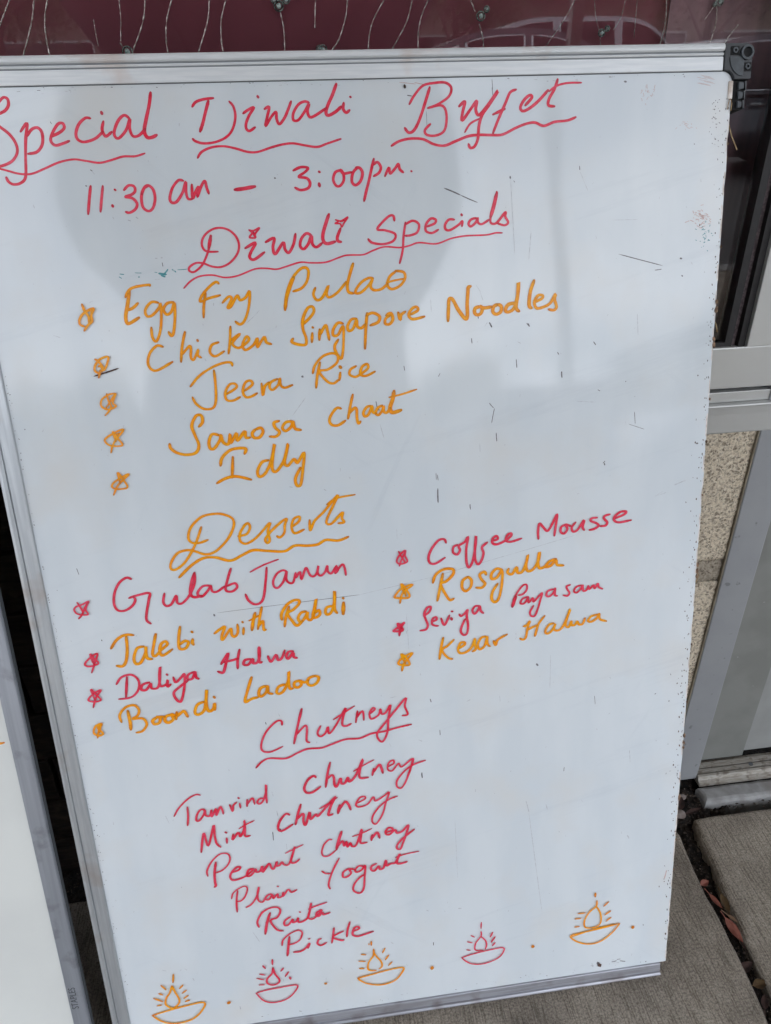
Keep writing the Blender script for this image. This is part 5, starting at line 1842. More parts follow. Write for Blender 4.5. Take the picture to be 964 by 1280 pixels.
g 148.6 430.4 149.7 432.5 0.60
g 547.1 749.9 547.3 749.6 0.63
g 151.6 219.4 151.6 217.3 0.86
g 46.5 831.0 46.0 833.6 0.58
g 219.2 684.5 218.5 686.4 0.60
g 284.5 360.8 284.2 360.4 0.44
g 134.2 102.2 135.2 104.0 0.71
g 389.4 396.9 387.8 395.2 0.62
g 128.5 490.9 128.3 491.5 0.34
g 401.4 853.2 401.7 853.1 0.59
g 596.2 314.2 596.9 315.2 0.77
g 5.4 91.6 3.8 89.6 0.71
g 13.3 153.7 12.7 155.7 0.71
g 126.1 854.9 126.3 854.0 0.50
g 270.6 836.4 270.9 836.7 0.34
g 161.7 604.0 161.9 603.8 0.33
g 459.8 379.6 460.1 378.6 0.75
g 203.1 856.7 203.6 856.1 0.50
g 233.5 842.0 233.7 840.7 0.58
g 193.9 611.8 193.9 609.3 0.62
g 240.0 798.3 239.7 799.8 0.36
g 84.9 717.7 85.3 719.0 0.48
g 175.0 46.5 175.2 45.8 0.73
g 174.4 809.0 175.2 809.1 0.33
g 593.3 227.0 592.8 226.5 0.38
g 387.5 154.7 387.0 151.8 0.38
g 147.7 606.4 148.3 607.4 0.61
g 234.1 817.5 234.3 818.3 0.35
g 530.9 657.1 529.7 657.1 0.68
g 279.2 339.1 279.1 342.1 0.61
g 362.7 734.2 362.9 732.6 0.72
g 171.4 755.7 171.1 753.3 0.65
g 140.4 903.8 141.1 904.4 0.44
g 161.2 738.5 161.0 740.1 0.34
g 509.9 585.5 510.5 586.0 0.39
g 404.3 587.4 403.9 586.5 0.59
g 201.0 354.4 200.5 355.1 0.72
g 490.2 706.1 490.1 706.0 0.40
g 218.1 334.6 218.5 333.7 0.57
g 209.9 46.2 210.0 48.5 0.94
g 209.0 836.1 208.5 837.2 0.58
g 163.3 684.6 163.1 685.6 0.57
g 316.3 637.4 316.8 637.7 0.46
g 592.7 624.9 592.7 625.5 0.41
g 290.8 852.9 291.7 853.4 0.59
g 416.1 281.1 416.4 282.9 0.67
g 130.3 425.7 130.6 426.2 0.57
g 142.5 145.6 142.4 146.7 0.59
g 525.2 757.1 525.7 757.1 0.35
g 374.3 408.5 374.9 408.4 0.38
g 508.1 774.6 508.5 774.7 0.69
g 14.0 206.5 13.9 206.0 0.55
g 421.3 263.2 421.7 263.8 0.55
g 155.4 603.0 155.9 603.8 0.56
g 87.3 738.0 87.1 739.0 0.59
g 399.2 170.3 399.0 170.3 0.68
g 353.5 695.9 354.5 697.0 0.64
g 381.3 845.9 381.5 845.0 0.46
g 137.0 723.6 136.5 722.7 0.37
g 444.6 509.2 444.5 509.5 0.32
g 512.3 679.1 512.3 678.0 0.34
g 544.0 807.8 544.3 807.7 0.30
g 100.6 737.8 101.2 738.7 0.51
g 116.5 616.6 116.3 616.5 0.34
g 476.2 192.2 476.3 194.1 0.43
g 66.0 642.4 66.7 644.0 0.41
g 141.7 863.9 140.8 863.3 0.49
g 251.7 789.5 251.9 790.2 0.27
g 399.4 257.4 398.7 258.1 0.83
g 259.5 728.9 258.7 728.8 0.35
g 547.4 38.7 547.3 39.3 0.41'''
STRANDS = [(1, '0.0410,0.9691 0.0372,0.9639 0.0304,0.9544 0.0243,0.9458 0.0158,0.9316'), (1, '0.0576,0.9722 0.0552,0.9638 0.0505,0.9509 0.0436,0.9378 0.0373,0.9263 0.0332,0.9154'), (1, '0.0690,0.9721 0.0652,0.9637 0.0600,0.9508 0.0581,0.9376 0.0578,0.9260 0.0564,0.9150'), (0.45, '0.0968,0.9504 0.0967,0.9416 0.0968,0.9326'), (0.45, '0.1198,0.9696 0.1191,0.9632 0.1178,0.9502 0.1149,0.9357'), (1, '0.1401,0.9694 0.1390,0.9630 0.1353,0.9500 0.1294,0.9389 0.1237,0.9299 0.1206,0.9231'), (1, '0.1142,0.9346 0.1167,0.9300'), (1, '0.1632,0.9693 0.1595,0.9628 0.1535,0.9498 0.1507,0.9364 0.1507,0.9254 0.1503,0.9133'), (1, '0.1900,0.9690 0.1886,0.9626 0.1857,0.9494 0.1795,0.9360 0.1743,0.9257 0.1702,0.9129'), (1, '0.2046,0.9689 0.2017,0.9624 0.1963,0.9493 0.1945,0.9358 0.1950,0.9254 0.1947,0.9125'), (1, '0.2439,0.9537 0.2456,0.9419 0.2449,0.9258 0.2428,0.9116'), (1, '0.2731,0.9662 0.2728,0.9618 0.2709,0.9427'), (1, '0.0196,0.9315 0.0190,0.9266'), (1, '0.2990,0.9669 0.2986,0.9616 0.2964,0.9490 0.2902,0.9344 0.2838,0.9267 0.2804,0.9196'), (1, '0.3332,0.9684 0.3287,0.9613 0.3200,0.9488 0.3159,0.9378 0.3144,0.9253 0.3140,0.9133'), (1, '0.3529,0.9682 0.3518,0.9611 0.3473,0.9466 0.3393,0.9338 0.3343,0.9259 0.3318,0.9168'), (1, '0.3683,0.9681 0.3651,0.9610 0.3596,0.9502 0.3569,0.9391 0.3568,0.9260 0.3575,0.9125'), (1, '0.3973,0.9661 0.4002,0.9607 0.4046,0.9524'), (1, '0.4084,0.9441 0.4118,0.9347 0.4132,0.9255 0.4137,0.9154'), (0.45, '0.5047,0.9650 0.5065,0.9597 0.5096,0.9473 0.5140,0.9365 0.5163,0.9273'), (1, '0.5691,0.9662 0.5703,0.9592 0.5719,0.9484 0.5720,0.9376 0.5701,0.9265 0.5687,0.9171'), (0.45, '0.5346,0.9647 0.5339,0.9595 0.5317,0.9471 0.5262,0.9381'), (0.45, '0.5436,0.9647 0.5444,0.9594 0.5451,0.9451 0.5458,0.9324'), (1, '0.6166,0.9543 0.6185,0.9425 0.6164,0.9273 0.6155,0.9183'), (0.45, '0.6137,0.9534 0.6076,0.9444'), (1, '0.6393,0.9404 0.6335,0.9331 0.6301,0.9271 0.6289,0.9219'), (0.45, '0.4899,0.9599 0.4806,0.9441 0.4667,0.9262')]
BEADS = [(0.119, 0.9284, 0.0037), (0.243, 0.9577, 0.0035), (0.2396, 0.9617, 0.0021), (0.2492, 0.9616, 0.0024), (0.2738, 0.9282, 0.0022), (0.2765, 0.9276, 0.0031), (0.4093, 0.9491, 0.0032), (0.4141, 0.9538, 0.002), (0.5156, 0.9361, 0.0025), (0.5204, 0.9391, 0.0018), (0.6182, 0.9573, 0.003), (0.614, 0.9552, 0.0014)]

# ------------------------------------------------------------------ materials
M = {}
M['board'] = mat('whiteboard_enamel', srgb(213, 219, 223), rough=.065, spec=.42, second=srgb(207, 214, 219), scale=9, detail=6, rvar=.02, third=srgb(211, 213, 213), tscale=14, trng=(.5, .75), bump=.0009, bscale=2.2, stretch=(2.2, 1, .7))
def wipe_marks(m):      # faint wiped streaks across the enamel, in two directions
    n = m.node_tree.nodes; l = m.node_tree.links.new; p = n['Principled BSDF']; src = p.inputs['Base Color'].links[0].from_socket; t = n['Texture Coordinate']
    for rot, sc, pos in ((14, 9, .56), (-38, 13, .60), (62, 11, .62)):
        mp = n.new('ShaderNodeMapping'); mp.inputs['Rotation'].default_value = (0, R(rot), 0); mp2 = n.new('ShaderNodeMapping'); mp2.inputs['Scale'].default_value = (.22, 1, 2.6)
        l(t.outputs['Object'], mp.inputs[0]); l(mp.outputs[0], mp2.inputs[0])
        z = n.new('ShaderNodeTexNoise'); z.inputs['Scale'].default_value = sc; z.inputs['Detail'].default_value = 9; z.inputs['Roughness'].default_value = .72; l(mp2.outputs[0], z.inputs['Vector'])
        r = n.new('ShaderNodeValToRGB'); r.color_ramp.elements[0].position = pos; r.color_ramp.elements[1].position = pos+.12; r.color_ramp.elements[0].color = (1, 1, 1, 1); r.color_ramp.elements[1].color = (.925, .93, .94, 1); l(z.outputs['Fac'], r.inputs[0])
        x = n.new('ShaderNodeMix'); x.data_type = 'RGBA'; x.blend_type = 'MULTIPLY'; x.inputs['Factor'].default_value = 1; l(src, x.inputs['A']); l(r.outputs[0], x.inputs['B']); src = x.outputs['Result']
    l(src, p.inputs['Base Color'])
wipe_marks(M['board'])
M['board2'] = mat('second_whiteboard_enamel', srgb(214, 216, 212), rough=.3, second=srgb(206, 208, 205), scale=6)
M['alubottom'] = mat('scuffed_aluminium', srgb(176, 178, 186), rough=.42, metal=.5, second=srgb(158, 158, 164), scale=30, stretch=(.4, 1, 14), third=srgb(140, 136, 138), tscale=30)
M['alu'] = mat('brushed_aluminium', srgb(186, 190, 193), rough=.42, metal=.55, second=srgb(172, 176, 180), scale=24, stretch=(12, 1, .5), rvar=.1, third=srgb(160, 146, 138), tscale=16, trng=(.55, .72), bump=.0002)
M['alurail'] = mat('brushed_aluminium_rail', srgb(222, 225, 227), rough=.4, metal=.12, second=srgb(212, 216, 219), scale=30, stretch=(1, 1, 14), rvar=.1, third=srgb(200, 184, 176), tscale=13, trng=(.56, .7))
M['alu2'] = mat('dull_aluminium', srgb(168, 173, 182), rough=.4, metal=.6, second=srgb(156, 161, 170), scale=16, stretch=(10, 1, .4), third=srgb(120, 122, 128), tscale=30)
M['groove'] = mat('groove_dark', srgb(82, 86, 90), rough=.7)  # dark grey details, also the painted shade line under the top rail
M['railgroove'] = mat('rail_groove', srgb(122, 126, 130), rough=.6)  # grey standing in for the shade inside the rail grooves
M['blackplastic'] = mat('black_plastic', srgb(33, 36, 40), rough=.4, second=srgb(27, 29, 33), scale=120, bump=.0001)
M['blackplastic2'] = mat('grey_black_plastic', srgb(62, 69, 74), rough=.45, second=srgb(50, 55, 60), scale=150)
M['darkhole'] = mat('dark_hole', srgb(14, 14, 16), rough=.8)
M['cardboard'] = mat('torn_cardboard', srgb(150, 122, 98), rough=.9, second=srgb(96, 74, 60), scale=260, bump=.0004)
M['whitepaint'] = mat('white_skin_edge', srgb(226, 220, 214), rough=.5, second=srgb(190, 176, 164), scale=90)
M['caulk'] = mat('old_caulk', srgb(150, 142, 124), rough=.8, second=srgb(132, 124, 108), scale=60)
M['straw'] = mat('straw', srgb(168, 146, 112), rough=.8, second=srgb(130, 104, 74), scale=200)
M['storefront'] = mat('anodised_storefront', srgb(192, 193, 190), rough=.38, metal=.3, second=srgb(184, 185, 183), scale=5, rvar=.06, third=srgb(172, 172, 170), tscale=9, trng=(.5, .8), bump=.0006, bscale=4)
M['jamb'] = mat('grey_painted_steel', srgb(143, 145, 147), rough=.45, second=srgb(137, 139, 142), scale=14, rvar=.08, third=srgb(112, 114, 116), tscale=70, trng=(.66, .7), bump=.0004)
M['doorframe'] = mat('dark_grey_paint', srgb(124, 125, 121), rough=.5, second=srgb(116, 117, 113), scale=20, third=srgb(140, 140, 138), tscale=160, trng=(.7, .74), bump=.0003)  # shade of the recess put into a darker grey
M['doorskin'] = mat('grey_door_paint', srgb(144, 145, 143), rough=.4, second=srgb(136, 137, 135), scale=16, bump=.0003)
M['gasket'] = mat('black_rubber', srgb(30, 28, 30), rough=.6, second=srgb(22, 21, 22), scale=90)
M['glazingbar'] = mat('dark_speckled_strip', srgb(104, 92, 94), rough=.6, second=srgb(74, 64, 66), scale=380, rng=(.45, .55))
M['threshold'] = mat('worn_threshold', srgb(160, 156, 148), rough=.5, metal=.25, second=srgb(140, 134, 124), scale=160, stretch=(.5, 3, 1), third=srgb(104, 94, 84), tscale=110, trng=(.54, .7))
M['sillconc'] = mat('pale_sill_concrete', srgb(152, 152, 151), rough=.9, second=srgb(134, 133, 132), scale=60, third=srgb(126, 122, 119), tscale=24, trng=(.5, .66), bump=.0006, bscale=160)
M['soil'] = mat('joint_dirt', srgb(44, 36, 30), rough=.95, second=srgb(20, 17, 16), scale=130, third=srgb(82, 70, 58), tscale=260, trng=(.62, .68), bump=.006, bscale=160)
M['pebble'] = mat('pebble_stone', srgb(140, 130, 126), rough=.8, second=srgb(104, 92, 86), scale=90)
M['gritm'] = mat('dark_grit', srgb(76, 66, 58), rough=.9, second=srgb(40, 34, 30), scale=300, third=srgb(120, 110, 100), tscale=60, trng=(.62, .66))
M['leafred'] = mat('dry_leaf_red', srgb(176, 116, 100), rough=.7, second=srgb(140, 82, 70), scale=60)
M['leafbrown'] = mat('dry_leaf_brown', srgb(106, 82, 50), rough=.75, second=srgb(74, 56, 34), scale=90)
M['leaftan'] = mat('dry_leaf_tan', srgb(180, 150, 126), rough=.7, second=srgb(150, 112, 88), scale=60)
M['leafdark'] = mat('dry_leaf_dark', srgb(84, 62, 56), rough=.8, second=srgb(50, 38, 36), scale=70)
M['asphalt'] = mat('asphalt', (.05, .05, .052), rough=.9, second=(.075, .073, .07), scale=40, bump=.004, third=(.04, .04, .04), tscale=.6)
M['curtain'] = mat('maroon_curtain', srgb(212, 124, 138), rough=.85, second=srgb(204, 118, 132), scale=5, third=srgb(194, 110, 126), tscale=9, bump=.00004, bscale=900)
M['lining'] = mat('brown_curtain_lining', srgb(140, 106, 112), rough=.85, second=srgb(128, 98, 104), scale=12, stretch=(6, 1, .4), third=srgb(114, 88, 94), tscale=9)  # brown tone for the added panel beside the curtain
M['silver'] = mat('silver_thread', srgb(206, 198, 192), rough=.35, metal=.5, second=srgb(140, 126, 120), scale=420, rng=(.35, .6))
M['bead'] = mat('glass_bead', srgb(190, 204, 198), rough=.15, second=srgb(120, 138, 132), scale=300)
M['beadring'] = mat('bead_setting', srgb(150, 160, 152), rough=.4, metal=.4, second=srgb(60, 56, 54), scale=500, rng=(.4, .6))
M['darkwood'] = mat('dark_rough_brick', srgb(62, 50, 42), rough=.9, second=srgb(40, 32, 28), scale=26, stretch=(1, 1, 4), bump=.004, third=srgb(90, 74, 62), tscale=30, trng=(.6, .75))
M['interior'] = mat('dark_interior_wall', srgb(112, 88, 90), rough=.8, second=srgb(92, 74, 78), scale=3)
M['coat'] = mat('dark_coat_cloth', srgb(52, 56, 66), rough=.9, second=srgb(42, 45, 54), scale=30)
M['trousers'] = mat('dark_trousers', srgb(40, 42, 48), rough=.9, second=srgb(34, 35, 40), scale=30)
M['skin'] = mat('skin', srgb(176, 132, 108), rough=.55, second=srgb(166, 120, 98), scale=40)
M['hair'] = mat('dark_hair', srgb(34, 27, 24), rough=.6, second=srgb(24, 20, 18), scale=60, stretch=(1, 1, .2))
M['shoe'] = mat('shoe_leather', srgb(32, 30, 30), rough=.4)
M['carsilver'] = mat('silver_car_paint', srgb(176, 180, 184), rough=.25, metal=.4, second=srgb(170, 174, 178), scale=3, coat=.6)
M['carred'] = mat('red_car_paint', srgb(120, 30, 34), rough=.28, second=srgb(112, 26, 30), scale=3, coat=.6)
M['cargrey'] = mat('grey_car_paint', srgb(80, 84, 90), rough=.28, metal=.3, second=srgb(74, 78, 84), scale=3, coat=.6)
M['carglass'] = mat('car_glass', srgb(20, 22, 24), rough=.05)
M['chrome'] = mat('chrome', srgb(210, 212, 214), rough=.12, metal=1)
M['tyre'] = mat('tyre_rubber', srgb(28, 28, 28), rough=.85, second=srgb(20, 20, 20), scale=60)
M['lamp'] = mat('lamp_glass', srgb(200, 200, 196), rough=.1)
M['tail'] = mat('tail_lamp', srgb(140, 20, 20), rough=.15)
M['stucco'] = mat('far_wall_render', srgb(150, 138, 122), rough=.9, second=srgb(136, 124, 110), scale=2)
M['roof'] = mat('far_roof', srgb(92, 84, 80), rough=.9, second=srgb(80, 72, 70), scale=3)
M['soffit'] = mat('white_soffit', srgb(222, 222, 218), rough=.8, second=srgb(212, 212, 208), scale=3)
M['bark'] = mat('bark', srgb(84, 68, 54), rough=.95, second=srgb(58, 46, 38), scale=14, stretch=(1, 1, .3))
M['leafgreen'] = mat('tree_leaves', (.05, .08, .03), rough=.7, second=(.09, .12, .04), scale=2)
M['teal'] = mat('teal_ink', srgb(50, 132, 140), rough=.6, second=srgb(90, 150, 156), scale=300)
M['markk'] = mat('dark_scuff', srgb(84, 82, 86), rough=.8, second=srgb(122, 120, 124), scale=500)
M['markg'] = mat('grey_scuff', srgb(168, 170, 176), rough=.7, second=srgb(196, 200, 204), scale=300)
M['markb'] = mat('brown_scuff', srgb(96, 66, 54), rough=.8, second=srgb(62, 50, 48), scale=500)
M['markp'] = mat('pinkish_stain', srgb(196, 172, 168), rough=.7, second=srgb(184, 148, 140), scale=400)
M['markw'] = mat('pale_scuff', srgb(236, 238, 240), rough=.5)
def ink(name, a, b, scale):
    m = mat(name, a, rough=.34, spec=.35, second=b, scale=scale, detail=5, rng=(.34, .66), third=tuple(c*.8 for c in a[:3]), tscale=46, trng=(.56, .76))
    n = m.node_tree.nodes; l = m.node_tree.links.new     # thin translucent ink: overlaps come out deeper, dry patches paler
    z = n.new('ShaderNodeTexNoise'); z.inputs['Scale'].default_value = 420; z.inputs['Detail'].default_value = 4; l(n['Texture Coordinate'].outputs['Object'], z.inputs['Vector'])
    r = n.new('ShaderNodeMapRange'); r.inputs['From Min'].default_value = .3; r.inputs['From Max'].default_value = .62; r.inputs['To Min'].default_value = .86; r.inputs['To Max'].default_value = 1.0; l(z.outputs['Fac'], r.inputs[0]); l(r.outputs[0], n['Principled BSDF'].inputs['Alpha'])
    at = n.new('ShaderNodeAttribute'); at.attribute_name = 'dens'; p = n['Principled BSDF']; src = p.inputs['Base Color'].links[0].from_socket     # ink pooled at the rims and stroke ends
    mr = n.new('ShaderNodeMapRange'); mr.inputs['From Max'].default_value = 1.5; mr.inputs['To Min'].default_value = 0; mr.inputs['To Max'].default_value = 1; l(at.outputs['Fac'], mr.inputs[0])
    rp = n.new('ShaderNodeValToRGB'); rp.color_ramp.elements[0].color = (1.0, 1.0, 1.0, 1); rp.color_ramp.elements[1].color = (.5, .40, .44, 1); l(mr.outputs[0], rp.inputs[0])
    x = n.new('ShaderNodeMix'); x.data_type = 'RGBA'; x.blend_type = 'MULTIPLY'; x.inputs['Factor'].default_value = 1; l(src, x.inputs['A']); l(rp.outputs[0], x.inputs['B'])
    l(x.outputs['Result'], p.inputs['Base Color'])
    return m
M['R'] = ink('red_marker_ink', srgb(240, 38, 70), srgb(246, 84, 108), 130)
M['C'] = ink('crimson_marker_ink', srgb(232, 34, 66), srgb(240, 76, 104), 130)
M['O'] = ink('orange_marker_ink', srgb(255, 154, 0), srgb(255, 176, 10), 130)

# aggregate stone
def stone(name, c1, c2, c3):
    m = bpy.data.materials.new(name); m.use_nodes = True; n = m.node_tree.nodes; l = m.node_tree.links.new; p = n['Principled BSDF']; p.inputs['Roughness'].default_value = .9
    t = n.new('ShaderNodeTexCoord'); v = n.new('ShaderNodeTexVoronoi'); v.inputs['Scale'].default_value = 430; l(t.outputs['Object'], v.inputs['Vector'])
    nz = n.new('ShaderNodeTexNoise'); nz.inputs['Scale'].default_value = 240; nz.inputs['Detail'].default_value = 9; nz.inputs['Roughness'].default_value = .8; l(t.outputs['Object'], nz.inputs['Vector'])
    r = n.new('ShaderNodeValToRGB'); e = r.color_ramp.elements; e[0].position = .36; e[0].color = c3; e[1].position = .5; e[1].color = c1; x = e.new(.68); x.color = c2
    l(nz.outputs['Fac'], r.inputs[0])
    sp = n.new('ShaderNodeSeparateColor'); l(v.outputs['Color'], sp.inputs[0])
    mr = n.new('ShaderNodeMapRange'); mr.inputs['From Min'].default_value = .72; mr.inputs['From Max'].default_value = .95; mr.inputs['To Max'].default_value = .75; l(sp.outputs[0], mr.inputs[0])
    mm = n.new('ShaderNodeMix'); mm.data_type = 'RGBA'; mm.inputs['B'].default_value = c3; l(mr.outputs[0], mm.inputs['Factor']); l(r.outputs[0], mm.inputs['A']); l(mm.outputs['Result'], p.inputs['Base Color'])
    b = n.new('ShaderNodeBump'); b.inputs['Distance'].default_value = .004; l(nz.outputs['Fac'], b.inputs['Height']); l(b.outputs[0], p.inputs['Normal'])
    return m
M['stone'] = stone('tan_pitted_stone', srgb(232, 217, 192), srgb(248, 240, 222), srgb(120, 104, 84))
M['mortar'] = stone('grey_brown_mortar', srgb(178, 166, 148), srgb(194, 184, 166), srgb(96, 86, 74))
# broom-finished concrete, brush lines running away from the wall
def concrete():
    m = bpy.data.materials.new('broom_finished_concrete'); m.use_nodes = True; n = m.node_tree.nodes; l = m.node_tree.links.new; p = n['Principled BSDF']; p.inputs['Roughness'].default_value = .92
    t = n.new('ShaderNodeTexCoord'); mp = n.new('ShaderNodeMapping'); mp.inputs['Scale'].default_value = (1, .05, 1); mp.inputs['Rotation'].default_value = (0, 0, R(4)); l(t.outputs['Object'], mp.inputs[0])
    s = n.new('ShaderNodeTexNoise'); s.inputs['Scale'].default_value = 560; s.inputs['Detail'].default_value = 4; l(mp.outputs[0], s.inputs['Vector'])
    g = n.new('ShaderNodeTexNoise'); g.inputs['Scale'].default_value = 420; g.inputs['Detail'].default_value = 6; g.inputs['Roughness'].default_value = .8; l(t.outputs['Object'], g.inputs['Vector'])
    b = n.new('ShaderNodeTexNoise'); b.inputs['Scale'].default_value = 11; b.inputs['Detail'].default_value = 9; b.inputs['Roughness'].default_value = .66; l(t.outputs['Object'], b.inputs['Vector'])
    def ramp(src, p0, c0, p1, c1):
        r = n.new('ShaderNodeValToRGB'); e = r.color_ramp.elements; e[0].position = p0; e[0].color = c0; e[1].position = p1; e[1].color = c1; l(src, r.inputs[0]); return r.outputs[0]
    a = ramp(b.outputs['Fac'], .34, srgb(132, 123, 112), .64, srgb(178, 168, 154))
    d = ramp(g.outputs['Fac'], .36, (.34, .32, .3, 1), .58, (1.12, 1.12, 1.12, 1))
    e = ramp(s.outputs['Fac'], .38, (.66, .65, .63, 1), .5, (1.04, 1.04, 1.04, 1))
    def mul(x, y):
        mm = n.new('ShaderNodeMix'); mm.data_type = 'RGBA'; mm.blend_type = 'MULTIPLY'; mm.inputs['Factor'].default_value = 1; l(x, mm.inputs['A']); l(y, mm.inputs['B']); return mm.outputs['Result']
    l(mul(mul(a, d), e), p.inputs['Base Color'])
    h = n.new('ShaderNodeMath'); h.operation = 'ADD'; l(s.outputs['Fac'], h.inputs[0]); l(g.outputs['Fac'], h.inputs[1])
    bp = n.new('ShaderNodeBump'); bp.inputs['Distance'].default_value = .0022; l(h.outputs[0], bp.inputs['Height']); l(bp.outputs[0], p.inputs['Normal'])
    return m
M['concrete'] = concrete()
# real window glass
g = bpy.data.materials.new('window_glass'); g.use_nodes = True; n = g.node_tree.nodes; n.clear(); l = g.node_tree.links.new
o_ = n.new('ShaderNodeOutputMaterial'); tr = n.new('ShaderNodeBsdfTransparent'); tr.inputs[0].default_value = (.95, .95, .95, 1); gl = n.new('ShaderNodeBsdfGlossy'); gl.inputs['Roughness'].default_value = .012
lw = n.new('ShaderNodeLayerWeight'); lw.inputs[0].default_value = .5     # Schlick curve, the same from both faces of the pane
pw = n.new('ShaderNodeMath'); pw.operation = 'POWER'; pw.inputs[1].default_value = 5; l(lw.outputs['Facing'], pw.inputs[0])
ma = n.new('ShaderNodeMath'); ma.operation = 'MULTIPLY_ADD'; ma.inputs[1].default_value = .92; ma.inputs[2].default_value = .045; l(pw.outputs[0], ma.inputs[0])
ms = n.new('ShaderNodeMixShader'); l(ma.outputs[0], ms.inputs[0]); l(tr.outputs[0], ms.inputs[1]); l(gl.outputs[0], ms.inputs[2]); l(ms.outputs[0], o_.inputs[0])
M['glass'] = g

# ------------------------------------------------------------------ ground
def slab(pts, name='pavement_slab', top=0.0, depth=.09, m=None, wob=.0012):
    bm = bmesh.new(); P = []
    for i, p in enumerate(pts):      # subdivide the edges so that they can crumble a little
        q = pts[(i+1) % len(pts)]; d = math.hypot(q[0]-p[0], q[1]-p[1]); k = max(1, min(60, int(d/.012)))
        for s in range(k):
            x, y = p[0]+(q[0]-p[0])*s/k, p[1]+(q[1]-p[1])*s/k
            P.append((x+wob*noise.noise((x*60, y*60, 1)), y+wob*noise.noise((x*60, y*60, 9))))
    top_v = []
    for off, z in ((0, -.006), (1, -.0015), (2, 0)):
        ring = []
        for i, p in enumerate(P):
            a, b = P[i-1], P[(i+1) % len(P)]; dx, dy = b[0]-a[0], b[1]-a[1]; dd = math.hypot(dx, dy) or 1; nx, ny = -dy/dd, dx/dd
            k = (0, .0022, .006)[off]; ring.append(bm.verts.new((p[0]+nx*k, p[1]+ny*k, top+z)))
        top_v.append(ring)
    bot = [bm.verts.new((p[0], p[1], top-depth)) for p in P]; rings = [bot]+top_v; N = len(P)
    for a, b in zip(rings, rings[1:]):
        for i in range(N): bm.faces.new((a[i], a[(i+1) % N], b[(i+1) % N], b[i]))
    f = bm.faces.new(top_v[-1]); bmesh.ops.triangulate(bm, faces=[f])
    return tag(bm_obj(name, bm, m or M['concrete']), kind='structure')
# counter-clockwise outlines
slab([(-1.6, -.95), (.674, -.95), (.688, -.09), (.697, -.02), (.699, .05), (.698, .09), (.702, .135), (.706, .165), (.700, .186), (-1.6, .186)])
slab([(.700, -.95), (2.3, -.95), (2.3, .193), (.745, .189), (.736, .187), (.731, .165), (.727, .116), (.720, .075), (.715, .02), (.711, -.04)])
slab([(-1.6, -2.0), (.665, -2.0), (.674, -.972), (-1.6, -.972)]); slab([(.69, -2.0), (2.3, -2.0), (2.3, -.972), (.699, -.972)])
slab([(-4.6, -2.0), (-1.62, -2.0), (-1.62, .186), (-4.6, .186)]); slab([(2.32, -2.0), (5.6, -2.0), (5.6, .193), (2.32, .193)])
slab([(-4.6, -2.85), (5.6, -2.85), (5.6, -2.02), (-4.6, -2.02)])
tag(box('kerb', (-60, -3.02, -.3), (60, -2.87, .0), M['sillconc'], bev=.012), kind='structure')
# dirt filling the joints, a rough sheet
bm = bmesh.new(); nx_, ny_ = 90, 150; x0, x1, y0, y1 = .66, .80, -.20, .262; grid = []
for j in range(ny_+1):
    row = []
    for i in range(nx_+1):
        x, y = x0+(x1-x0)*i/nx_, y0+(y1-y0)*j/ny_
        h = -.020 + .007*noise.fractal((x*60, y*60, 0), 1, 2, 4) + .004*noise.noise((x*300, y*300, 3)) + (.010 if y > .19 and x < .76 else .007 if y > .194 else 0)
        row.append(bm.verts.new((x, y, h)))
    grid.append(row)
for j in range(ny_):
    for i in range(nx_): bm.faces.new((grid[j][i], grid[j][i+1], grid[j+1][i+1], grid[j+1][i]))
tag(bm_obj('joint_dirt', bm, M['soil'], smooth=True), label='dark dirt filling the joint between the pavement slabs', kind='stuff')
tag(box('subsoil', (-5, -2.86, -.12), (6, .4, -.036), M['soil']), kind='structure')
bm = bmesh.new(); bmesh.ops.create_grid(bm, x_segments=8, y_segments=8, size=240)
for v in bm.verts: v.co.z = -.13
tag(bm_obj('ground', bm, M['asphalt']), kind='structure')
# grit in the joint
bm = bmesh.new()
def grit(x, y, z, r):
    rr = bmesh.ops.create_icosphere(bm, subdivisions=1, radius=r)
    s = (random.uniform(.6, 1.4), random.uniform(.6, 1.4), random.uniform(.4, .8))
    for v in rr['verts']: v.co = Vector((x+v.co.x*s[0]*random.uniform(.8, 1.2), y+v.co.y*s[1], z+v.co.z*s[2]))
for k in range(300):
    y = random.uniform(-.18, .19); c = .706 + .03*max(0, (y-.05))/.14*.5 + (y if y < 0 else 0)*.12
    grit(c+random.gauss(0, .008), y, random.uniform(-.02, -.008), random.uniform(.0005, .0018))
for k in range(150): grit(random.uniform(.70, .762), random.uniform(.186, .25), random.uniform(-.012, -.004), random.uniform(.0006, .002))
for k in range(34): grit(random.uniform(.76, .90), random.uniform(.192, .208), random.uniform(-.012, -.005), random.uniform(.0008, .0022))
tag(bm_obj('grit', bm, M['gritm']), label='small grit scattered along the pavement joint', kind='stuff')
def pebble(x, y, z, r, sc, label):
    bm = bmesh.new(); bmesh.ops.create_icosphere(bm, subdivisions=3, radius=r)
    for v in bm.verts: v.co = Vector((v.co.x*sc[0], v.co.y*sc[1], v.co.z*sc[2]))*(1+.2*noise.noise(v.co*90+Vector((x*30, 0, 0))))
    o = bm_obj('pebble', bm, M['pebble'], smooth=True); o.location = (x, y, z); tag(o, label, 'pebble', 'pebbles in the pavement joint')
pebble(.7215, .199, -.004, .0085, (1, .8, .6), 'pinkish grey pebble in the corner by the right edge of the whiteboard')
pebble(.737, .226, -.004, .006, (1.2, .8, .6), 'smaller dull pebble between the whiteboard edge and the pale door sill')
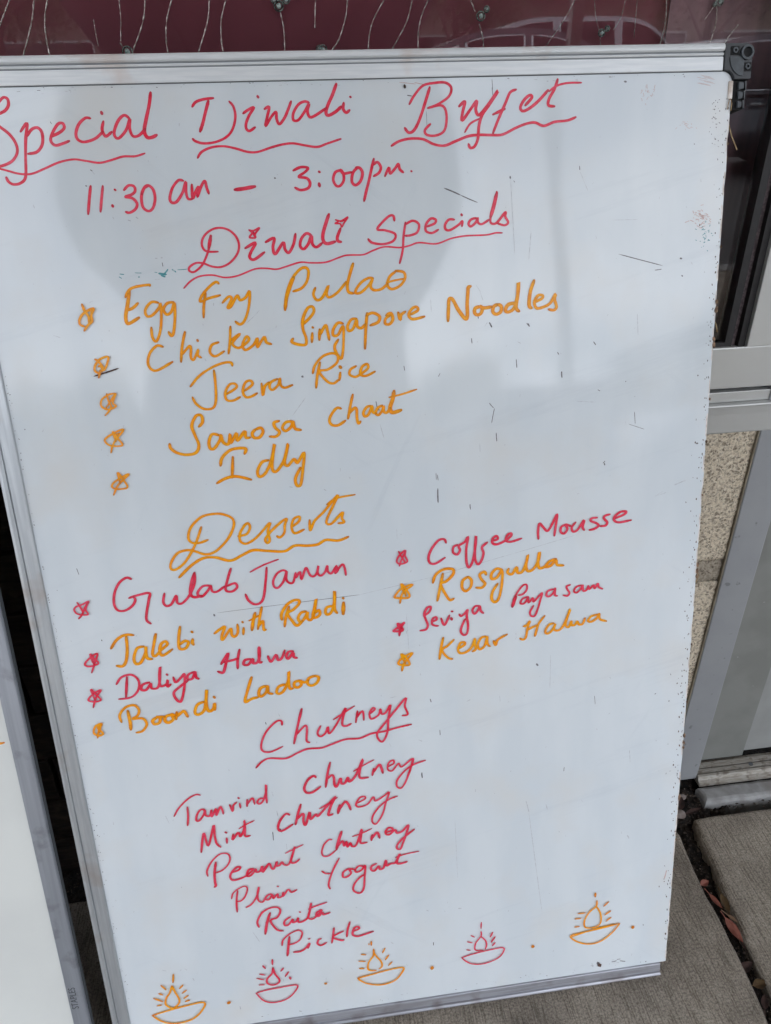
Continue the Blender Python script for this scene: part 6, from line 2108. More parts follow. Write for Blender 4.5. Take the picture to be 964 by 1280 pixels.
def leaf(x, y, z, ln, wd, yaw, tilt, m, label):
    bm = bmesh.new(); rows = []
    for i in range(11):
        t = i/10; w = wd*.5*math.sin(math.pi*min(1, t*1.02))**.8*(1-.35*t); c = .25*ln*(t-.5)**2
        rows.append([bm.verts.new(((t-.5)*ln, s*w, c+abs(s)*w*.45+.0006*noise.noise((t*9, s*4, x*50)))) for s in (-1, -.5, 0, .5, 1)])
    for a, b in zip(rows, rows[1:]):
        for k in range(4): bm.faces.new((a[k], a[k+1], b[k+1], b[k]))
    r = bmesh.ops.solidify(bm, geom=bm.faces[:], thickness=.0004)
    o = bm_obj('dry_leaf', bm, m, smooth=True); o.location = (x, y, z); o.rotation_euler = (R(tilt), R(random.uniform(-12, 12)), R(yaw))
    bm = bmesh.new(); bm_tube(bm, [(-ln*.5-.008, 0, .001), (-ln*.5, 0, ln*.06), (0, 0, .0006), (ln*.45, 0, ln*.05)], lambda t: .0005*(1-.6*t), 5)
    bm_obj('leaf_stalk', bm, m, o)
    tag(o, label, 'leaf', 'dry leaves in the pavement joint')
leaf(.7075, .032, .000, .032, .012, -78, 30, M['leafred'], 'largest pinkish red dry leaf lying in the pavement joint')
leaf(.7050, .070, -.001, .022, .007, -72, 40, M['leafred'], 'narrow red leaf standing in the joint above the largest leaf')
leaf(.7035, .096, -.003, .014, .010, 15, 10, M['leafred'], 'small dull red leaf at the upper part of the joint')
leaf(.7145, .066, -.004, .026, .015, -95, -18, M['leafbrown'], 'curled olive brown leaf against the right slab')
leaf(.7135, .046, -.002, .014, .008, -60, -20, M['leaftan'], 'pale tan pointed leaf just right of the largest red leaf')
leaf(.7000, -.008, -.006, .024, .013, 20, 5, M['leafdark'], 'dark purplish leaf below the red leaves in the joint')
leaf(.7055, -.028, -.005, .020, .013, 5, 8, M['leafbrown'], 'yellow brown leaf lowest in the joint')
leaf(.7120, .018, -.008, .022, .009, -80, -25, M['leafdark'], 'dark narrow leaf beside the lower end of the largest red leaf')
leaf(.7005, -.046, -.006, .017, .010, 60, 0, M['leafdark'], 'dark curled leaf at the bottom end of the joint')
leaf(.7420, .200, -.003, .028, .009, 12, 5, M['leafdark'], 'brown leaf wedged below the corner of the door sill')
leaf(.7300, .214, -.002, .024, .012, 60, 8, M['leafdark'], 'broad brown leaf between the whiteboard and the door jamb')

# ------------------------------------------------------------------ shop front
YW = .25
sf = tag(empty('shop_front', (0, YW, 0)), 'pale metal shop window with stone base behind the whiteboards', 'shop front')
def part(name, a, b, m, bev=0, parent=None, label=None):
    o = box(name, (a[0], a[1]-YW, a[2]), (b[0], b[1]-YW, b[2]), m, parent or sf, bev)
    if label: o['label'] = label
    return o
part('glass_pane', (-2.6, .256, .60), (.664, .262, 2.5), M['glass'])
part('gasket', (.6635, .250, .664), (.6710, .266, 2.5), M['gasket'])
part('glazing_bar', (.6712, .2535, .664), (.6768, .268, 2.5), M['glazingbar'])
part('gasket', (.6770, .2475, .664), (.6838, .266, 2.5), M['gasket'])
part('gasket', (-2.6, .250, .6655), (.6634, .2545, .6705), M['gasket'])
part('window_mullion', (.684, .243, .6665), (.86, .268, 2.5), M['storefront'], .0012); part('inner_frame', (.7005, .269, .60), (.86, .455, 2.5), M['gasket'])
part('window_sill_rail', (-2.6, .2465, .6215), (.86, .33, .6660), M['storefront'], .0015)
part('sill_groove', (-2.6, .256, .6172), (.735, .33, .6216), M['darkhole'])
part('lower_rail', (-2.6, .2485, .6055), (.738, .33, .6170), M['storefront'], .0008)
# flashing: a slightly bowed sheet with a bright lip
bm = bmesh.new(); prof = [(-.004, .6053), (-.0082, .6047), (-.0086, .6034), (-.0074, .6020), (-.0060, .5930), (-.0046, .5720), (-.0040, .5708), (.004, .5708), (.004, .6053)]
prism(bm, prof, 'x', -2.6, .7395)
part_f = bm_obj('sill_flashing', bm, M['storefront'], sf)
part('window_head', (-2.6, .243, 2.5), (.86, .33, 2.62), M['storefront'], .002)
part('upper_wall', (-4.6, .26, 2.62), (5.6, .5, 4.2), M['stucco'])
part('side_pier', (-4.6, .24, -.05), (-2.6, .5, 2.62), M['stucco']); part('side_pier', (1.9, .24, -.05), (5.6, .5, 4.19), M['stucco'])
# stone base right of the boards: two blocks with a broken mortar joint between
def rough_block(name, x0, x1, z0, z1, y, m, amp=.0016, seed=0, lab=None):
    bm = bmesh.new(); nx, nz2 = int((x1-x0)/.004), int((z1-z0)/.004); g_ = []
    for j in range(nz2+1):
        row = []
        for i in range(nx+1):
            x, z = x0+(x1-x0)*i/nx, z0+(z1-z0)*j/nz2
            e = min(i, nx-i, j, nz2-j)
            xx = x + (.0015*noise.noise((z*90, seed, 3)) if i in (0, nx) else 0); zz = z+(.0016*noise.noise((x*70, seed, 7)) if j in (0, nz2) else 0)
            row.append(bm.verts.new((xx, y-YW+amp*noise.fractal((x*150, z*150, seed), 1, 2, 3)+(.0012 if e == 0 else .0003 if e == 1 else 0), zz)))
        g_.append(row)
    for j in range(nz2):
        for i in range(nx): bm.faces.new((g_[j][i], g_[j+1][i], g_[j+1][i+1], g_[j][i+1]))
    bmesh.ops.recalc_face_normals(bm, faces=bm.faces[:])
    if bm.faces[0].normal.y > 0: bmesh.ops.reverse_faces(bm, faces=bm.faces[:])
    r = bmesh.ops.extrude_face_region(bm, geom=bm.faces[:])
    for v in [v for v in r['geom'] if isinstance(v, bmesh.types.BMVert)]: v.co.y += .05
    bmesh.ops.recalc_face_normals(bm, faces=bm.faces[:])
    o = bm_obj(name, bm, m, sf, True)
    if lab: o['label'] = lab
rough_block('stone_block', .46, .7262, .399, .571, .2505, M['stone'], seed=1)
rough_block('stone_block', .46, .7262, -.02, .366, .2505, M['stone'], seed=2)
rough_block('mortar_joint', .46, .7258, .3670, .3982, .2516, M['mortar'], seed=3, lab='recessed grey brown mortar band between the two stone blocks')
part('stone_backing', (.46, .262, -.04), (.7225, .33, .571), M['mortar'])
part('caulk_bead', (.7246, .2478, -.005), (.7262, .262, .5708), M['caulk'], .0005)
# dark rough brick courses seen in the gap between the two boards
z = -.03; k = 0
while z < .56:
    h = .075; off = (k % 2)*.09
    x = -1.2 + off
    while x < .45:
        bm = bmesh.new(); bm_box(bm, (x, 0, z), (min(x+.176, .455), .07, z+h-.006), 0)
        bmesh.ops.subdivide_edges(bm, edges=bm.edges[:], cuts=2, use_grid_fill=True)
        for v in bm.verts:
            if v.co.y < .01: v.co.y += .006*noise.noise(v.co*25)
        bm_obj('brick', bm, M['darkwood'], sf); x += .182
    z += h; k += 1
part('brick_backing', (-4.6, .285, -.05), (.46, .34, .571), M['gasket'])
# door jamb, door frame, door
part('door_jamb', (.7263, .2465, .006), (.7690, .30, 2.5), M['jamb'], .0015)
part('door_frame', (.7695, .272, .012), (.8545, .32, 2.3), M['doorframe'], .001)
dr = tag(empty('shop_door', (.856, .28, .014)), 'grey panelled door right of the stone base', 'door')
def dpart(name, a, b, m, bev=0): return box(name, (a[0]-.856, a[1]-.28, a[2]-.014), (b[0]-.856, b[1]-.28, b[2]-.014), m, dr, bev)
dpart('door_leaf', (.856, .279, .014), (1.70, .315, 2.28), M['doorskin'], .001)
dpart('door_panel', (.890, .2765, .079), (1.66, .2795, .60), M['doorskin'], .0012)
dpart('door_panel', (.890, .2765, .66), (1.66, .2795, 2.2), M['doorskin'], .0012)
bmh = bmesh.new(); bm_tube(bmh, [(.06, -.006, .93), (.06, -.05, .93), (.06, -.05, 1.13), (.06, -.006, 1.13)], .008, 8); bm_obj('door_handle', bmh, M['chrome'], dr, True)
th = tag(empty('door_threshold', (.769, .24, 0)), 'worn ribbed metal threshold at the foot of the door', 'threshold')
prof = [(-.004, .0), (-.004, .0050), (.001, .0075), (.0035, .0125), (.007, .0132), (.0074, .0080), (.0092, .0080), (.0096, .0134), (.0155, .0136), (.0159, .0080), (.0179, .0080), (.0183, .0138), (.0265, .0140), (.028, .0090), (.034, .0090), (.034, 0)]
bm = bmesh.new(); prism(bm, prof, 'x', 0, .96); bm_obj('ribbed_plate', bm, M['threshold'], th)
bm = bmesh.new(); cyl(bm, (.088, 0), .0032, -.0005, .0005, 14)
for v in bm.verts: v.co = Vector((v.co.x, .0135+v.co.z, .0142+v.co.y))
bm_obj('screw', bm, M['groove'], th)
tag(slab([(.7665, .2085), (1.75, .198), (1.75, .2335), (.7640, .2355)], 'door_sill', top=.002, depth=.05, m=M['sillconc'], wob=.0018))
# curtain and what is inside
ct = tag(empty('curtain', (0, .302, .5)), 'maroon curtain with silver embroidered strands behind the window glass', 'curtain')
bm = bmesh.new(); rows = []
for i in range(141):
    x = -1.9 + 2.475*i/140; yy = .0025*math.sin(x*19)+.0018*math.sin(x*41+1)
    rows.append((bm.verts.new((x, yy, .06)), bm.verts.new((x, yy, 1.95))))
for a, b in zip(rows, rows[1:]): bm.faces.new((a[0], b[0], b[1], a[1]))
r = bmesh.ops.solidify(bm, geom=bm.faces[:], thickness=.0012)
bm_obj('curtain_cloth', bm, M['curtain'], ct, True)
box('curtain_lining', (.5765, -.002, .06), (.7, .002, 1.95), M['lining'], ct)  # added panel, coloured for the darker interior and reflection beside the curtain
for f, s in STRANDS:
    p = [tuple(map(float, q.split(','))) for q in s.split()]
    if p[0][1] > .955 and f == 1:      # the strand wanders on up the curtain
        ph_ = p[0][0]*37; p = [(p[0][0]+.012*math.sin(ph_+q*.9)-.012*math.sin(ph_), p[0][1]+.045*q) for q in range(20, 0, -1)] + p
    c = catmull(p, 8); bm = bmesh.new()
    bm_tube(bm, [(a, -.0065-.0006*noise.noise((a*400, b*400, 0)), b-.5) for a, b in c], lambda t, f=f: .00050*(f**.6)*(1+.35*math.sin(t*260)), 5)
    bm_obj('embroidered_strand', bm, M['silver'], ct)
for x, z, r in BEADS:
    bm = bmesh.new(); bmesh.ops.create_uvsphere(bm, u_segments=14, v_segments=8, radius=r*.62)
    for v in bm.verts: v.co = Vector((v.co.x+x, v.co.y*.55-.0085, v.co.z+z-.5))
    b_ = bm_obj('glass_bead', bm, M['bead'], ct, True)
    bm = bmesh.new(); seg = 22; rings = []
    for k in range(seg):
        a = 2*math.pi*k/seg; rings.append([bm.verts.new((x+math.cos(a)*(r+.0007*math.cos(q)), -.0075+.0007*math.sin(q), z-.5+math.sin(a)*(r+.0007*math.cos(q)))) for q in (0, 1.57, 3.14, 4.71)])
    for k in range(seg):
        for q in range(4): bm.faces.new((rings[k][q], rings[(k+1) % seg][q], rings[(k+1) % seg][(q+1) % 4], rings[k][(q+1) % 4]))
    bm_obj('bead_setting', bm, M['beadring'], ct, True)
tag(box('interior_wall', (-3, .46, 0), (1.9, .5, 2.62), M['interior']), 'dark brown wall inside the shop', 'wall', kind='structure')

# ------------------------------------------------------------------ whiteboards
LEAN = R(14); H = .9128
wb = tag(empty('whiteboard', (0, 0, .0195), (-LEAN, 0, 0)), 'whiteboard covered with a handwritten Diwali buffet menu, leaning on the window', 'whiteboard')
def edge_u(v):    # ragged right edge where the frame has come off
    return .600 + .0014*math.sin(math.pi*v/H) + .0006*noise.noise((v*60, 0, 0)) + .0004*noise.noise((v*260, 4, 0))
out = [(0, 0)] + [(.6*i/12, 0) for i in range(1, 12)]
N = 150
out += [(edge_u(H*i/N), H*i/N) for i in range(N+1) if H*i/N < H-.0085]
for a in range(0, 91, 10): out.append((.5915+.0085*math.cos(R(a)), H-.0085+.0085*math.sin(R(a))))
out += [(0, H)]
prism_obj('writing_surface', out, 'y', 0, .0012, M['board'], wb)
core = [(.002, .002)] + [(edge_u(H*i/N) + .0005 + .0016*max(0, noise.noise((i*.31, 9, 0)))**1.5 + .0012*max(0, noise.noise((i*.9, 2, 0))-.25), H*i/N) for i in range(1, N-1)] + [(.59, H-.002), (.002, H-.002)]
prism_obj('board_core', core, 'y', .0013, .0105, M['cardboard'], wb)
# frame pieces
def rail(name, prof, axis, d0, d1, m, parent, label=None):
    bm = bmesh.new(); prism(bm, prof, axis, d0, d1); o = bm_obj(name, bm, m, parent)
    if label: o['label'] = label
    return o
t0 = H
top_prof = [(.0006, t0+.0002), (-.0016, t0+.0003), (-.0019, t0+.0008), (-.0019, t0+.0098), (-.0014, t0+.0101), (-.0006, t0+.0103), (-.0006, t0+.0108), (-.0019, t0+.0111), (-.0023, t0+.0120), (-.0019, t0+.0127), (-.0004, t0+.0130), (-.0004, t0+.0137), (-.0022, t0+.0140),
            (-.0034, t0+.0150), (-.0038, t0+.0165), (-.0034, t0+.0180), (-.0020, t0+.0194), (.0015, t0+.0204), (.006, t0+.0204), (.0235, t0+.0200), (.0235, t0+.0002)]
rail('top_rail', top_prof, 'x', -.0185, .5903, M['alurail'], wb)
for za, zb in ((.01005, .01085), (.0129, .0138), (-.0001, .00035)): box('rail_groove', (-.0184, -.0014 if za > 0 else -.0012, t0+za), (.5902, .0, t0+zb), M['railgroove'] if za > 0 else M['groove'], wb)  # dark strips painting shade into the rail grooves and panel gap
lp = [(0.0002, .0006), (-.0006, -.0016), (-.0012, -.0019), (-.0108, -.0021), (-.0112, -.0012), (-.0118, -.0012), (-.0122, -.0026), (-.0150, -.0030), (-.0174, -.0024), (-.0182, .0002), (-.0182, .0235), (0.0002, .0235)]
bm = bmesh.new(); prism(bm, lp, 'z', -.0165, t0+.0001); bm_obj('side_rail', bm, M['alu'], wb)
bp_ = [(.0006, -.0002), (-.0016, -.0004), (-.0020, -.0010), (-.0024, -.0100), (-.0016, -.0105), (-.0016, -.0112), (-.0034, -.0118), (-.0044, -.0136), (-.0040, -.0152), (-.0020, -.0162), (.004, -.0164), (.0235, -.0164), (.0235, -.0002)]
rail('bottom_rail', bp_, 'x', .0004, .5925, M['alubottom'], wb)
box('rail_stub', (.5972, -.0014, .8925), (.6006, .006, .9058), M['whitepaint'], wb, .0006)
# black plastic corner with ring, screw bosses and a slotted leg
cc = empty('corner_bracket'); cc.parent = wb
pl = [(.5903, .9320), (.6085, .9318)] + [(.6085+.0056*math.sin(R(a)), .9262+.0056*math.cos(R(a))) for a in range(15, 91, 15)] + [(.6143, .9065)]
pl += [(.5915+.0089*math.cos(R(a)), .9043+.0089*math.sin(R(a))) for a in range(14, 97, 8)]
prism_obj('bracket_plate', pl, 'y', -.0030, .0180, M['blackplastic'], cc, .0004)
bm = bmesh.new(); cyl(bm, (.6088, .9250), .0053, -.0052, -.0031, 28, .0037); bm_obj('ring', bm, M['blackplastic2'], cc)
bm = bmesh.new(); cyl(bm, (.6088, .9250), .0036, -.0036, -.0031, 24); bm_obj('ring_hole', bm, M['darkhole'], cc)
for c in ((.5988, .9266), (.6101, .9150)):
    s = .0034
    prism_obj('boss_recess', [(c[0]-s, c[1]-s*.95), (c[0]+s, c[1]-s*.95), (c[0]+s, c[1]+s*.9), (c[0]-s, c[1]+s*.9)], 'y', -.0035, -.0031, M['darkhole'], cc)
    bm = bmesh.new(); cyl(bm, c, .0021, -.0046, -.0036, 18, .0010); bm_obj('screw_boss', bm, M['blackplastic2'], cc)
q = [(.5925, .9225), (.6050, .9225), (.6068, .9180), (.6068, .9085)] + [(.6068-.0143*math.sin(R(a)), .9085+.0140*(1-math.cos(R(a)))) for a in (15, 30, 45, 60, 75)]
prism_obj('raised_quadrant', [(.5950, .9222), (.6046, .9222), (.6070, .9190), (.6070, .9085)] + [(.6070-.0120*math.sin(R(a)), .9222-.0137*math.cos(R(a))) for a in range(10, 90, 10)], 'y', -.0038, -.0031, M['blackplastic2'], cc)
prism_obj('bracket_leg', [(.6010, .9062), (.6128, .9062), (.6118, .8870), (.6108, .8852), (.6018, .8852)], 'y', .0010, .0160, M['darkhole'], cc, .0003)
for k, (za, zb) in enumerate(((.9050, .8993), (.8982, .8925), (.8912, .8860))):
    prism_obj('leg_block', [(.6052, za), (.6098-.0004*k, za-.0008), (.6098-.0004*k, zb+.0008), (.6054, zb)], 'y', -.0016, .0008, M['blackplastic2'], cc, .0003)
    prism_obj('leg_tooth', [(.6104-.0004*k, za+.0003), (.6122-.0004*k, za+.0003), (.6120-.0004*k, zb-.0002), (.6112-.0004*k, zb-.0002)], 'y', -.0012, .0009, M['blackplastic'], cc)
bm = bmesh.new()
for k in range(26):
    v0 = .004+.034*k; ln_ = random.uniform(.012, .033); pts = [(edge_u(v0+ln_*q/4)-.0005-random.uniform(0, .0003), v0+ln_*q/4) for q in range(5)]
    ribbon(bm, pts, random.uniform(.0006, .0012), .00004+k*1e-7, seed=k+500, taper=.3, vary=.3, step=1e-7)
tag(bm_obj('worn_rim', bm, M['whitepaint'], wb), kind='stuff')
# torn bits at the raw edge, each a flake of board core
for v, r in ((.735, .0022), (.728, .003), (.703, .0022), (.698, .0026), (.611, .0016), (.49, .0022), (.484, .0026), (.478, .002), (.30, .0028), (.292, .0022), (.286, .0018), (.225, .0028), (.222, .002), (.405, .0015), (.13, .0014), (.86, .001), (.56, .0012), (.34, .0014), (.17, .0016), (.65, .0012), (.78, .0012)):
    x = edge_u(v)+.0004; n_ = 9
    P = [(x+math.cos(6.28*k/n_)*r*random.uniform(.25, .6), v+math.sin(6.28*k/n_)*r*random.uniform(.6, 1.1)) for k in range(n_)]
    prism_obj('torn_flake', P, 'y', -.0012, .0012, M['cardboard'], wb)
for pts, rr in (([(.6005, .003, .8800), (.6012, .002, .8745), (.6040, .001, .8655), (.6082, -.001, .8555), (.6086, -.001, .8548)], .00055), ([(.5990, -.001, .8935), (.5975, -.0015, .8895), (.5972, -.0012, .8850)], .0004),
                ([(.5995, -.001, .893), (.6004, -.0015, .889), (.6002, -.0012, .884)], .0004), ([(.6005, .003, .862), (.6018, .002, .85), (.6008, .002, .835), (.6012, .003, .82)], .0003), ([(.602, .003, .719), (.6035, .002, .715), (.6052, .002, .7085)], .0005), ([(.602, .003, .485), (.6035, -.001, .479), (.6005, -.002, .472)], .0005)):
    bm = bmesh.new(); bm_tube(bm, pts, rr, 6); bm_obj('loose_fibre', bm, M['straw'], wb, True)
# handwriting: every word, star, underline and lamp drawing is ink lying on the surface
si = 0
for kind, label, c, strokes in INK:
    bm = bmesh.new()
    for w, s in strokes:
        pts = [tuple(float(v)/1000 for v in q.split(',')) for q in s.split()]
        ribbon(bm, pts, w/1000, .00008+si*.0000035, seed=si); si += 1
    o = bm_obj(kind, bm, M[c], wb); o['label'] = label
tones = {}
for k, ln in enumerate(MARKS.split('\n')):
    t, a, b, c, d, w = ln.split(); a, b, c, d, w = [float(v)/1000 for v in (a, b, c, d, w)]
    bm = tones.setdefault(t, bmesh.new()); w *= {'k': .72, 'g': .7}.get(t, .9)
    ribbon(bm, [(a, b), ((a+c)/2+w*.15*random.uniform(-1, 1), (b+d)/2+w*.15*random.uniform(-1, 1)), (c, d)], w, .00005+(.0011 if w > .0012 and t == 'b' else 0) + k*1e-8, seed=k, taper=.3, vary=.3, step=1e-7)
for t, bm in tones.items():
    tag(bm_obj({'k': 'dark_scuffs', 'g': 'grey_scuffs', 'b': 'brown_scuffs', 't': 'teal_stain', 'p': 'pink_stain', 'w': 'pale_scuffs'}[t], bm, M['mark'+t] if t != 't' else M['teal'], wb), kind='stuff')
# second board on the left
w2 = tag(empty('whiteboard', (-.0395, 0, .0195), (-LEAN, 0, 0)), 'second whiteboard at the far left edge with one orange mark near its frame', 'whiteboard')
prism_obj('writing_surface', [(-.62, 0), (-.017, 0), (-.017, H), (-.62, H)], 'y', 0, .0010, M['board2'], w2)
prism_obj('board_core', [(-.619, .001), (-.018, .001), (-.018, H-.001), (-.619, H-.001)], 'y', .0011, .010, M['cardboard'], w2)
lp2 = [(-.0172, .0006), (-.0166, -.0016), (-.0160, -.0020), (-.0030, -.0026), (-.0010, -.0024), (0, -.0006), (0, .0055), (-.0172, .0055)]
bm = bmesh.new(); prism(bm, lp2, 'z', -.0165, H+.018); bm_obj('side_rail', bm, M['alu2'], w2)
bm = bmesh.new(); prism(bm, [(p[0]-.62+.0172-.0002 if 0 else -.62-.0172-p[0]+.0, p[1]) for p in lp2], 'z', -.0165, H+.018); bm_obj('side_rail', bm, M['alu2'], w2)
rail('top_rail', [(p[0], p[1]+.0002) for p in top_prof], 'x', -.62, -.0173, M['alurail'], w2); rail('bottom_rail', bp_, 'x', -.62, -.0173, M['alu2'], w2)
bm = bmesh.new(); bm_box(bm, (.0001, .001, -.016), (.0006, .0060, H+.016)); bm_obj('edge_strip', bm, M['groove'], w2)
bm = bmesh.new(); ribbon(bm, [(-.05, .3755), (-.034, .3770), (-.0225, .3785)], .0026, .0001); o = bm_obj('pen_mark', bm, M['O'], w2)
tc_ = bpy.data.curves.new('maker_text', 'FONT'); tc_.body = 'STAPLES'; tc_.size = .0098; tc_.extrude = .00008; tc_.align_x = 'CENTER'; tc_.align_y = 'CENTER'; tc_.space_character = 1.02
to = bpy.data.objects.new('tmp', tc_); COL.objects.link(to); bpy.context.view_layer.update()
me = bpy.data.meshes.new_from_object(to.evaluated_get(bpy.context.evaluated_depsgraph_get())); bpy.data.objects.remove(to)
me.materials.clear(); tx = link('maker_name', me, M['groove'], w2); tx.data.transform(Matrix.Scale(.78, 4, (1, 0, 0)))
tx.rotation_euler = (R(90), R(-90), 0); tx.location = (-.0105, -.00245, .0728)
bm = bmesh.new()
for a, b in (((-.0145, .0870), (-.0065, .0870)), ((-.0065, .0870), (-.0065, .0590)), ((-.0145, .0590), (-.0065, .0590)), ((-.0145, .0870), (-.0145, .0590))): ribbon(bm, [a, b], .0004, .00238, taper=1, vary=0)
bm_obj('name_border', bm, M['alu'], w2)

# ------------------------------------------------------------------ canopy over the pavement
cp = tag(empty('canopy', (0, YW, 2.66)), 'flat canopy over the pavement in front of the shop', 'canopy')
box('soffit', (-4.6, -2.85, .0), (5.6, -.002, .06), M['soffit'], cp)
box('fascia', (-4.6, -2.92, -.05), (5.6, -2.853, .45), M['storefront'], cp, .01)
box('canopy_roof', (-4.6, -2.85, .063), (5.6, -.002, .2), M['roof'], cp)
for x, lb in ((1.46, 'slim grey canopy post behind and right of the camera'), (-2.7, 'slim grey canopy post standing to the left')):
    p_ = tag(empty('canopy_post', (x, -2.48, 0), (0, 0, 0)), lb, 'post', 'canopy posts at the kerb')
    box('shaft', (-.025, -.025, .012), (.025, .025, 2.66), M['storefront'], p_, .006); box('foot_plate', (-.08, -.08, .0), (.08, .08, .011), M['storefront'], p_, .002)
# ------------------------------------------------------------------ what the glass and the board reflect
def eval_mesh(o):
    bpy.context.view_layer.update(); me = bpy.data.meshes.new_from_object(o.evaluated_get(bpy.context.evaluated_depsgraph_get())); return me
def skin(name, pts, edges, rad, m, parent, sub=2, root=0):
    me = bpy.data.meshes.new(name); me.from_pydata(pts, edges, []); o = bpy.data.objects.new(name, me); COL.objects.link(o)
    o.modifiers.new('s', 'SKIN'); s = o.modifiers.new('u', 'SUBSURF'); s.levels = sub; s.render_levels = sub
    for i, r in enumerate(rad):
        v = me.skin_vertices[0].data[i]; v.radius = r if isinstance(r, tuple) else (r, r); v.use_root = (i == root)
    me2 = eval_mesh(o); bpy.data.objects.remove(o); me2.materials.clear(); return link(name, me2, m, parent, True)
PX, PY = .19, -.88
PS = 1.12     # a tall, broad person
pr = tag(empty('person', (PX, PY, 0)), 'person in a dark coat holding up a phone to photograph the menu board', 'person')
pr.scale = (PS, PS, PS)
hand_l, hand_r = Vector((CAM.x-.095-PX, CAM.y-.05-PY, CAM.z-.02))/PS, Vector((CAM.x+.075-PX, CAM.y-.05-PY, CAM.z-.02))/PS
P = [(0, 0, .86), (0, -.01, 1.05), (0, 0, 1.25), (0, 0, 1.38), (0, .01, 1.44), (0, .015, 1.50),
     (-.25, .0, 1.34), (-.31, .04, 1.08), tuple(hand_l+Vector((-.05, -.06, -.02))), (.25, .0, 1.34), (.31, .04, 1.08), tuple(hand_r+Vector((.05, -.06, -.02))),
     (-.09, 0, .80), (-.105, .01, .46), (-.11, -.02, .07), (-.115, .09, .035), (.09, 0, .80), (.105, .01, .46), (.11, -.02, .07), (.115, .09, .035)]
E_ = [(0, 1), (1, 2), (2, 3), (3, 4), (4, 5), (3, 6), (6, 7), (7, 8), (3, 9), (9, 10), (10, 11), (0, 12), (12, 13), (13, 14), (14, 15), (0, 16), (16, 17), (17, 18), (18, 19)]
rad = [(.27, .15), (.25, .15), (.27, .14), (.21, .12), .055, .05, .13, .10, .045, .13, .10, .045, .20, .20, .10, .05, .20, .20, .10, .05]  # hips and legs widened to shade the lower board
skin('body', P, E_, rad, M['coat'], pr)
bm = bmesh.new(); bmesh.ops.create_uvsphere(bm, u_segments=24, v_segments=18, radius=.1)
for v in bm.verts:
    c = v.co; c.x *= .76; c.y *= .95; c.z *= 1.15
    if c.y > .06 and abs(c.x) < .018 and -.04 < c.z < .02: c.y += .018
    if c.z < -.03: c.x *= .86; c.y += .006
    c += Vector((0, .03, 1.60))
hd = bm_obj('head', bm, M['skin'], pr, True)
bm = bmesh.new(); bmesh.ops.create_uvsphere(bm, u_segments=24, v_segments=16, radius=.108)
for v in list(bm.verts):
    c = v.co; c.x *= .78; c.y *= .98; c.z *= 1.14
    if c.y > .02 and c.z < .05: c.y *= .55; c.x *= .9
    c += Vector((0, .018, 1.612))
bm_obj('hair', bm, M['hair'], pr, True)
for s in (-1, 1):
    bm = bmesh.new(); bmesh.ops.create_uvsphere(bm, u_segments=10, v_segments=8, radius=.012)
    for v in bm.verts: v.co += Vector((s*.03, .118, 1.605))
    bm_obj('eye', bm, M['lamp'], hd, True)
    bm = bmesh.new(); bmesh.ops.create_uvsphere(bm, u_segments=10, v_segments=8, radius=.022)
    for v in bm.verts: v.co = Vector((v.co.x*.4+s*.078, v.co.y*.8+.02, v.co.z*1.3+1.59))
    bm_obj('ear', bm, M['skin'], hd, True)
    h0 = hand_l if s < 0 else hand_r; wr = h0+Vector((s*.05, -.06, -.02)); palm = h0+Vector((s*.022, -.022, -.005))
    pts = [tuple(wr), tuple(palm)]; ed = [(0, 1)]; rd = [.024, (.026, .016)]
    for k in range(4):
        a = len(pts); z_ = .030-.020*k; ln = (.9, 1, .95, .75)[k]
        pts += [tuple(palm+Vector((-s*.012, .010, z_))), tuple(palm+Vector((-s*.028*ln, .020, z_+.002))), tuple(palm+Vector((-s*.05*ln, .016, z_+.003)))]
        ed += [(1, a), (a, a+1), (a+1, a+2)]; rd += [.0095, .0085, .007]
    a = len(pts); pts += [tuple(palm+Vector((-s*.01, -.014, .014))), tuple(palm+Vector((-s*.032, -.012, .024))), tuple(palm+Vector((-s*.052, -.006, .03)))]
    ed += [(1, a), (a, a+1), (a+1, a+2)]; rd += [.012, .010, .008]
    skin('hand', pts, ed, rd, M['skin'], pr, 1)
ph = tag(empty('phone', tuple(CAM)), 'dark phone held in both hands in front of the menu board', 'phone'); ph.rotation_euler = cam.rotation_euler
ph.rotation_euler = cam.matrix_world.to_euler()
box('phone_case', (-.095, -.03, .006), (.06, .045, .015), M['blackplastic'], ph, .003); box('phone_screen', (-.091, -.026, .0151), (.056, .041, .0156), M['carglass'], ph)

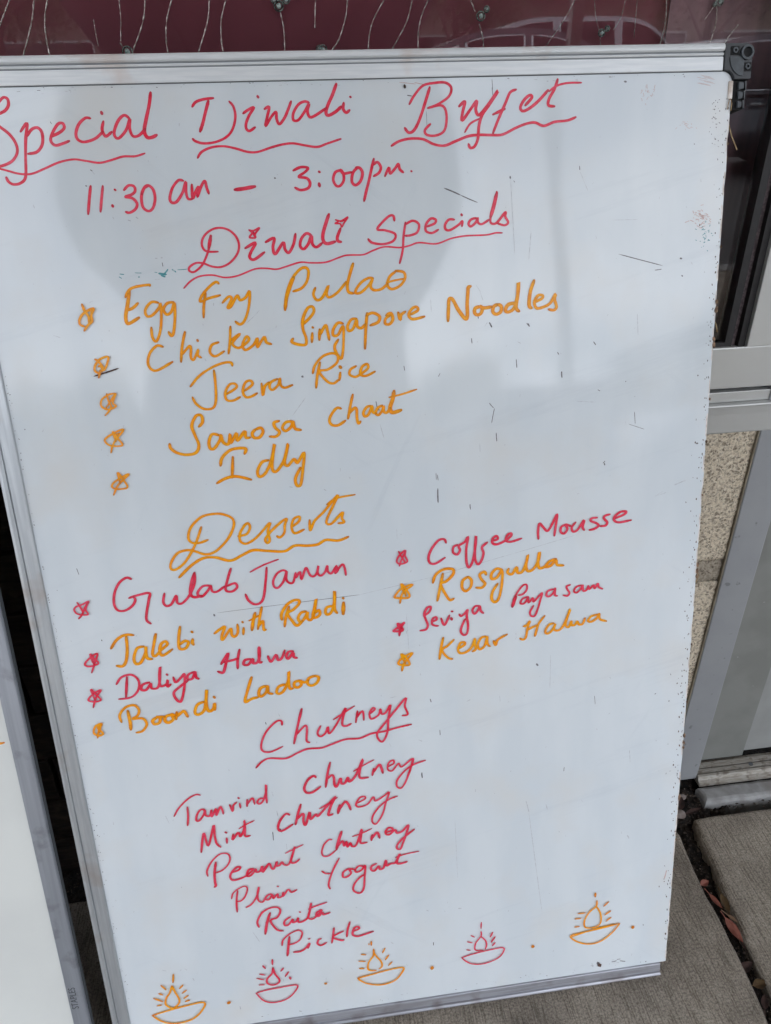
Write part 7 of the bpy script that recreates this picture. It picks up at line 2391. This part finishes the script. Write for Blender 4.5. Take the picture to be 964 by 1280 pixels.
def car(x, y, ln, ht, wd, paint, label, heading=0, suv=False):
    """side profile along local X, front at +X; built as a hull with real window openings' glass set in chrome trim"""
    t = tag(empty('parked_car', (x, y, -.13), (0, 0, R(heading))), label, 'car', 'cars parked across from the shop')
    hl = ln/2; belt = ht*.60; w = wd/2
    lower = [(-hl, .30), (-hl+.02, belt*.80), (-hl+.12, belt*.97), (-hl+.45, belt), (hl*.42, belt), (hl*.72, belt*.93), (hl-.12, belt*.78), (hl, belt*.55), (hl-.02, .28), (hl*.78, .22), (-hl*.78, .22)]
    prism_obj('body', [(p[0], p[1]) for p in lower], 'y', -w, w, M[paint], t, .045, True)
    # greenhouse: arched roof, tapering inwards
    rear = -hl+(.12 if suv else .55); prof = []
    for i in range(25):
        s = i/24; xx = rear + (hl*.46-rear)*s; arch = (1-abs(2*s-1)**(5 if suv else 2.6)); prof.append((xx, belt-.01+(ht-belt)*arch))
    bm = bmesh.new(); A = [bm.verts.new((p[0], -w*(1-.20*(p[1]-belt)/(ht-belt+.01)), p[1])) for p in prof]; B = [bm.verts.new((p[0], w*(1-.20*(p[1]-belt)/(ht-belt+.01)), p[1])) for p in prof]
    for i in range(len(A)-1): bm.faces.new((A[i], A[i+1], B[i+1], B[i]))
    bm.faces.new(A[::-1]); bm.faces.new(B); bmesh.ops.recalc_face_normals(bm, faces=bm.faces[:])
    bm_obj('roof', bm, M[paint], t)
    for s in (-1, 1):
        segs = [(.13, .44), (.47, .70), (.73, .88)] if not suv else [(.06, .30), (.33, .60), (.63, .90)]
        for a, b in segs:
            up, dn = [], []
            for i in range(9):
                q = a+(b-a)*i/8; xx = rear+(hl*.46-rear)*q; arch = (1-abs(2*q-1)**(5 if suv else 2.6)); zt = belt-.01+(ht-belt)*arch-.07
                up.append((xx, max(zt, belt+.04)))
            pts = up + [(up[-1][0], belt+.03), (up[0][0], belt+.03)]
            yw = lambda z_: s*(w*(1-.20*(z_-belt)/(ht-belt+.01))+.004)
            bm = bmesh.new(); V = [bm.verts.new((p[0], yw(p[1]), p[1])) for p in pts]; f = bm.faces.new(V); bmesh.ops.solidify(bm, geom=[f], thickness=.004)
            win = bm_obj('window', bm, M['carglass'], t)
            bm = bmesh.new(); loop = [(p[0], yw(p[1])+s*.006, p[1]) for p in pts]; bm_tube(bm, loop+[loop[0]], .012, 5); bm_obj('window_trim', bm, M['chrome'], win)
        for wx in (-hl*.62, hl*.64):
            bm = bmesh.new(); cyl(bm, (wx, .33), .33, s*w-.11, s*w+.01, 28, .2); wh = bm_obj('wheel', bm, M['tyre'], t, False)
            bm = bmesh.new(); cyl(bm, (wx, .33), .205, s*w-.09, s*w-.01, 24); bm_obj('rim', bm, M['chrome'], wh)
        box('headlight', (hl-.10, s*w*.55-.12, belt*.62), (hl-.03, s*w*.55+.16*s, belt*.76), M['lamp'], t, .01)
        box('tail_light', (-hl-.005, s*w*.6-.12, belt*.68), (-hl+.05, s*w*.6+.14*s, belt*.84), M['tail'], t, .01)
        box('door_handle', (-.25, s*w-.01, belt*.86), (-.08, s*w+.02, belt*.89), M['chrome'], t, .005)
        box('mirror', (hl*.34, s*w, belt+.02), (hl*.40, s*(w+.16), belt+.14), M[paint], t, .02)
    return t
car(2.4, -8.3, 4.3, 1.52, 1.75, 'cargrey', 'grey hatchback reflected at the top right of the window', 182)
car(5.5, -8.9, 4.6, 1.46, 1.8, 'cargrey', 'grey saloon car reflected near the top right corner', 178)
car(4.6, -13.5, 4.9, 1.95, 1.95, 'carsilver', 'tall silver off-road car parked behind the other cars', 180, True)
# far side of the car park
fb = tag(empty('far_building', (0, -42, -.13)), 'low long shop building on the far side of the car park', 'building')
box('wall', (-40, -8, 0), (46, 0, 4.6), M['stucco'], fb); box('roof', (-40.6, -8.4, 4.62), (46.6, .9, 5.5), M['roof'], fb, .05)
for k in range(14):
    o = box('window', (-37+k*6, .003, .5), (-32.4+k*6, .06, 3.1), M['carglass'], fb); box('window_frame', (-37.1+k*6, .001, .4), (-32.3+k*6, .03, 3.2), M['storefront'], o)
def tree(x, y, h, r, seed, label):
    rnd = random.Random(seed); t = tag(empty('broadleaf_tree', (x, y, -.13)), label, 'tree', 'trees beyond the car park')
    bm = bmesh.new(); bm_tube(bm, [(0, 0, 0), (.05, .02, h*.25), (-.04, .05, h*.55), (0, 0, h*.8)], lambda q: .22*(1-.75*q), 8)
    tips = []
    for k in range(9):
        a = rnd.uniform(0, 6.28); z0 = h*rnd.uniform(.3, .6); e = Vector((math.cos(a)*r*rnd.uniform(.5, .9), math.sin(a)*r*rnd.uniform(.5, .9), h*rnd.uniform(.55, .95))); tips.append(e)
        bm_tube(bm, [(0, 0, z0), (e.x*.5, e.y*.5, (z0+e.z)*.52), tuple(e)], lambda q: .08*(1-.8*q), 6)
    bm_obj('trunk', bm, M['bark'], t); bm = bmesh.new()
    for k in range(3400):
        c = rnd.choice(tips)+Vector([rnd.gauss(0, r*.27) for _ in range(3)]); n_ = Vector([rnd.gauss(0, 1) for _ in range(3)]).normalized(); u = n_.orthogonal().normalized(); v = n_.cross(u); s = rnd.uniform(.09, .17)
        bm.faces.new([bm.verts.new(c+u*s*a+v*s*b) for a, b in ((-1, 0), (0, -.55), (1, 0), (0, .55))])
    tag(bm_obj('crown', bm, M['leafgreen'], t), kind='stuff')
tree(-9, -30, 6.2, 2.2, 1, 'left broadleaf tree beyond the car park'); tree(7.5, -33, 5.6, 2.0, 2, 'middle broadleaf tree beyond the car park'); tree(17, -31, 6.6, 2.4, 3, 'right broadleaf tree beyond the car park')
